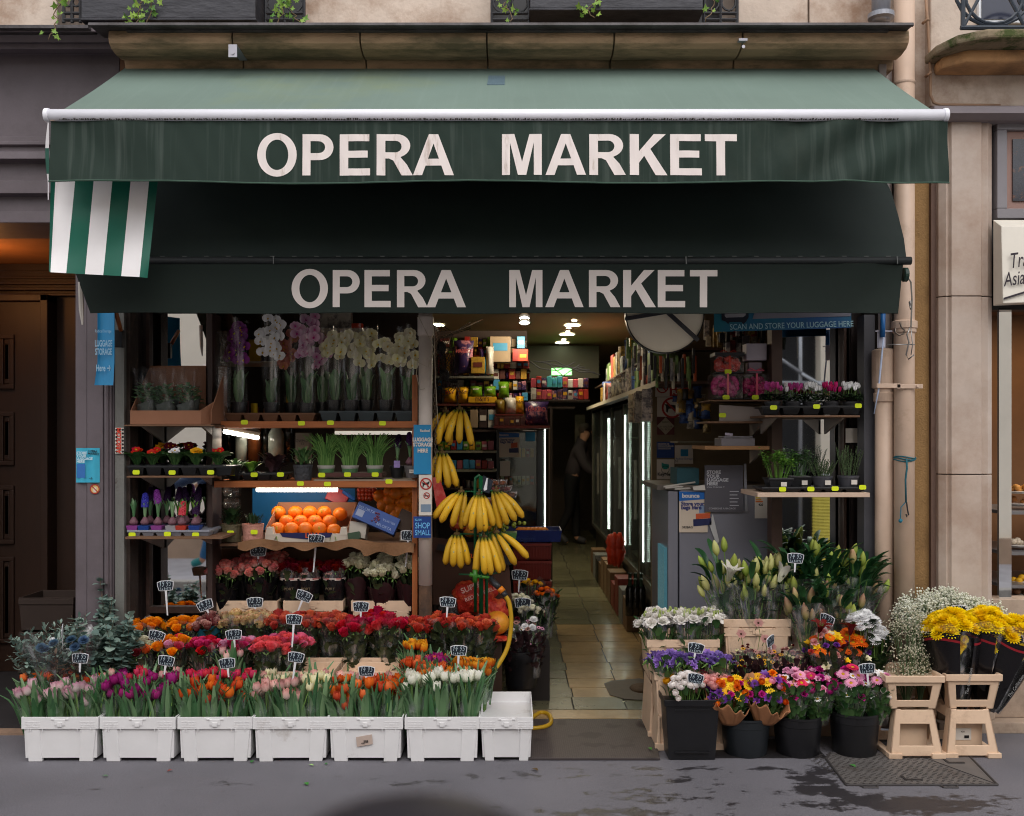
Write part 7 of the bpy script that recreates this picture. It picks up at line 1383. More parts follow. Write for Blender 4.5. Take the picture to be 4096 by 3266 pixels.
# ==== RIGHT SIDE
def rc(px0,px1,pyt,pyb,Yf,d,label,n=1,grp='tall beige flower crates'):
 """stack of n nested beige crates"""
 zt=Z(pyt,Yf);zb_=max(0,Z(pyb,Yf));h=.235
 t=flower_crate(X((px0+px1)/2,Yf),Yf+d,zt-h,(px1-px0)/2*Yf/FL,d,h,label,grp,bcrate,taper=.9,beads=False,rim=.04);return t
rc(2895,3165,2478,0,5.3,.16,'upper beige crate holding the white lilies');rc(2897,3163,2515,0,5.302,.156,'second beige crate nested under the white lily crate');rc(3186,3455,2480,0,5.3,.16,'upper beige crate holding the pink budded lilies');rc(3188,3453,2516,0,5.302,.156,'second beige crate nested under the pink budded lily crate')
def pedestal(px0,px1,pyt,Yf,d,zb_,label):
 """turned over crate with slotted feet, carries another crate"""
 t=thing('crate_stand',label,'crate',(X((px0+px1)/2,Yf),Yf+d,zb_),0,'beige crate stands');w_=(px1-px0)/2*Yf/FL;h=Z(pyt,Yf)-zb_;f=MB()
 f.tub(0,0,w_*.98,d,w_*.9,d*.92,.0,h,.005);f.xf(Matrix.Identity(4));part('body',f,bcrate,t,False,bev=.003);g=MB()
 for sx in(-1,1):
  for k in range(3):x=sx*w_*(.9-.14*k);g.box(x-.006,x+.006,-d-.008,-d*.95,.03,h*.95)
  g.box(*sorted((sx*w_*1.02,sx*w_*.6)),-d-.012,-d*.9,0,.035)
 part('ribs',g,bcrate,t,False,bev=.003);return t
pedestal(2900,3160,2700,5.31,.15,0,'beige crate stand under the white lily crates');pedestal(3190,3450,2700,5.31,.15,0,'beige crate stand under the pink budded lily crates')
rc(2588,2880,2560,0,5.28,.16,'beige crate holding the white lisianthus beside the entrance');pedestal(2594,2874,2740,5.28,.16,0,'tall beige crate stand under the lisianthus crate');rc(2618,2900,2690,0,5.08,.09,'beige crate holding the violet freesias');pedestal(2622,2898,2860,5.08,.09,0,'beige crate stand under the freesia crate, by the mat')
# lilies
def lily_bunch(px,Y,zb_,py_top,spread,nb,label,buds,nopen=0,lf=26,opn='halflily',lL=.15,wmat=cello,lean=(0,0)):
 t=thing('lily_bunch',label,'lilies',(X(px,Y),Y,zb_),0,'lily bunches',rot=(lean[0],lean[1],0));H=Z(py_top,Y)-zb_;f=MB()
 for i in range(nb):
  q=i*2.4+R.random();r=spread*math.sqrt((i+.5)/nb);x,y=r*cos(q),r*sin(q)*.7;z=H*R.uniform(.6,.97)-.08
  head('lilybud',t,T4(x,y,z,0,0,0)@Euler((R.uniform(-.3,.3),r/spread*.35*cos(q),0)).to_matrix().to_4x4()@Matrix.Scale(R.uniform(.7,1.05),4),C[R.choice(buds)])
  f.tube([(x*.2,y*.2,0),(x*.6,y*.6,z*.6),(x,y,z+.004)],.003,4,1,False)
 for i in range(nopen):head(opn,t,T4(R.uniform(-.04,.04),-spread*.75,H*.62,.5,R.uniform(-.2,.2),R.uniform(0,6),1.3),C['lilyw'])
 for i in range(int(lf*1.5)):
  q=R.uniform(0,6.3);u=R.uniform(.15,.85);rr=spread*u*.8;L=lL*R.uniform(.7,1.15)
  leaf(f,(rr*cos(q),rr*sin(q)*.7,H*u*.9),q+R.uniform(-.3,.3),L,.036,[78,50,R.uniform(-20,35)],.5,6,(.6,.9))
 part('stems_and_leaves',f,[LV['lilyl'],green],t,False,True)
 if wmat:wrap(t,.05,spread*1.15,.0,H*.62,wmat,squash=.8)
lily_bunch(2930,5.42,.44,2140,.12,18,'white lily bunch leaning left out of its beige crate',['budgreen','budpale'],1,22,lean=(0,-.16));lily_bunch(3010,5.36,.44,2175,.12,18,'white lily bunch with pale yellow buds in the middle front',['budgreen','budpale','budpale'],0,22);lily_bunch(3080,5.42,.44,2150,.11,18,'white lily bunch with one opening bloom at the right',['budgreen','budpale'],1,22)
lily_bunch(3190,5.44,.44,2150,.14,12,'leafy lily bunch behind the 14.95 sign',['budgreen','budpale','budgreen'],0,50,lL=.17);lily_bunch(3300,5.4,.44,2135,.15,12,'darkest leafy lily bunch rising before the right mirror',['budgreen'],0,56,lL=.17);lily_bunch(3410,5.4,.44,2170,.15,11,'leafy lily bunch leaning right over the downpipes',['budgreen','budpink','budgreen'],0,44,lL=.16,lean=(0,.06));lily_bunch(3350,5.28,.44,2290,.15,9,'low lily bunch with pink tinted buds in crinkled foil',['budpink','budgreen'],0,26,lL=.13);lily_bunch(3225,5.28,.44,2280,.12,8,'low lily bunch with pinkish buds left of the foil one',['budpink','budpale'],0,26,lL=.13)
# lisianthus
for k,(px,Y)in enumerate(((2650,5.36),(2745,5.34),(2830,5.38))):
 t=rose_bunch(px,2478,Y,.34,'%s bunch of white ruffled lisianthus with green buds'%pos3[k],[C['lisi']],.098,19,'lisianthus bunches',1.35,kind='carnation',wtop=.02,nleaf=16,domeh=.05,lmat='herb',name='lisianthus_bunch',lean=(0,(-.12,0,.05)[k]))
 f=MB();H=P(px,2478,Y).z-.34
 for i in range(46):q=R.uniform(0,6.3);rr=R.uniform(0,.09);f.ball((rr*cos(q),rr*sin(q)*.9,H+R.uniform(.01,.055)),R.uniform(.006,.0095),6,0,R.random(),(1,1,1.7))
 part('green_buds',f,leafm('lisi_bud',lin((120,140,60)),lin((190,200,130))),t,False,True)
# freesias
for k,px in enumerate((2660,2730,2800,2870)):
 rose_bunch(px,2630+6*(k%2),5.12-.04*(k%2),.3,'%s bunch of violet freesias from the left'%ORD[k],[C['violet']],.07,12,'violet freesia bunches',1.15,kind='freesia',wtop=-.03,nleaf=8,domeh=.02,lmat='herb',name='freesia_bunch')
# square bucket and its ranunculus
bucket(2771,2800,3045,4.9,222,'square black bucket holding pale ranunculus beside the mat',square=True)
for px,py,Y,c,n,lab in((2745,2735,4.98,'whiteball',13,'white ranunculus bunch spilling over the square bucket'),(2845,2740,5.0,'pinkball',11,'pink ranunculus bunch at the right of the square bucket'),(2700,2708,5.1,'gold',9,'yellow ranunculus bunch behind the white ones'),(2835,2702,5.12,'redb',8,'red ranunculus bunch behind the pink ones'),(2885,2735,5.02,'pinkball',6,'small bunch of paler pink ranunculus touching the kraft bouquet')):
 rose_bunch(px,py,Y,.22,lab,[C[c]],.066 if n<12 else .085,int(n*1.4),'ranunculus bunches',1.05,kind='ranunculus',wmat=None,nleaf=4,domeh=.045,lmat='herb',name='ranunculus_bunch')
for px,py,r_ in((2700,2776,1),(2712,2798,.9)):t=thing('ranunculus','single white ranunculus head hanging over the square bucket rim, %s one'%('upper' if py<2780 else 'lower'),'flower',P(px,py,4.88));head('ranunculus',t,T4(0,0,0,.9,0,0,.8*r_),C['whiteball'])
bucket(3005,2885,3050,4.92,200,'round dark bucket holding two kraft paper bouquets',mat=M('bucket_grey',lin((36,40,44)),.4,.1));bucket(3218,2880,3055,4.92,198,'round black bucket with a scuffed side, middle one');bucket(3452,2868,3046,4.92,200,'round black bucket rightmost, under the pale pink bouquet')
kraftp=M('kraft_paper',lin((176,122,84)),.75,.1,10,bump=.3,bsc=30)
def mixed(px,py,Y,zb_,rad,items,label,wmat=cello,n=22,grp='mixed bouquets',domeh=.05,squash=.8,lean=(0,0),wtop=.0,nleaf=26,fill=True,r0=.05,face=.55,lmat='herb',name='mixed_bouquet'):
 top=P(px,py,Y);H=top.z-zb_;t=thing(name,label,'bouquet',(top.x,Y,zb_),0,grp,rot=(lean[0],lean[1],0));n=int(n*1.35);domeh=domeh*1.6;hd=dome(n,rad,domeh,squash=squash)
 for(x,y,z,ln,q)in hd:
  kd,m1,m2,s=R.choice(items)
  dz=-max(0,-y)*.75;m4=T4(x,y,H-.02+z+dz,0,0,0)@Euler((face*(1.1 if y<0 else .5),0,0)).to_matrix().to_4x4()@Euler((0,ln*.6*(1 if cos(q)>0 else-1),0)).to_matrix().to_4x4()@Euler((0,0,R.uniform(0,6))).to_matrix().to_4x4()@Matrix.Scale(s*R.uniform(.85,1.15),4)
  head(kd,t,m4,C[m1],C[m2]if m2 else None)
 stems(t,[(x,y,H-.03+z,ln,q)for x,y,z,ln,q in hd],0,H-.01,'rose',nleaf,r0,.04,lmat=lmat)
 if fill:
  f=MB()
  for i in range(50):q=R.uniform(0,6.3);rr=R.uniform(.3,1)*rad;f.octa((rr*cos(q),rr*sin(q)*squash,H-.02-.6*max(0,-sin(q))*rr+R.uniform(-.03,.03)),R.uniform(.002,.004),0,R.random())
  part('filler_sprigs',f,leafm('filler',lin((200,190,170)),lin((230,200,190))),t,False)
 if wmat:wrap(t,r0,rad*1.12,0,H+wtop,wmat,squash=squash)
 return t
def kraft_wrap(t,r0,r1,H,ph=0,tilt=.05):
 f=MB()
 def fn(u,v):q=ph+u*5.4;r=r0+(r1-r0)*v;return(r*cos(q)*(1+.07*v*sin(9*q+2*v)+.04*sin(17*q)),r*sin(q)*(.85+.05*v*sin(7*q)),H*v+.03*sin(3*q+1)*v+.014*v*sin(13*q)-tilt*v*max(0,-sin(q))*1.1)
 f.grid(fn,90,8);o=part('kraft_wrapper',f,kraftp,t,False,True);md=o.modifiers.new('s','SOLIDIFY');md.thickness=.0015
warm=[('gerbera','gold','disc_d',.75),('daisy','gold','disc_y',1.0),('carnation','orange_g',None,.85),('ranunculus','orange_g',None,.8),('carnation','magg',None,.8),('alstro','purple',None,1.0),('daisy','yellow','disc_y',1.1)]
t=mixed(2925,2745,4.98,.17,.105,warm,'kraft paper bouquet of yellow and red flowers, left one on the round bucket',None,26,'kraft paper bouquets',.04,.8,(.12,-.1),face=.75);kraft_wrap(t,.05,.125,.2,0,.1)
t=mixed(3058,2730,4.98,.17,.1,warm+[('gerbera','purple','disc_d',.6),('ranunculus','lpink',None,.8),('alstro','violet',None,1.1)],'kraft paper bouquet of orange and violet flowers, right one on the round bucket',None,26,'kraft paper bouquets',.04,.8,(.1,.08),face=.75);kraft_wrap(t,.05,.12,.19,1,.1)
pinks=[('gerbera','lpink','disc_y',.85),('carnation','magg',None,1.0),('ranunculus','magg',None,.85),('daisy','wht','disc_y',.8),('carnation','lpink',None,.95),('alstro','lpink',None,1.0),('gerbera','fuchsia','disc_y',.8)]
mixed(3170,2735,5.0,.15,.095,pinks,'pink and magenta gerbera bouquet, left half of the middle bucket',cello,22,nleaf=50,wtop=-.01);mixed(3270,2730,5.02,.15,.1,pinks,'pink and magenta gerbera bouquet, right half of the middle bucket',cello,22,nleaf=50,wtop=-.01)
mixed(3400,2725,5.0,.15,.1,pinks,'bouquet with red gerbera and purple anemones on the rightmost bucket',cello,20,nleaf=50,wtop=-.01);mixed(3508,2735,5.02,.15,.09,[('ranunculus','whiteball',None,.85),('gerbera','lpink','disc_y',.8),('carnation','lpink',None,.8),('alstro','wht',None,.9)],'pale pink bouquet with white blossom clusters beside the crate stands',cello,18,nleaf=50,wtop=-.01)
dried=[('carnation','dustpink',None,.6),('primrose','dustpink','disc_d',.7),('daisy','gold','disc_d',.5),('ranunculus','cream_t',None,.35),('ranunculus','cream_t',None,.3),('carnation','maroon',None,.4)]
for k,(px,py)in enumerate(((2985,2625),(3075,2640),(3165,2625))):mixed(px,py,5.12,.24,.075,dried,'%s dried flower bouquet of small dusty blooms behind the kraft bouquets'%pos3[k],cello,26,'dried flower bouquets',.04,lmat='purple',wtop=.04,nleaf=40)
mixed(3310,2580,5.1,.24,.105,[('carnation','pinkball',None,1.0),('alstro','cream_t',None,1.3),('gerbera','orange_g','disc_y',.8),('carnation','purple',None,.8),('alstro','yellow',None,1.1),('carnation','coralred',None,.7)],'colourful bouquet with coral, cream and orange blooms under the sideways sign',cello2,24,nleaf=40,lmat='rose',wtop=-.02);mixed(3410,2570,5.14,.24,.09,[('gerbera','orange_g','disc_y',.9),('carnation','purple',None,.8),('alstro','cream_t',None,1.2),('carnation','coralred',None,.8)],'colourful bouquet with orange gerbera and dark red lilies beside white flowers',cello2,18,nleaf=40,lmat='rose',wtop=-.02)
for k,(px,py,c)in enumerate(((3275,2510,'maroon'),(3400,2520,'maroon'),(3385,2600,'maroon'))):t=thing('lily','%s dark red lily star above the colourful bouquets'%['left','right','lower'][k],'flower',P(px,py+22,5.06),0,'dark red lilies');head('lily',t,T4(0,0,0,.35,0,R.uniform(0,6),.95),C[c]);f=MB().tube([(0,.005,0),(0,.03,-.15)],.003,5);part('stem',f,green,t,False)
for px,py in((3033,2494),(2964,2538),(3060,2558),(3085,2590)):
 t=thing('cosmos','thin stemmed dusty pink flower above the dried bouquets, at %s'%{3033:'the highest point',2964:'the left',3060:'the middle',3085:'the right'}[px],'flower',P(px,py,5.15),0,'dusty pink single flowers');head('primrose',t,T4(0,0,0,.9,0,0,1.1),C['dustpink'],C['disc_d']);f=MB().tube([(0,0,0),(.01,0,-.06),(0,.01,-.14)],.0014,4);part('stem',f,green,t,False)
# white chrysanthemums
for k,(px,py)in enumerate(((3455,2480),(3500,2540))):rose_bunch(px,py,5.16,.24,'white chrysanthemum bunch, %s, left of the gypsophila'%['upper','lower'][k],[C['wht']],.075,17,'white chrysanthemum bunches',.85,kind='whitemum',wmat=None,nleaf=20,domeh=.05,lmat='dark',name='chrysanthemum_bunch')
# stacked baskets right
def basket(px0,px1,pyt,pyb,Yf,d,label,up,label_on=False):
 """crate frame with a big window in its faces; up: rim on top, else turned over with spread feet"""
 zt,zb_=Z(pyt,Yf),max(0.,Z(pyb,Yf));h=zt-zb_;w_=(px1-px0)/2*Yf/FL;t=thing('crate_stand',label,'crate',(X((px0+px1)/2,Yf),Yf+d,zb_),0,'open beige crate stands');f=MB()
 wt,wb=(w_,w_*.8)if up else(w_*.72,w_);dt,db=(d,d*.82)if up else(d*.76,d)
 def lv(z):u=z/h;return wb+(wt-wb)*u,db+(dt-db)*u
 def face(sy):
  for sx in(-1,1):
   a,da=lv(0);b_,db_=lv(h);iw=.33;y0,y1=sy*da,sy*db_;th=-sy*.01
   f.hexa([(sx*a,y0,0),(sx*a*(1-iw),y0,0),(sx*a*(1-iw),y0+th,0),(sx*a,y0+th,0),(sx*b_,y1,h),(sx*b_*(1-iw),y1,h),(sx*b_*(1-iw),y1+th,h),(sx*b_,y1+th,h)])
  for(za,zc)in((h*.7,h*.99),(h*.05,h*.26)):
   a,da=lv(za);b_,db_=lv(zc);a*=.72;b_*=.72;th=-sy*.009
   f.hexa([(-a,sy*da,za),(a,sy*da,za),(a,sy*da+th,za),(-a,sy*da+th,za),(-b_,sy*db_,zc),(b_,sy*db_,zc),(b_,sy*db_+th,zc),(-b_,sy*db_+th,zc)])
 face(-1);face(1)
 for sx in(-1,1):
  for(q0,q1)in((-1,-.55),(.55,1)):
   a,da=lv(0);b_,db_=lv(h);th=-sx*.009
   f.hexa([(sx*a,da*q0,0),(sx*a,da*q1,0),(sx*a+th,da*q1,0),(sx*a+th,da*q0,0),(sx*b_,db_*q0,h),(sx*b_,db_*q1,h),(sx*b_+th,db_*q1,h),(sx*b_+th,db_*q0,h)])
  a,da=lv(h*.8);b_,db_=lv(h);f.hexa([(sx*a,-da*.55,h*.8),(sx*a,da*.55,h*.8),(sx*a-sx*.009,da*.55,h*.8),(sx*a-sx*.009,-da*.55,h*.8),(sx*b_,-db_*.55,h),(sx*b_,db_*.55,h),(sx*b_-sx*.009,db_*.55,h),(sx*b_-sx*.009,-db_*.55,h)])
 part('frame',f,bcrate,t,False,bev=.003);g=MB()
 if up:g.tub(0,0,w_*1.03,d*1.03,w_*1.04,d*1.04,h-.032,h+.002,.012)
 else:
  for sx in(-1,1):g.box(*sorted((sx*w_*1.05,sx*w_*.55)),-d-.006,-d+.03,0,.026);g.box(*sorted((sx*w_*1.05,sx*w_*.8)),-d+.03,d,0,.026)
  a,da=lv(h*.5);g.box(-a*.7,a*.7,-da*.55,-da*.5,.03,h*.95)
 part('rim' if up else 'foot',g,bcrate,t,False,bev=.003)
 if label_on:g=MB();a,da=lv(h*.5);g.box(-a*.62,a*.2,-da*.55-.003,-da*.55,h*.3,h*.55);l_=part('label',g,white_p,t,False);q=MB();[q.box(-.012+i*.002,-.0108+i*.002,-da*.55-.005,-da*.55-.0035,h*.34,h*.4)for i in range(12)];part('barcode',q,blk,l_,False);text('420',.012,t,Vector((-.02,-da*.55-.005,h*.48)),blk,(pi/2,0,0),world=False)
 return t
basket(3545,3776,2706,2842,4.93,.15,'upper open crate with gypsophila standing right of the black buckets',True);basket(3560,3776,2846,3036,4.93,.14,'lower turned over crate stand right of the black buckets',False);basket(3786,4006,2700,2842,4.97,.15,'upper open crate with the yellow bouquets at the far right',True);basket(3784,4000,2846,3034,4.95,.14,'lower turned over crate stand with a white label at the far right',False,True)
# gypsophila and wax flower
def gyp(px,Y,zb_,py_top,sx,sy,n,label,dots,lm='herb',hfrac=.35,name='gypsophila_bunch',lean=(0,0),sz=.0065):
 t=thing(name,label,'flowers',(X(px,Y),Y,zb_),0,'gypsophila and filler bunches',rot=(lean[0],lean[1],0));H=Z(py_top,Y)-zb_;f=MB();g=MB()
 for i in range(60):
  q=R.uniform(0,6.3);d=math.sqrt(R.random());hh=H*(1-.18*d*d)*R.uniform(1-hfrac,1);x,y=d*sx*cos(q),d*sy*sin(q);p1=(x*.5,y*.5,hh*.55);f.tube([(x*.1,y*.1,0),p1,(x,y,hh)],.0012,3,0,False,R.random())
  for j in range(n//60):
   dx,dy,dz=R.gauss(0,.022),R.gauss(0,.018),R.gauss(0,.016);e=(x+dx,y+dy,hh+dz);g.ball(e,R.uniform(sz*.5,sz),5,0,R.random())
   if j%3==0:f.tube([(x,y,hh-.02),e],.0006,3,0,False,.8)
 part('thin_stems',f,LV[lm],t,False);o=part('blossoms',g,dots,t,False,True);o['kind']='stuff';return t
wd=leafm('gyp_white',lin((226,228,206)),lin((248,248,236)),.7,.3);wd2=leafm('wax_white',lin((180,180,150)),lin((236,226,206)),.7,.3)
gyp(3690,5.3,.3,2370,.14,.1,2300,'white gypsophila cloud, left part, above the grey brown sprays',wd);gyp(3790,5.36,.3,2342,.15,.1,2600,'white gypsophila cloud, highest middle part',wd);gyp(3900,5.34,.3,2400,.14,.1,2300,'white gypsophila cloud, right part behind the yellow flowers',wd,lean=(0,.08))
gyp(3625,5.05,.24,2420,.085,.06,1100,'upright bunch of cream wax flowers with brownish stems in the open crate',wd2,'ros',.75,'wax_flower_bunch',sz=.0048);gyp(3680,5.08,.24,2450,.06,.05,800,'thinner bunch of cream wax flowers beside the first',wd2,'ros',.7,'wax_flower_bunch',sz=.0048)
f=MB();
# yellow chrysanthemums in black sleeves
redstripe=M('red_stripe',lin((150,30,40)),.4,.05)
for k,(px,py,Y,ln)in enumerate(((3800,2500,5.06,-.08),(3945,2495,5.1,.04),(4065,2530,5.08,.32))):
 zb_=.2;top=P(px,py,Y);H=(top.z-zb_)/cos(ln);x0=top.x-H*sin(ln)
 t=thing('chrysanthemum_bunch','yellow chrysanthemum bouquet in a black sleeve, %s of three'%['left','middle','right'][k],'bouquet',(x0,Y,zb_),0,'yellow chrysanthemum bouquets',rot=(0,ln,0))
 for(x,y,z,l2,q)in dome(48,.125,.08,squash=.88):head('chrysanthemum',t,T4(x,y,H-.02+z,0,0,0)@Euler((0,0,q)).to_matrix().to_4x4()@Euler((0,l2*1.3,0)).to_matrix().to_4x4()@Matrix.Scale(R.uniform(1.25,1.5),4),C['ymum'])
 for i in range(6):head('chrysanthemum',t,T4(.0+R.uniform(-.02,.04),-.075+R.uniform(-.006,.006),H-.05-i*.013,1.2,0,0,.8),C['ymum'])
 stems(t,[(x*.9,0,H-.05,0,0)for x in(-.05,-.02,.02,.05)],0,H-.05,'rose',30,.03,.045,lmat='dark')
 f=MB();ph=[-1.25,-1.25,-1.1][k]
 def fn(u,v):q=ph+.16+u*5.75;r=.04+(.15-.04)*v**.8;return(r*cos(q),r*sin(q)*.85,H*.93*v+.022*sin(2*q+k)*v)
 f.grid(fn,40,8);part('black_sleeve',f,black_wrap,t,False,True);f=MB();f.grid(lambda u,v:tuple(a*b_ for a,b_ in zip(fn(u,.9+.03*v),(1.012,1.012,1))),40,1);part('red_stripe',f,redstripe,t,False)
 wrap(t,.045,.145,.0,H+.01,cello,squash=.85)
 text('The Collection',.022,t,Vector((.03,-.1,H*.4)),M('sleeve_let',lin((150,150,150)),.5,0),(pi/2,radians(-75),0),0,.2,world=False)
# ==== RIGHT SHELVES
rb_film=film('gift_film',(.95,.9,.92),.04,.1,.15,(14,14,14))
def giftbox(px,pyt,pyb,w_,Y,cf,crib,label,lidc=None):
 t=thing('gift_box',label,'gift box',P(px,pyb,Y),0,'boxed foam rose gifts');h=Z(pyt,Y)-Z(pyb,Y);hw=w_/2*Y/FL;f=MB()
 for i in range(60):
  a=R.uniform(0,6.3);b_=R.uniform(-.9,1);rr=hw*.74;p=(rr*cos(a)*math.sqrt(1-b_*b_*.6),rr*.8*sin(a)*math.sqrt(1-b_*b_*.6),h*.52+b_*h*.36);f.ball(p,hw*.26,8,0,R.random(),(1,1,.8))
 part('foam_roses',f,M('foam_%d_%d'%cf[:2],lin(cf),.8,.2,90,bump=.6,bsc=150),t,False,True);f=MB();f.box(-hw,hw,-hw*.9,hw*.9,.006,h);part('clear_box',f,rb_film,t,False);f=MB();f.box(-hw,hw,-hw*.9,hw*.9,0,.005)
 if lidc:f.box(-hw*1.04,hw*1.04,-hw*.94,hw*.94,h,h+.02)
 part('lid' if lidc else 'base',f,M('lid_dark',lin((28,28,34)),.4,.05),t,False)
 f=MB();f.box(-.006,.006,-hw*.92,-hw*.905,0,h+.004);f.tube([(0,-hw*.5,h+.02),(.03,-hw*.5,h+.035),(.05,-hw*.5,h+.022),(0,-hw*.5,h+.022),(-.05,-hw*.5,h+.024),(-.03,-hw*.5,h+.036),(0,-hw*.5,h+.02)],.003,5);part('ribbon',f,M('rib_%d'%crib[0],lin(crib),.4,.1),t,False)
 ptag(t,px+4,pyb-8,Y-hw*.9-.003)
giftbox(2908,1428,1496,112,5.9,(214,60,40),(206,60,40),'clear gift box with a red foam rose heart and dark lid',True);giftbox(2900,1500,1598,118,5.88,(206,60,140),(220,110,120),'clear gift box with pink foam roses, left of the pair');giftbox(3017,1500,1598,100,5.88,(190,20,110),(214,80,110),'clear gift box with magenta foam roses, right of the pair')
pack(X(3018,5.9),5.9,Z(1445,5.9),.12,.1,.1,M('white_box',lin((176,168,180)),.5,.04),'white cardboard box on the upper right shelf',None);pack(X(3015,5.9),5.9,Z(1496,5.9),.08,.08,.065,M('lilac_box',lin((130,116,128)),.5,.04),'pale lilac tin under the white box',None)
t=solo('shoe_box',MB().hexa([P(2876,1692,5.8),P(3072,1690,5.8),P(3072,1690,6.05),P(2876,1692,6.05),P(2876,1620,5.8),P(3072,1632,5.8),P(3072,1632,6.05),P(2876,1620,6.05)]),M('shoebox',lin((150,138,132)),.6,.06),'long pale cardboard box with a yellow tag under the gift boxes','box',bev=.002);ptag(t,2890,1662,5.797)
t=solo('card_terminal',MB().box(X(2885,5.76),X(3020,5.76),5.76,5.95,Z(1786,5.76),Z(1754,5.76)).box(X(2895,5.78),X(3012,5.78),5.78,5.94,Z(1754,5.76)+.001,Z(1745,5.76)),M('term',lin((120,116,122)),.4,.06),'flat grey cash drawer like box on the plywood shelf','box',bev=.003);solo('phone',MB().hexa([P(2900,1742,5.8),P(2930,1744,5.8),P(2932,1742,5.9),P(2902,1740,5.9),P(2900,1732,5.8),P(2930,1736,5.8),P(2932,1734,5.9),P(2902,1730,5.9)]),M('phone',lin((180,172,190)),.3,.05),'small pale phone lying on top of the grey box','phone')
tray(3046,3448,1624,1660,5.5,.16,5,tblack,'black tray of pink and white cyclamens',((3094,1631),(3266,1627),(3267+166,1624)))
for k,(px,c,lab)in enumerate(((3090,'cyc_pink','pink cyclamen at the left end of its tray'),(3170,'cyc_pink','orchid pink cyclamen, second in the tray'),(3245,'wht','white cyclamen in the middle of the tray'),(3322,'cyc_deep','deep pink cyclamen, fourth in the tray'),(3402,'wht','white cyclamen at the right end of its tray'))):
 t=plant(px,1625,5.58,lab,'plant','cyclamen','cyclamens in the black tray');b=P(px,1625,5.58);pot(t,b.x,b.y,b.z-.035,.045,.06,tgrey if False else M('pot_dk',lin((50,50,54)),.5,.1));f=MB()
 for i in range(60):q=i*2.4;rr=.05*math.sqrt(R.random());leaf(f,(rr*cos(q),rr*sin(q),.03+R.uniform(0,.035)),q,.032,.032,[30,0,R.uniform(-50,0)],.2,3,(.5,.9))
 part('leaves',f,LV['dark'],t,False,True)
 for i in range(15):q=i*2.4;rr=.05*math.sqrt(i/15);head('cyclamen',t,T4(rr*cos(q),rr*sin(q)*.7,.09+R.uniform(-.012,.018),R.uniform(-.3,.3),R.uniform(-.3,.3),R.uniform(0,6),.95),C[c if not(k==1 and i%3==0)else 'wht'])
tray(3046,3462,1950,1970,5.44,.2,5,tblack,'glossy black tray of potted herbs on the cream shelf',((3130,1958),(3243,1957),(3340,1955),(3450,1950)))
def herb(px,pyt,pyb,Y,w_,label,kind,h,n,lm,square=False):
 t=plant(px,pyt,Y,label,'herb','potted_herb','potted herbs on the cream shelf');b=P(px,pyt,Y);ph=b.z-Z(pyb,Y);r=w_/2*Y/FL;pm_=M('pot_herb',lin((70,70,76)),.5,.08)if not square else tblack
 if square:f=MB();f.taper(b.x,b.y,r*.8,r*.8,r,r,b.z-ph,b.z-.003);f.box(b.x-r*1.04,b.x+r*1.04,b.y-r*1.04,b.y+r*1.04,b.z-.012,b.z);part('pot',f,pm_,t,bev=.002)
 else:pot(t,b.x,b.y,b.z-ph,r,ph,pm_)
 f=MB();f.box(b.x-.002,b.x+.03,b.y-r*1.0-.003,b.y-r*1.0,b.z-ph*.75,b.z-ph*.35);part('label',f,white_p,t);f=MB()
 for i in range(n):
  q=R.uniform(0,6.3);rr=r*.8*math.sqrt(R.random());hh=h*R.uniform(.55,1.05);tip=(rr*2.0*cos(q),rr*1.6*sin(q),hh);base=(rr*cos(q),rr*sin(q),0)
  f.tube([base,tuple((a+b_)/2 for a,b_ in zip(base,tip)),tip],.0012,3,0,False,.4)
  m_=10 if kind=='parsley' else 26
  for j in range(m_):
   u=(.72+.28*R.random())if kind=='parsley' else(.12+.88*j/m_);p=[a+(b_-a)*u for a,b_ in zip(base,tip)]
   if kind=='parsley':p=[p[0]+R.gauss(0,.012),p[1]+R.gauss(0,.012),p[2]+R.gauss(0,.009)];leaf(f,p,R.uniform(0,6.3),.018,.017,[R.uniform(-10,50),0],.2,2,(.5,.9))
   else:leaf(f,p,j*2.4,.018 if kind=='rosemary' else .008,.0028 if kind=='rosemary' else .005,[55,40],.1,2,(.5,.9))
 part('foliage',f,LV[lm],t,False)
herb(3112,1912,1955,5.52,96,'bright green parsley in a square black pot','parsley',.15,42,'fresh',True);herb(3195,1905,1950,5.6,90,'darker parsley behind the bright one','parsley',.15,36,'herb',True);herb(3288,1905,1950,5.54,84,'low thyme in a round grey pot','thyme',.09,46,'ros');herb(3392,1903,1948,5.52,84,'upright rosemary in a round grey pot at the right end','rosemary',.16,26,'ros')
# white card behind rosemary
f=MB();f.box(X(3383,5.75),X(3434,5.75),5.75,5.754,Z(1772,5.75),Z(1714,5.75));solo('card',f,white_p,'blank whitish card hanging on the dark post above the rosemary','card')
# misc clutter on the right wall: hanging goods
for k in range(46):
 px,py=R.uniform(2835,3070),R.uniform(1330,1420);pack(X(px,6.6),6.6+R.uniform(-.1,.2),Z(py,6.6),R.uniform(.02,.05),.02,R.uniform(.06,.14),R.choice([0,1,6,M('blk_goods',lin((40,38,38)),.4,.1),3,4]),'small blister packed item hanging on the rear wall, %s of its hook row %d'%(ORD[k%12],k//12+1),'hanging goods on the right wall','box')
for k in range(40):
 px,py=R.uniform(2710,2840),R.uniform(1600,1740);pack(X(px,6.5),6.5+R.uniform(-.1,.2),Z(py,6.5),R.uniform(.03,.07),.03,R.uniform(.04,.1),R.choice([0,3,M('tinsel',lin((150,130,90)),.2,.4,60,metal=.5),M('blk_goods',(1,1,1)),2]),'small wrapped trinket in the crowded basket, %s of row %d'%(ORD[k%10],k//10+1),'trinkets beside the signs','bag')
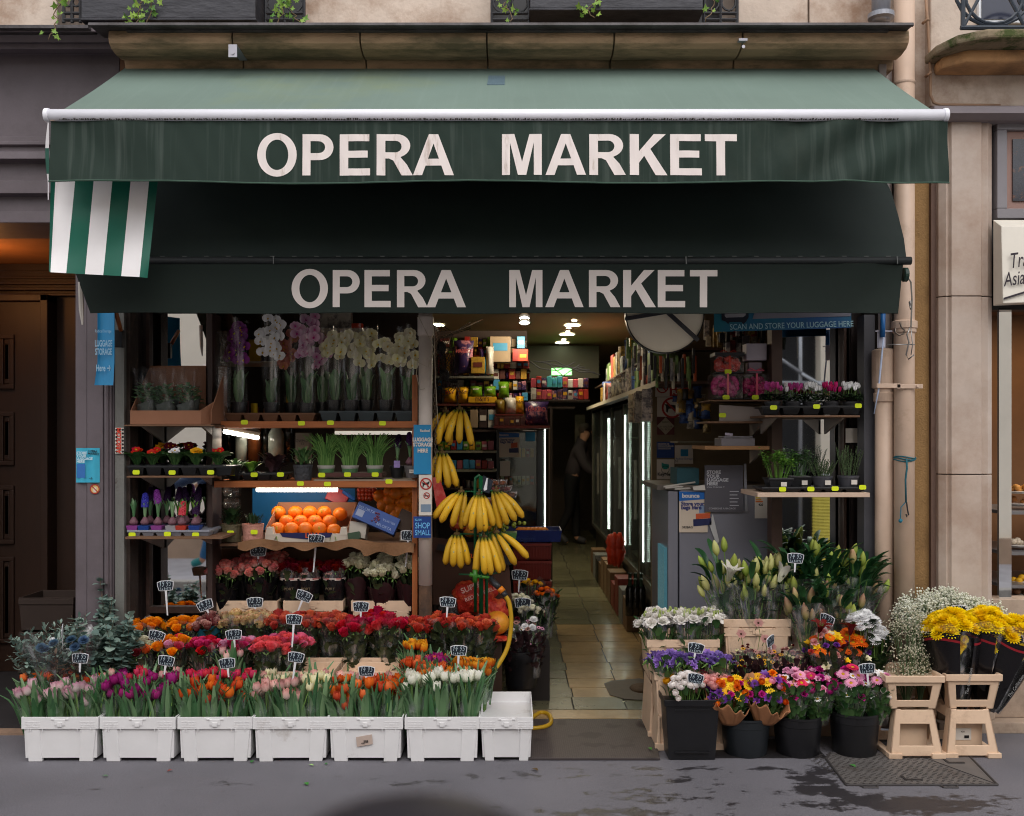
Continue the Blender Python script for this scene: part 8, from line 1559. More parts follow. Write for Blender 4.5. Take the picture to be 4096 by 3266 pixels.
for k in range(26):
 px=2510+k*11;py=1395+30*(k%3)+(k*5 if px<2640 else 60);pack(X(px,6.3),6.3+.04*(k%2),Z(py+40,6.3),.018,.014,R.uniform(.1,.2),R.choice([0,1,M('blk_goods',(1,1,1)),M('orange_goods',lin((200,90,40)),.4,.2,30),5]),'slim pen or tool hanging under the round sign, %s along'%(ORD[k%20]if k<20 else 'rear '+ORD[k-20]),'slim goods below the round sign','box')
f=MB();f.box(X(2700,6.5),X(2870,6.5),6.4,6.7,Z(1772,6.5),Z(1766,6.5));f.box(X(2620,6.9),X(2770,6.9),6.7,6.95,Z(1512,6.9),Z(1505,6.9));solo('trinket_shelf',f,M('shelf_gr',lin((110,104,84)),.5,.1),'greenish shelf with small goods beside the no smoking sign','shelf')
# ==== CANDY RACK AND LEFT INTERIOR
Y=7.6;rk=thing('shop_rack','dark candy rack facing the entrance with five shelves','rack',(X(1880,Y),Y,0));rkm=M('rack_dark',lin((60,46,40)),.6,.1,5)
f=MB();f.box(X(1735,Y),X(2112,Y),Y+.4,Y+.43,0,2.45);f.box(X(1735,Y),X(1742,Y),Y,Y+.4,0,2.45);part('back',f,rkm,rk)
for py,mt in((1507,M('rack_grey',lin((100,100,92)),.5,.1)),(1618,M('rack_red',lin((96,44,34)),.5,.1)),(1722,rkm),(1806,M('rack_rail',lin((150,150,130)),.5,.2,60)),(1882,M('rack_rail',(1,1,1)))):
 f=MB();f.box(X(1742,Y),X(1984 if py>1520 else 1975,Y),Y,Y+.4,Z(py+7,Y),Z(py-2,Y));part('shelf',f,mt,rk,bev=.002)
bagc=dict(navy=M('bag_navy',lin((50,34,76)),.3,.2,20,c2=lin((180,120,130)),thr=(.52,.58)),green=M('bag_lime',lin((96,140,30)),.3,.2,20),yel=M('bag_yellow',lin((200,150,20)),.35,.15,20),red=M('bag_red',lin((150,34,24)),.4,.15,20),gold=M('gold_foil',lin((190,150,60)),.3,.3,60,metal=.5),pinkc=M('tea_pink',lin((170,90,100)),.45,.2,30),brown=M('cocoa',lin((80,34,24)),.4,.2),white=M('bag_white',lin((190,186,176)),.35,.2,20),blue=M('box_blue2',lin((60,140,180)),.45,.1),carton=M('carton_br',lin((150,130,104)),.6,.1))
def goods(px0,px1,pyb,pyt,Y_,m,label,kind='box',lab=None,d=.1,lc=None,sx=.8,grp='sweets on the candy rack'):
 t=pack(X((px0+px1)/2,Y_),Y_+d/2+.01,Z(pyb,Y_),X(px1,Y_)-X(px0,Y_),d,Z(pyt,Y_)-Z(pyb,Y_),m,label,grp,kind)
 if not lab and px1-px0>9 and R.random()<.7 and kind=='box':
  w_=(X(px1,Y_)-X(px0,Y_))*R.uniform(.3,.42);h=Z(pyt,Y_)-Z(pyb,Y_);z_=h*R.uniform(.4,.65);f=MB().box(-w_,w_,-d/2-.0035,-d/2-.0028,z_-h*.14,z_+h*.16);part('label',f,R.choice([white_p,bagc['yel'],bagc['gold'],bagc['blue'],bagc['brown']]),t,False)
 if lab:text(lab,(px1-px0)*1.5/max(3,len(lab))*Y_/FL,t,Vector((X((px0+px1)/2,Y_),Y_+(.0 if kind=='box' else-.0)-.012,Z(pyt+(pyb-pyt)*.35,Y_))),lc or white_p,(pi/2,0,0),.0008,0,'CENTER',sx)
 return t
goods(1812,1895,1492,1360,Y,bagc['navy'],'tall pink and navy marshmallow bag on the top shelf of the rack','bag','HARIBO',lc=M('haribo_red',lin((190,90,90)),.5,0));goods(1884,1938,1494,1428,Y,bagc['gold'],'gold chocolate box with round tops on the top shelf');goods(1943,1975,1494,1385,Y,bagc['white'],'snowman shaped packet on the top shelf','bag');goods(1960,2042,1448,1346,Y+.12,bagc['carton'],'pair of pale cartons stacked above the rack',d=.2);goods(2050,2075,1445,1396,Y+.1,bagc['red'],'dark red box beside the pale cartons');goods(2072,2112,1445,1396,Y+.1,M('box_orange2',lin((180,70,40)),.5,.1),'orange red box at the end of the top shelf');goods(2068,2100,1394,1346,Y+.1,bagc['blue'],'light blue box on top of the orange red one')
goods(1772,1826,1610,1550,Y,bagc['yel'],'yellow candy bag leftmost on the second shelf','bag','Mars',lc=bagc['red']);goods(1828,1874,1612,1546,Y,bagc['yel'],'yellow candy bag second on the second shelf','bag',"m&m",lc=bagc['brown']);goods(1876,1930,1586,1542,Y,bagc['green'],'lime green candy bag, left of two','bag','skittles');goods(1934,1984,1586,1544,Y,bagc['green'],'lime green candy bag, right of two','bag','skittles');goods(1872,1986,1612,1588,Y,bagc['yel'],'long yellow carton under the green bags','box',"m&m's",lc=bagc['brown'],sx=.6);goods(1992,2038,1592,1526,Y+.1,bagc['green'],'upright lime green bag beside the rack','bag','skittles',grp='sweets beside the rack')
goods(2020,2066,1655,1590,Y-.05,bagc['white'],'white and red candy bag on the front counter','bag',grp='sweets beside the rack');goods(2062,2096,1655,1585,Y-.05,bagc['yel'],'yellow candy bag on the front counter','bag',"m&m",lc=bagc['brown'],grp='sweets beside the rack');goods(1980,2020,1655,1598,Y-.05,M('olive_bag',lin((110,90,30)),.4,.2),'olive gold bag on the front counter','bag',grp='sweets beside the rack');goods(2098,2196,1700,1606,Y-.1,bagc['navy'],'big pink marshmallow bag at the end of the counter','bag','HARIBO',lc=M('haribo_red',(1,1,1)),grp='sweets beside the rack')
f=MB();f.box(X(1975,Y),X(2196,Y),Y-.15,Y+.3,Z(1714,Y),Z(1704,Y));f.box(X(1980,Y),X(2095,Y),Y-.1,Y+.3,Z(1664,Y),Z(1658,Y));solo('counter_shelf',f,M('red_shelf',lin((110,40,30)),.5,.1),'narrow dark red counter shelf with cocoa tins','shelf')
for k in range(6):goods(1976+k*21,1995+k*21,1703,1668,Y-.14,bagc['brown'],'brown cocoa tin, %s from the left on the red shelf'%ORD[k],'box',grp='cocoa tins')
for k in range(3):goods(1880+36*k,1912+36*k,1712,1640,Y,[bagc['carton'],M('choc_dark',lin((60,44,40)),.5,.1),bagc['white']][k],'%s chocolate box on the third shelf of the rack'%ORD[k])
for r_,(pyb,ht)in enumerate(((1800,34),(1876,32))):
 for k in range(9):goods(1752+k*25,1774+k*25,pyb,pyb-ht+R.uniform(-5,5),Y,R.choice([bagc['pinkc'],bagc['yel'],bagc['blue'],bagc['green'],bagc['brown'],bagc['red']]),'small tea or sweets box, %s along the %s shelf'%(ORD[k],['fourth','fifth'][r_]))
for r_,(pyb,ht)in enumerate(((1502,110),(1614,74),(1716,76),(1802,44),(1878,46),(1955,44),(2030,46))):
 px=1748;k=0
 if r_>4:f=MB();f.box(X(1742,Y),X(1984,Y),Y,Y+.4,Z(pyb+7,Y),Z(pyb-1,Y));part('shelf',f,rkm,rk,bev=.002)
 while px<1965 and k<15:
  w_=R.uniform(11,24);goods(px,px+w_-1.5,pyb-1,pyb-ht*R.uniform(.6,1),Y+(.16 if r_<5 else .02),R.choice(list(bagc.values())),'%s packet along the %s of the %s rack shelf'%(ORD[k],'rear line' if r_<5 else 'front',ORD[r_]),R.choice(['box','bag','box']));px+=w_;k+=1
for k in range(26):px=2000+(k%9)*13+R.uniform(-3,3);goods(px,px+14,1480+44*(k//9),1480+44*(k//9)-R.uniform(24,42),Y+.5,R.choice(list(bagc.values())),'%s packet in the %s line of the dim shelf between rack and aisle'%(ORD[k%9],ORD[k//9]),R.choice(['box','bag']),grp='packets on the dim middle shelf')
f=MB();[f.box(X(1995,Y),X(2128,Y),Y+.48,Y+.7,Z(1484+44*i,Y+.5),Z(1480+44*i,Y+.5))for i in range(3)];solo('middle_shelf',f,rkm,'dim three tier shelf between the candy rack and the aisle','shelf')
for r_ in range(8):
 px=1750+R.uniform(0,8);k=0;pyb=1388+r_*43;xe_=2108 if r_<6 else 1985
 while px<xe_-14 and k<20:w_=R.uniform(13,30);goods(px,px+w_-1.5,pyb,pyb-R.uniform(26,42),Y+.27,R.choice(list(bagc.values())),'%s packet along the %s tier at the back of the candy rack'%(ORD[k],ORD[r_]),R.choice(['box','bag','box']),grp='packets at the back of the rack');px+=w_;k+=1
# glass door fridge behind
YQ=7.9;t=thing('glass_fridge','black glass door fridge with a bounce poster beside the candy rack','fridge',(X(2090,YQ),YQ,0));f=MB();f.box(X(1984,YQ),X(2176,YQ),YQ+.05,YQ+.39,.1,Z(1722,YQ));f.box(X(1984,YQ),X(1998,YQ),YQ,YQ+.05,.1,Z(1722,YQ));f.box(X(2146,YQ),X(2176,YQ),YQ,YQ+.05,.1,Z(1722,YQ));part('body',f,M('fridge_black',lin((22,22,24)),.3,.1),t,bev=.003)
f=MB();f.box(X(1998,YQ),X(2146,YQ),YQ+.02,YQ+.024,.12,Z(1732,YQ));part('pane',f,glass_d,t)
f=MB()
for i in range(52):f.ball((X(2179,YQ),YQ-.02,Z(1722,YQ)-i*.0205),.0055,6)
part('led_strip',f,led,t)
for k in range(16):goods(2002+(k%8)*17,2016+(k%8)*17,1830+110*(k//8),1795+110*(k//8),YQ+.022,R.choice([bagc['red'],bagc['white'],bagc['pinkc'],bagc['yel']]),'packet inside the black fridge, %s on its %s shelf'%(ORD[k%8],['upper','lower'][k//8]),grp='packets in the black fridge',d=.01)
Yp=YQ-.002;t=sign(1997,1730,2078,1830,Yp,M('poster_beige',(1,1,1)),'small beige poster on the black fridge reading Store your bags here','poster','poster');flat(t,'blue_header',[(1997,1730),(2076,1734),(2076,1750),(1997,1752)],Yp,M('bounce_blue',(1,1,1)));put(t,Yp,'bounce',2016,1741,9,white_p,.3);put(t,Yp,'Store your',2001,1760,10,M('ink_blue',(1,1,1)),.5,.95,'LEFT');put(t,Yp,'bags here',2001,1769,10,M('ink_blue',(1,1,1)),.5,.95,'LEFT');flat(t,'luggage_picture',[(2036,1795),(2074,1792),(2075,1812),(2036,1812)],Yp,M('case_navy',(1,1,1)));flat(t,'luggage_picture',[(2044,1774),(2070,1770),(2070,1791),(2044,1793)],Yp,M('case_orange',(1,1,1)))
t=sign(2102,1729,2140,1766,Yp,M('green_blue',lin((40,120,160)),.5,.1),'square green and blue sticker on the black fridge');t=sign(2000,1845,2040,1905,Yp,white_p,'tilted white leaflet on the black fridge','leaflet','leaflet')
# rear shelf with packs
Yr=10.5;f=MB();f.box(X(2120,Yr),X(2360,Yr),Yr,Yr+.4,Z(1606,Yr),Z(1600,Yr));f.box(X(2120,Yr),X(2300,Yr),Yr,Yr+.4,Z(1634,Yr),Z(1628,Yr));f.box(X(2200,Yr),X(2210,Yr),Yr,Yr+.4,0,Z(1634,Yr));solo('rear_shelf',f,rkm,'dark shelf across the back of the aisle','shelf')
for k in range(22):
 px=2125+(k%11)*21;row=k//11;goods(px,px+19,1598-row*48,1598-row*48-R.uniform(30,46),Yr,R.choice([M('pinkpack',lin((180,70,84)),.5,.15,20),bagc['red'],bagc['white'],M('teal_p',lin((60,150,160)),.5,.1),bagc['navy'],M('pinkpack',(1,1,1))]),'%s packet from the left, %s row at the back of the aisle'%(ORD[k%11],['lower','upper'][row]),grp='packs on the rear shelf')
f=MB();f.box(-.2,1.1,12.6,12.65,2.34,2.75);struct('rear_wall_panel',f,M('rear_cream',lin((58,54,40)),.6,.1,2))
f=MB()
for k in range(6):f.tube([P(2110+25*k,1440+5*k,11.9),P(2160+30*k,1450+R.uniform(-10,30),11.9),P(2230+22*k,1490+R.uniform(-20,20),11.9),P(2300+20*k,1450+10*k,11.9)],.007,5)
solo('cables',f,blk,'loose black cables looped on the wall at the back of the shop','cables')
f=MB();f.box(X(2300,15.5),X(2340,15.5),15.5,15.55,Z(1790,15.5),Z(1660,15.5));solo('notice_board',f,M('board_pale',lin((130,116,96)),.6,.2,9),'pale notices on the wall behind the shopkeeper','notices');
# pendant baskets / fan heads by the pipe
fan=thing('wall_fan','dark wire cage fan hanging right of the white pipe','fan',P(1775,1430,6.0))
for c,r in((P(1765,1390,6.0),.11),(P(1778,1500,5.95),.11)):
 f=MB()
 for k in range(8):rr=r*(k+1)/8;f.tube([(c.x+rr*cos(q)*.75,c.y-.03*(1-(rr/r)**2),c.z+rr*1.15*sin(q))for q in[j*pi/12 for j in range(25)]],.0018,4,cap=False)
 for k in range(16):q=k*pi/8;f.tube([(c.x,c.y-.03,c.z),(c.x+r*.75*cos(q),c.y,c.z+r*1.15*sin(q))],.0016,4)
 part('cage',f,M('wire',lin((70,66,62)),.4,.1,metal=.5),fan);f=MB();f.ball((c.x,c.y+.02,c.z),r*.35,10,sq=(.8,.5,1));part('motor',f,black_iron,fan,smooth=True)
f=MB()
for k in range(9):f.tube([P(1770+14*k,1350-6*k,6.8),P(1850+10*k,1310-4*k,7.2)],.002,4)
for k in range(4):f.tube([P(1770+20*k,1352-10*k,6.8),P(1882+0*k,1315-9*k,6.9)],.003,4)
solo('wire_rack',f,M('wire',(1,1,1)),'folded wire rack up under the ceiling near the white pipe','rack')
# strings, chains
f=MB();f.tube([P(1672,1262,5.56),P(1740,1400,5.55),P(1712,1470,5.545),P(1672,1450,5.55)],.002,4);f.tube([P(1672,1440,5.55),P(1665,1500,5.55),P(1680,1560,5.55),P(1700,1555,5.55)],.002,4);f.tube([P(1735,1300,5.6),P(1742,1520,5.6),P(1752,1700,5.6)],.002,4);solo('string',f,M('string',lin((180,170,150)),.9,.1),'thin pale string looped round the white pipe','string')
def chain(pts,label,r=.008):
 t=solo('chain',MB(),blk,label,'chain')if False else None;f=MB();pts=[Vector(p)for p in pts]
 for a,b_ in zip(pts,pts[1:]):
  n=max(1,int((b_-a).length/(r*2.6)))
  for i in range(n):c=a+(b_-a)*(i+.5)/n;hz=i%2;f.tube([(c.x+(r*cos(q)if hz else 0),c.y+(0 if hz else r*cos(q)),c.z+1.7*r*sin(q))for q in[j*pi/4 for j in range(9)]],r*.22,4,cap=False)
 return solo('chain',f,M('chain_steel',lin((120,112,100)),.35,.1,metal=.7),label,'chain')
chain([P(1738,1560,5.62),P(1742,1780,5.62),P(1740,1990,5.62)],'dark chain hanging beside the white pipe');chain([P(1834,1535,5.7),P(1830,1630,5.7)],'short chain holding the upper banana bunch')
# ==== BANANAS
ban_m=bpy.data.materials.new('banana_skin');ban_m.use_nodes=True;bn_=ban_m.node_tree;bb_=bn_.nodes['Principled BSDF'];bb_.inputs['Roughness'].default_value=.55
at=bn_.nodes.new('ShaderNodeAttribute');at.attribute_name='tip';cr=bn_.nodes.new('ShaderNodeValToRGB');cr.color_ramp.elements[0].color=(*lin((92,110,30)),1);cr.color_ramp.elements[0].position=.02;cr.color_ramp.elements[1].color=(*lin((30,24,16)),1)
for p_,c_ in((.14,(226,176,30)),(.5,(232,184,34)),(.95,(220,166,30)),(.97,(50,38,20))):e_=cr.color_ramp.elements.new(p_);e_.color=(*lin(c_),1)
bn_.links.new(at.outputs['Fac'],cr.inputs[0]);ns=bn_.nodes.new('ShaderNodeTexNoise');ns.inputs['Scale'].default_value=60;gg=bn_.nodes.new('ShaderNodeNewGeometry');bn_.links.new(gg.outputs['Position'],ns.inputs[0]);mr_=bn_.nodes.new('ShaderNodeMapRange');mr_.inputs[1].default_value=.7;mr_.inputs[2].default_value=.76;bn_.links.new(ns.outputs['Fac'],mr_.inputs[0]);mx_=bn_.nodes.new('ShaderNodeMix');mx_.data_type='RGBA';mx_.inputs['B'].default_value=(*lin((120,84,20)),1);bn_.links.new(mr_.outputs[0],mx_.inputs['Factor']);bn_.links.new(cr.outputs[0],mx_.inputs['A']);oi_=bn_.nodes.new('ShaderNodeObjectInfo');hv_=bn_.nodes.new('ShaderNodeHueSaturation');mv_=bn_.nodes.new('ShaderNodeMapRange');mv_.inputs[3].default_value=.72;mv_.inputs[4].default_value=1.06;bn_.links.new(oi_.outputs['Random'],mv_.inputs[0]);bn_.links.new(mv_.outputs[0],hv_.inputs['Value']);bn_.links.new(mx_.outputs['Result'],hv_.inputs['Color']);bn_.links.new(hv_.outputs[0],bb_.inputs['Base Color'])
def bananas(px,py,Y,n,L,a0,a1,label,s=1.0,fan_=.5):
 """a hand of bananas hanging from (px,py); a0..a1 sideways lean (deg) of the fruits from left to right"""
 t=thing('banana_bunch',label,'bananas',P(px,py,Y),0,'banana bunches');m=MB();m.ball((0,0,0),.016,8,sq=(1.4,1,.9));m.tube([(0,0,0),(0,0,.03)],.008,6);part('crown',m,M('crown',lin((90,70,34)),.8,.2),t,False,True)
 for i in range(n):
  u=i/max(1,n-1);a=radians(a0+(a1-a0)*u+R.uniform(-3,3));Li=L*R.uniform(.92,1.06);k=14;pts=[];rs=[];ts=[];d0=(u-.5)*fan_
  yb=-.02-.035*sin(pi*u);cur=.35
  x,y,z=(u-.5)*.05,yb*.3,-.004
  for j in range(k+1):
   w_=j/k;ang=a*(1.25-.55*w_);sw=1.0
   pts.append((x,y+yb*sin(pi*w_*.8),z));rs.append(.0205*s*(.28 if w_<.04 else .42 if w_<.12 else min(1,.62+.6*(w_-.1)*2))*(1 if w_<.86 else max(.32,1-(w_-.86)*5.2)));x+=sin(ang)*Li/k;z-=cos(ang)*Li/k
  m=MB();m.tube(pts,rs,9);m.t=[min(1,(q//9)/k)for q in range(len(m.v))];part('banana',m,ban_m,t,False,True)
  if i in(1,3):j=7;p=pts[j];f=MB();f.ball((p[0],p[1]-rs[j]*.93,p[2]),.0065,8,sq=(.7,.3,1.2));part('sticker',f,M('fruit_sticker',lin((176,170,130)),.5,.1),t,False)
 return t
bananas(1838,1638,5.7,4,.205,-34,14,'highest banana bunch hanging from the short chain');bananas(1782,1648,5.72,3,.19,-30,2,'banana bunch tucked left of the highest one');bananas(1768,1812,5.68,4,.2,-14,20,'banana bunch below on the left chain')
bananas(1845,1968,5.62,4,.2,-42,-8,'left banana bunch on the upper tier of the green stand');bananas(1918,1978,5.55,5,.195,-16,16,'front middle banana bunch on the upper tier of the green stand');bananas(1985,1965,5.62,4,.205,14,42,'right banana bunch on the upper tier of the green stand')
bananas(1828,2138,5.62,4,.18,-12,12,'left banana bunch on the lower tier of the green stand');bananas(1935,2148,5.55,4,.2,-6,18,'middle banana bunch on the lower tier of the green stand');bananas(1985,2130,5.6,3,.215,16,50,'right banana bunch on the lower tier, reaching farthest right')
gs=M('green_tube',lin((12,84,50)),.35,.05);t=thing('banana_stand','green metal banana stand with hooks and a curved top','stand',P(1925,2460,5.62));f=MB()
c=lambda px,py,Y=5.62:P(px,py,Y)
f.tube([c(1902,2450),c(1900,1935),c(1902,1912),c(1914,1903),c(1926,1912),c(1926,1970)],.009,8);f.tube([c(1925,2460,5.6),c(1923,1905,5.6)],.012,8);f.tube([c(1947,2470),c(1945,2090)],.009,8)
for py in(1968,2138,2300):f.tube([c(1835,py-2),c(1925,py),c(2000,py-8)],.005,6);f.tube([c(1925,py,5.6),P(1925,py+6,5.48)],.005,6)
part('frame',f,gs,t,smooth=True)
t=thing('slate_tag','blank dark slate card clipped slanting on the green banana stand','card',P(1955,1940,5.5));f=MB();f.prism([(X(a,5.5),Z(b_,5.5))for a,b_ in((1934,1902),(1973,1924),(1957,1975),(1928,1966))][::-1],5.5,5.503);part('card',f,tagb,t);f=MB();f.prism([(X(a,5.5),Z(b_,5.5))for a,b_ in((1946,1914),(1951,1914),(1948,1960),(1937,1964),(1934,1958))][::-1],5.496,5.499);part('clip',f,tagw,t)
t=thing('slate_tag','pale and red cardboard strip hanging beside the bananas','card',P(1760,2000,5.6));f=MB();f.prism([(X(a,5.6),Z(b_,5.6))for a,b_ in((1727,1912),(1757,1908),(1792,2010),(1772,2090),(1758,2085),(1740,1998))][::-1],5.6,5.603);part('card',f,M('card_redwhite',lin((190,120,110)),.6,.1,3,c2=lin((160,40,34)),thr=(.48,.6)),t)
# fruit behind the stand
boxk=M('box_black',lin((30,30,32)),.5,.1)
for(px,py,c_,r,n,lab)in((1825,2080,(160,60,30),.04,7,'red apples'),(1880,2105,(190,120,40),.04,6,'amber pears')):[orange(px+28*(k%4),py+20*(k//4),5.95,r,'%s of the %s behind the banana stand'%(ORD[k],lab),M('fr_'+lab.split()[1],lin(c_),.35,.2,9),'fruit behind the bananas',lab.split()[1][:-1],lab.split()[1][:-1],False)for k in range(n)]
t=thing('grapes','green grapes in a punnet behind the green stand','grapes',P(2010,2100,5.8));f=MB()
for i in range(46):f.ball((X(2010,5.8)+R.gauss(0,.05),5.8+R.gauss(0,.02),Z(2095,5.8)+R.gauss(0,.02)),.012,8)
part('berries',f,M('grape',lin((130,140,50)),.25,.2,20),t,smooth=True)
t=solo('punnet',MB().taper(X(2010,5.8),5.85,.07,.06,.085,.07,Z(2180,5.8),Z(2132,5.8)),M('punnet_green',lin((84,130,70)),.5,.1),'pale green card punnet under the grapes','punnet',bev=.003);text('rockit',.035,t,Vector((X(2025,5.8),5.775,Z(2166,5.8))),blk,(pi/2,0,0),.001)
for k in range(7):t=thing('clear_punnet','%s clear plastic fruit punnet stacked behind the bananas'%ORD[k],'punnet',P(1985+12*(k%2),1930+26*k,6.1),0,'clear fruit punnets');f=MB();b=P(1985+20*(k%3),1942+24*k,6.1);f.taper(b.x,b.y,.06,.05,.07,.06,b.z,b.z+.032);part('box',f,film('punnet_film',(.85,.8,.78),.15,.4,.1,(40,40,40)),t);f=MB();[f.ball((b.x+R.uniform(-.05,.05),b.y+R.uniform(-.04,.04),b.z+.014),.013,6)for _ in range(14)];part('fruit',f,M('dry_fruit%d'%(k%3),lin([(180,90,30),(160,60,60),(120,70,40)][k%3]),.4,.3,30),t,smooth=True)
# red crates with mandarins beside the aisle
t=thing('fruit_box','dark blue box of mandarins on top of the red crates','box',P(2120,2170,6.9));f=MB();f.tub(X(2120,6.9),7.05,.21,.14,.22,.15,Z(2170,6.9),Z(2122,6.9),.006);part('box',f,M('box_navy',lin((20,40,110)),.5,.1),t);text('Mogimi',.05,t,Vector((X(2100,6.9),6.895,Z(2156,6.9))),M('box_let',lin((50,70,130)),.5,0),(pi/2,0,0))
for k in range(7):orange(2080+16*k,2128,7.0,.035,'%s mandarin from the left in the dark blue box'%ORD[k],mand,'mandarins in the blue box',sticker=False)
redc=M('red_crate',lin((116,34,24)),.45,.1,6)
for k,(py0,py1)in enumerate(((2175,2240),(2244,2320),(2324,2400),(2404,2470))):
 t=thing('red_crate','%s dark red slatted crate from the top beside the aisle'%ORD[k],'crate',P(2130,py1,6.85),0,'dark red crates');f=MB();x0,x1=X(2052,6.85),X(2206,6.85);z0,z1=Z(py1,6.85),Z(py0,6.85);f.tub((x0+x1)/2,7.05,(x1-x0)/2*.96,.19,(x1-x0)/2,.2,z0,z1,.008)
 for i in range(14):xx=x0+(x1-x0)*(i+.5)/14;f.box(xx-.003,xx+.003,6.842,6.85,z0+.01,z1-.02)
 f.box(x0,x1,6.838,6.85,z1-.018,z1);part('crate',f,redc,t)
# boxes under the fruit, dark cardboard, red net bags
f=MB();f.hexa([P(1730,2420,5.9),P(2050,2420,5.9),P(2050,2420,6.2),P(1730,2420,6.2),P(1730,2150,5.9),P(2030,2190,5.9),P(2030,2190,6.2),P(1730,2150,6.2)]);solo('cardboard_box',f,M('carton_dkbrown',lin((74,48,36)),.8,.1),'large dark brown cardboard box behind the banana stand','box',bev=.004)
f=MB();f.hexa([P(1745,2200,5.86),P(2045,2262,5.86),P(2045,2262,5.88),P(1745,2200,5.88),P(1752,2176,5.86),P(2050,2232,5.86),P(2050,2232,5.88),P(1752,2176,5.88)]);t=solo('box_flap',f,boxk,'slanting black printed box edge behind the lower bananas','box');text('Bfruit',.05,t,Vector((X(1880,5.86),5.852,Z(2220,5.86))),M('orange_let',(1,1,1)),(pi/2,radians(11),0),.001)
netm=M('red_net',lin((176,40,26)),.5,.25,30,c2=lin((206,90,50)),thr=(.5,.6),bump=.6,bsc=90)
def sack(px,py,Y,rx,rz,m,label,cat='bag',name='net_bag',sd=1):
 r=random.Random(sd);ph=r.uniform(0,6);f=MB();f.ball((0,0,0),1,36);f.v=[(x*rx*(1+.1*sin(5*z+ph)+.07*sin(19*x+7*z+ph)),y*rx*.7*(1+.1*sin(11*z+9*x)),z*rz*(1+.1*sin(6*x+ph)+.05*sin(17*x)))for x,y,z in f.v];f.xf(Matrix.Translation(P(px,py,Y)));return solo(name,f,m,label,cat,smooth=True)
t=sack(1900,2390,5.85,.13,.11,netm,'red printed plastic bag of fruit behind the green stand',sd=2);text('SUPER',.045,t,Vector((X(1885,5.75),5.74,Z(2350,5.75))),M('let_pink',lin((206,160,150)),.5,0),(pi/2,radians(-22),0),.001);text('RED PUMMELO',.03,t,Vector((X(1925,5.75),5.74,Z(2375,5.75))),M('let_pink',(1,1,1)),(pi/2,radians(-22),0),.0006)
sack(1975,2440,5.8,.09,.07,netm,'second red net bag lower behind the grapefruit',sd=5);sack(1840,2420,5.95,.12,.12,film('plastic_bag',(.8,.7,.68),.25,.3,.2,(14,14,14)),'clear crumpled plastic bag left of the green stand',sd=7)
orange(1988,2492,5.72,.072,'large yellow orange grapefruit on the low wooden stand',M('grapefruit',lin((226,150,40)),.45,.1,5,c2=lin((220,110,40)),thr=(.5,.65),bump=.1,bsc=150),None,'grapefruit','grapefruit',False)
t=sack(1985,2555,5.7,.08,.018,netm,'flat red net bag lying under the grapefruit',sd=9)
f=MB();f.box(X(1930,5.66),X(2016,5.66),5.66,5.9,Z(2572,5.66),Z(2560,5.66));f.box(X(1938,5.66),X(2008,5.66),5.68,5.88,0,Z(2572,5.66));solo('wooden_stand',f,M('stand_dark',lin((56,38,28)),.6,.2,6),'low dark wooden box stand under the grapefruit','stand',bev=.004)
# hose with spray gun
hose=thing('garden_hose','yellow garden hose with black and orange spray gun looping to the floor','hose',P(2030,2380,5.5));f=MB()
def smooth_pts(pts,n=6):
 pts=[Vector(p)for p in pts];out=[]
 for i in range(len(pts)-1):
  p0,p1,p2,p3=pts[max(i-1,0)],pts[i],pts[i+1],pts[min(i+2,len(pts)-1)]
  for j in range(n):t_=j/n;out.append(.5*((2*p1)+(-p0+p2)*t_+(2*p0-5*p1+4*p2-p3)*t_*t_+(-p0+3*p1-3*p2+p3)*t_**3))
 return out+[pts[-1]]
f.tube(smooth_pts([P(2022,2385,5.45),P(2036,2410,5.45),P(2044,2460,5.45),P(2043,2520,5.45),P(2030,2590,5.44),P(2000,2650,5.42),P(1962,2700,5.4),P(1930,2750,5.4)]),.0125,10);f.tube(smooth_pts([(X(2120,5.55),5.55,.02),(X(2160,5.6),5.7,.018),(X(2195,5.7),5.66,.018),(X(2200,5.6),5.5,.018),(X(2170,5.5),5.42,.018),(X(2110,5.45),5.4,.018),(X(2060,5.45),5.45,.018)]),.012,10)
part('tube',f,M('hose_yellow',lin((186,146,30)),.4,.12,30),hose,smooth=True);f=MB();f.tube([P(1962,2310,5.5),P(1985,2340,5.47),P(1998,2352,5.46)],[.012,.018,.017],10);f.tube([P(2012,2368,5.455),P(2023,2386,5.45)],.016,10);part('spray_gun',f,M('gun_black',lin((40,42,46)),.4,.1),hose,smooth=True);f=MB();f.tube([P(1998,2352,5.458),P(2012,2368,5.455)],.0185,10);part('connector',f,M('gun_orange',lin((214,120,20)),.4,.05),hose,smooth=True)
f=MB();f.tube([P(1878,2298,5.5),P(1905,2306,5.5)],.012,8);f.tube([P(1900,2280,5.5),P(1900,2330,5.5)],.014,8);f.tube([P(1905,2306,5.5),P(1960,2312,5.5)],.01,8);part('nozzle',f,M('gun_green',lin((50,110,30)),.4,.1),hose,smooth=True)
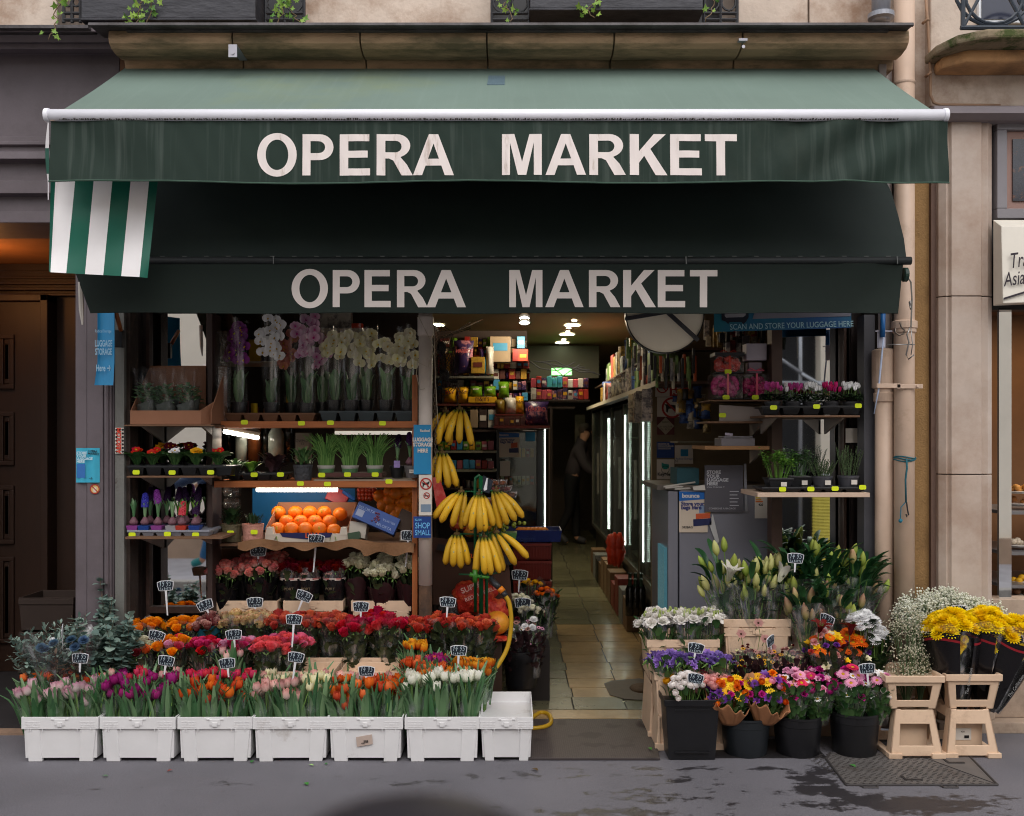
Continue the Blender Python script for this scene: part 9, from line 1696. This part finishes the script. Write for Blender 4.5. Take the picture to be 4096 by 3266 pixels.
# bucket of dark mixed flowers and ranunculus at the entrance
bucket(2086,2612,2762,5.72,140,'tall black bucket of dull mixed flowers just inside the entrance',bot=.9)
for k,(px,py,Y,its,lab)in enumerate(((2060,2520,5.8,[('daisy','dustpink','disc_d',.6),('carnation','wine',None,.7),('daisy','wht','disc_y',.6)],'dull mixed bunch with thistles, left in the entrance bucket'),(2125,2525,5.8,[('whitemum','wht',None,.7),('daisy','dustpink','disc_d',.6),('daisy','lpink','disc_d',.5)],'dull mixed bunch with a white aster, right in the entrance bucket'))):mixed(px,py,Y,.2,.08,its,lab,cello2,14,'dull mixed bunches',lmat='purple',nleaf=50,wtop=.03)
for px,py,Y,c_,n,lab in((2075,2400,6.1,'ivory',14,'white ranunculus bunch between the two dark price signs'),(2120,2440,6.0,'ivory',12,'white ranunculus bunch lower at the entrance'),(2180,2375,6.2,'orange_g',12,'orange ranunculus bunch beside the aisle'),(2130,2340,6.3,'gold',8,'amber ranunculus bunch behind the orange one')):rose_bunch(px,py,Y,.35,lab,[C[c_]],.075,n,'ranunculus bunches at the entrance',.8,kind='ranunculus',wmat=cello2,nleaf=12,lmat='dark',name='ranunculus_bunch')
f=MB();f.box(X(2030,5.95),X(2200,5.95),5.98,6.45,.012,.34);solo('display_step',f,M('step_dark',lin((36,30,28)),.6,.1),'dark step carrying ranunculus bunches inside the entrance','stand')
# right floor of the aisle: cases, packs
for k,(px,pyb,h,w_,Y,c_,lab,kd)in enumerate(((2380,2150,60,26,0,None,'dark case','box'),(2330,2120,40,24,0,None,'pale case','box'))):pass
for k in range(14):
 y=7.2+k*.34;hh=R.uniform(.22,.34);m=R.choice([M('case_dk',lin((50,44,40)),.5,.15,20),M('case_br',lin((110,84,56)),.6,.15,20),M('case_rd',lin((120,44,34)),.5,.2,20),M('case_gy',lin((120,120,116)),.5,.2,20)])
 if k>2:pack(XF-.05,y,.016,.16,.28,hh,m,'drinks case on the floor below the fridges, %s from the street'%ORD[k],'drinks cases along the aisle','box')
for k in range(6):bottle(2520+22*(k%3),2462-26*(k//3),7.4+.14*(k//3),.27,.035,0,(40,60,44),'dark green bottle, %s of the six pack by the fridges'%ORD[k],grp='green bottle six pack')
for k in range(4):sack(2452+20*(k%2),2215-34*(k//2),7.9,.055,.1,M('crisps_orange',lin((196,56,24)),.35,.2,20),'orange red snack bag, %s of the heap before the fridges'%ORD[k],name='snack_bag',sd=k+20)
t=sack(2615,2660,5.75,.075,.15,M('jute',lin((92,76,58)),.9,.15,60,bump=.4),'brown jute sack with black print leaning by the lisianthus',name='jute_sack',sd=31);text('VEST',.05,t,Vector((X(2600,5.68),5.67,Z(2610,5.68))),blk,(pi/2,radians(80),0),.001);f=MB();f.ball(P(2570,2752,5.75),.055,12,sq=(1.4,1,.5));part('fold',f,M('jute',(1,1,1)),t,smooth=True)
# ==== GROUND THINGS
matm=bpy.data.materials.new('rubber_mat');matm.use_nodes=True;n=matm.node_tree;b=n.nodes['Principled BSDF'];L=n.links.new;gq=n.nodes.new('ShaderNodeNewGeometry');mpp=n.nodes.new('ShaderNodeMapping');mpp.inputs['Scale'].default_value=(1,1.5,1);L(gq.outputs['Position'],mpp.inputs[0]);br=n.nodes.new('ShaderNodeTexBrick');br.inputs['Scale'].default_value=28;br.inputs['Mortar Size'].default_value=.08;br.inputs['Brick Width'].default_value=.6;br.inputs['Row Height'].default_value=.3;br.inputs['Color1'].default_value=(*lin((84,74,72)),1);br.inputs['Color2'].default_value=(*lin((92,82,80)),1);br.inputs['Mortar'].default_value=(*lin((56,48,48)),1);L(mpp.outputs[0],br.inputs['Vector']);no=n.nodes.new('ShaderNodeTexNoise');no.inputs['Scale'].default_value=6;no.inputs['Detail'].default_value=6;L(gq.outputs['Position'],no.inputs[0]);mr=n.nodes.new('ShaderNodeMapRange');mr.inputs[1].default_value=.56;mr.inputs[2].default_value=.62;mr.inputs[4].default_value=.6;L(no.outputs['Fac'],mr.inputs[0]);mx=n.nodes.new('ShaderNodeMix');mx.data_type='RGBA';L(mr.outputs[0],mx.inputs['Factor']);L(br.outputs['Color'],mx.inputs['A']);mx.inputs['B'].default_value=(*lin((40,32,32)),1);L(mx.outputs['Result'],b.inputs['Base Color']);bp=n.nodes.new('ShaderNodeBump');bp.inputs['Strength'].default_value=.8;bp.inputs['Distance'].default_value=.004;L(br.outputs['Fac'],bp.inputs['Height']);bp.invert=True;L(bp.outputs[0],b.inputs['Normal']);b.inputs['Roughness'].default_value=.6
f=MB();f.prismz([(X(2118,5.61),5.6),(X(2598,5.6),5.6),(X(2640,4.92),4.915),(X(2116,4.92),4.915)],.0,.012);solo('door_mat',f,matm,'brown ribbed rubber mat lying in front of the entrance','mat',bev=.002)
# steel access cover with tread pattern
f=MB();pc_=[(X(3305,4.93),4.93),(X(3385,4.56),4.56),(X(3990,4.56),4.56),(X(3865,5.02),5.02),(X(3320,5.02),5.02)];cov=thing('access_cover','grey steel pavement access cover with tread pattern at the bottom right','cover',(X(3650,4.78),4.78,0));f.prismz(pc_,-.01,.004);part('plate',f,M('steel_cover',lin((110,106,104)),.5,.15,8,c2=lin((80,68,60)),thr=(.55,.75),metal=.3),cov)
f=MB();y=4.58;row=0
while y<5.0:
 xa,xb=X(3385,4.56)+.015-(y-4.56)*.2,X(3990,4.56)-.02-(y-4.56)*.42;x=xa+(row%2)*.018
 while x<xb:a=.011;d=1 if(int((x-xa)/.036)+row)%2 else-1;f.hexa([(x-a,y-.006*d,.0038),(x+a*.8,y+.004*d-.003,.0038),(x+a,y+.006*d,.0038),(x-a*.8,y-.004*d+.003,.0038),(x-a*.8,y-.005*d,.0062),(x+a*.6,y+.003*d-.002,.0062),(x+a*.8,y+.005*d,.0062),(x-a*.6,y-.003*d+.002,.0062)]);x+=.036
 y+=.0195;row+=1
part('tread',f,M('tread',lin((70,66,64)),.5,.2,20,metal=.3),cov)
f=MB();cs=[(a,b_)for a,b_ in pc_]
for(a,b_)in zip(cs,cs[1:]+cs[:1]):f.tube([(a[0],a[1],.004),(b_[0],b_[1],.004)],.006,6)
f.tube([(X(3660,5.0),5.0,.0045),(X(3985,4.57),4.57,.0045)],.003,5)
for px in(3480,3800):xx=X(px,4.54);f.tube([(xx-.04,4.56,.002),(xx-.032,4.53,.002),(xx+.032,4.53,.002),(xx+.04,4.56,.002)],.006,6)
part('edge_frame',f,M('edge_dark',lin((60,56,56)),.6,.1),cov)
for px,Y_ in((3650,4.62),(3820,4.86)):f=MB();xx=X(px,Y_);f.box(xx-.035,xx-.022,Y_,Y_+.06,.0045,.0072);f.box(xx-.0218,xx+.05,Y_,Y_+.016,.0045,.0072);part('lifting_slot',f,black_iron,cov)
f=MB();f.box(X(2850,4.9),X(3320,4.9),4.95,5.25,0,.004);solo('drain_grate',f,M('grate',lin((30,28,30)),.6,.2,40),'dark flat grate under the black buckets','grate')
# leaves and bits on the pavement
for k,(px,py,c_)in enumerate(((680,3088,(150,60,40)),(1225,3142,(60,130,50)),(1008,3052,(50,110,50)),(1305,3060,(60,120,60)),(420,3110,(90,120,90)),(1245,3066,(150,190,110)),(2600,3010,(70,140,50)),(2495,2820,(200,200,160)),(3410,3070,(70,130,60)),(2140,3085,(90,70,40)))):
 Y_=CZ*FL/(py-HY);f=MB();f.grid(lambda u,v:((u-.5)*.042,(v-.5)*.024*sin(pi*min(1,max(0,u))),.003+.006*sin(pi*u)+.004*abs(v-.5)),6,2);f.xf(T4(X(px,Y_),Y_,.002 if k<6 or k>7 else .014,0,0,R.uniform(0,6),R.uniform(.6,1.1)));solo('fallen_leaf',f,M('fl%d'%k,lin(c_),.6,.1),'small fallen %s on the pavement, %s'%({0:'reddish leaf',7:'pale scrap'}.get(k,'green leaf'),['in front of the second white crate','largest, near the middle bottom','against the third white crate','under the fourth crate corner','faded, near the left bottom','pale, below the fourth crate','on the right corner of the door mat','on the shop threshold','on the steel cover','brown, before the mat'][k]),'leaf')
# blurred post close to the camera
f=MB();f.lathe([(.0,1.44),(.024,1.439),(.042,1.435),(.056,1.427),(.06,1.414),(.06,1.39),(.056,1.37),(.056,0),(.08,0),(.08,-.12),(0,-.12)][::-1],(X(1640,.42),.42,0),32);solo('street_post',f,M('post_purple_black',lin((30,26,36)),.5,.05),'dark round topped street post, out of focus at the bottom centre','post',smooth=True)
# ==== PEOPLE
def person(name,label,loc,rz,J,rad,edges,skin_c,clothes,face=True,hair=None):
 """J: joints (dict name->local xyz), rad: radius per joint; body grown with the Skin modifier; clothes: list of (name, joint chain list, extra radius, material)"""
 t=thing(name,label,'person',loc,rz);keys=list(J)
 def skinned(nm,ks,es,extra,mat_,sub=2):
  me=bpy.data.meshes.new(nm);idx={k:i for i,k in enumerate(ks)};me.from_pydata([J[k]for k in ks],[(idx[a],idx[b_])for a,b_ in es],[]);o=link(nm,me,t);md=o.modifiers.new('skin','SKIN')
  for i,k in enumerate(ks):r=rad[k];r=r if isinstance(r,tuple)else(r,r);me.skin_vertices[0].data[i].radius=(r[0]+extra,r[1]+extra);me.skin_vertices[0].data[i].use_root=(i==0)
  md.use_smooth_shade=True;s=o.modifiers.new('sub','SUBSURF');s.levels=sub;s.render_levels=sub
  dg=bpy.context.evaluated_depsgraph_get();m2=bpy.data.meshes.new_from_object(o.evaluated_get(dg));o.modifiers.clear();o.data=m2;m2.materials.clear();m2.materials.append(mat_);return o
 skinned('body',keys,edges,0,skin_c)
 for nm,es,ex,mt in clothes:
  ks=[];[ks.append(k)for e in es for k in e if k not in ks];skinned(nm,ks,es,ex,mt)
 return t
skin=M('skin',lin((190,140,112)),.55,.06,20)
def human(name,label,loc,rz,bend=0,stride=.0,top=None,trousers=None,hairc=None,shoes=None,head_tilt=.1,arm=.3):
 b_=bend;J=dict(pelvis=(0,0,.96),waist=(0,-.02-.1*b_,1.1),chest=(0,-.02-.35*b_,1.32),neck0=(0,-.02-.5*b_,1.46),neck=(0,-.03-.62*b_,1.53),head1=(0,-.05-.7*b_,1.60),head2=(0,-.05-.74*b_,1.68))
 rad=dict(pelvis=(.15,.11),waist=(.14,.1),chest=(.165,.115),neck0=(.08,.07),neck=.055,head1=.075,head2=.08)
 E=[('pelvis','waist'),('waist','chest'),('chest','neck0'),('neck0','neck'),('neck','head1'),('head1','head2')]
 for s,sx in(('L',1),('R',-1)):
  st_=stride*sx;J.update({'hip'+s:(sx*.09,0,.9),'knee'+s:(sx*.1,-st_*.5-.02,.5+abs(st_)*.02),'ankle'+s:(sx*.1,-st_+(.12 if st_<0 else 0),.09+(.08 if st_<0 else 0)),'toe'+s:(sx*.11,-st_-.15+(.12 if st_<0 else 0),.035+(.0 if st_<0 else 0)),'sh'+s:(sx*.17,-.03-.42*b_,1.41),'elb'+s:(sx*.23,-.06-(.45*b_)-arm*.3-st_*-.15,1.14),'wri'+s:(sx*.2,-.16-.45*b_-arm-st_*-.3,1.0),'palm'+s:(sx*.19,-.22-.45*b_-arm-st_*-.3,.97)})
  rad.update({'hip'+s:.095,'knee'+s:.06,'ankle'+s:.042,'toe'+s:.035,'sh'+s:.06,'elb'+s:.042,'wri'+s:.028,'palm'+s:(.034,.018)})
  E+=[('pelvis','hip'+s),('hip'+s,'knee'+s),('knee'+s,'ankle'+s),('ankle'+s,'toe'+s),('chest','sh'+s),('sh'+s,'elb'+s),('elb'+s,'wri'+s),('wri'+s,'palm'+s)]
  p=Vector(J['palm'+s])
  for i in range(5):dx=(i-2)*.014;J['f%d%s'%(i,s)]=(p.x+dx*(1 if i<4 else 1.5),p.y-(.07 if i<4 else .03),p.z-.03+(.01 if i==4 else 0));rad['f%d%s'%(i,s)]=.0085;E.append(('palm'+s,'f%d%s'%(i,s)))
 legs=[('pelvis','hipL'),('hipL','kneeL'),('kneeL','ankleL'),('pelvis','hipR'),('hipR','kneeR'),('kneeR','ankleR'),('pelvis','waist')]
 tops=[('neck0','neck'),('pelvis','waist'),('waist','chest'),('chest','neck0'),('chest','shL'),('shL','elbL'),('elbL','wriL'),('chest','shR'),('shR','elbR'),('elbR','wriR')]
 t=person(name,label,loc,rz,J,rad,E,skin,[('trousers',legs,.014,trousers),('jacket',tops,.03,top),('shoe',[('ankleL','toeL')],.014,shoes),('shoe',[('ankleR','toeR')],.014,shoes)])
 h=Vector(J['head2']);f=MB();f.ball((h.x,h.y+.012,h.z+.015),.093,14,sq=(.92,1.05,1.0));f.v=[(x,max(y,h.y-.055+(z<h.z+.03)*.06),max(z,h.z-.06+(y<h.y)*.05))for x,y,z in f.v];part('hair',f,hairc,t,False,True)
 f=MB();f.ball((h.x,h.y-.092,h.z-.03),.014,8,sq=(.7,1.1,1.3));[f.ball((h.x+q*.085,h.y,h.z-.03),.018,8,sq=(.4,.7,1.2))for q in(-1,1)];part('nose_and_ears',f,skin,t,False,True)
 f=MB();[f.ball((h.x+q*.03,h.y-.074,h.z-.01),.009,8)for q in(-1,1)];f.box(h.x-.022,h.x+.022,h.y-.082,h.y-.074,h.z-.068,h.z-.063);part('eyes_and_mouth',f,M('eye_dark',lin((60,34,30)),.4,0),t,False)
 return t
human('person','shopkeeper in dark clothes standing in profile at the back of the aisle',(X(2285,14.6),14.6,.015),radians(78),.22,.06,M('dark_jacket',lin((60,52,54)),.8,.1),M('dark_trousers',lin((22,20,22)),.8,.1),M('hair_grey',lin((84,70,60)),.8,.2),M('sneaker',lin((60,58,60)),.6,.1),arm=.25)
human('person','walker in blue jeans and teal shoes on the far pavement, seen in the mirror',(-3.5,-.45,0),radians(-88),.02,.28,M('navy_coat',lin((30,50,80)),.7,.1),M('blue_jeans',lin((40,96,140)),.8,.15,30),M('hair_dark',lin((40,30,26)),.8,.2),M('teal_shoe',lin((30,130,130)),.5,.1))
# sign lettering at the far right awning
for s,px,py,sz,sh_ in(('Tra',4058,1046,62,.35),('Asiati',4054,1120,58,.35)):
 text(s,sz*1.38*5.27/FL,sg,Vector((X(4012 if s!='Tra' else 4034,5.27),5.27,Z(py+3,5.27))),M('sign_ink',lin((44,34,44)),.5,0),(pi/2,radians(-8),0),.0006,sh_,'LEFT',.62)
f=MB();f.hexa([P(a,b_,y_)for a,b_,y_ in((4014,1200,5.27),(4150,1158,5.27),(4150,1158,5.275),(4014,1200,5.275),(4014,1192,5.27),(4150,1150,5.27),(4150,1150,5.275),(4014,1192,5.275))]);part('stripe',f,M('sign_ink',(1,1,1)),sg)
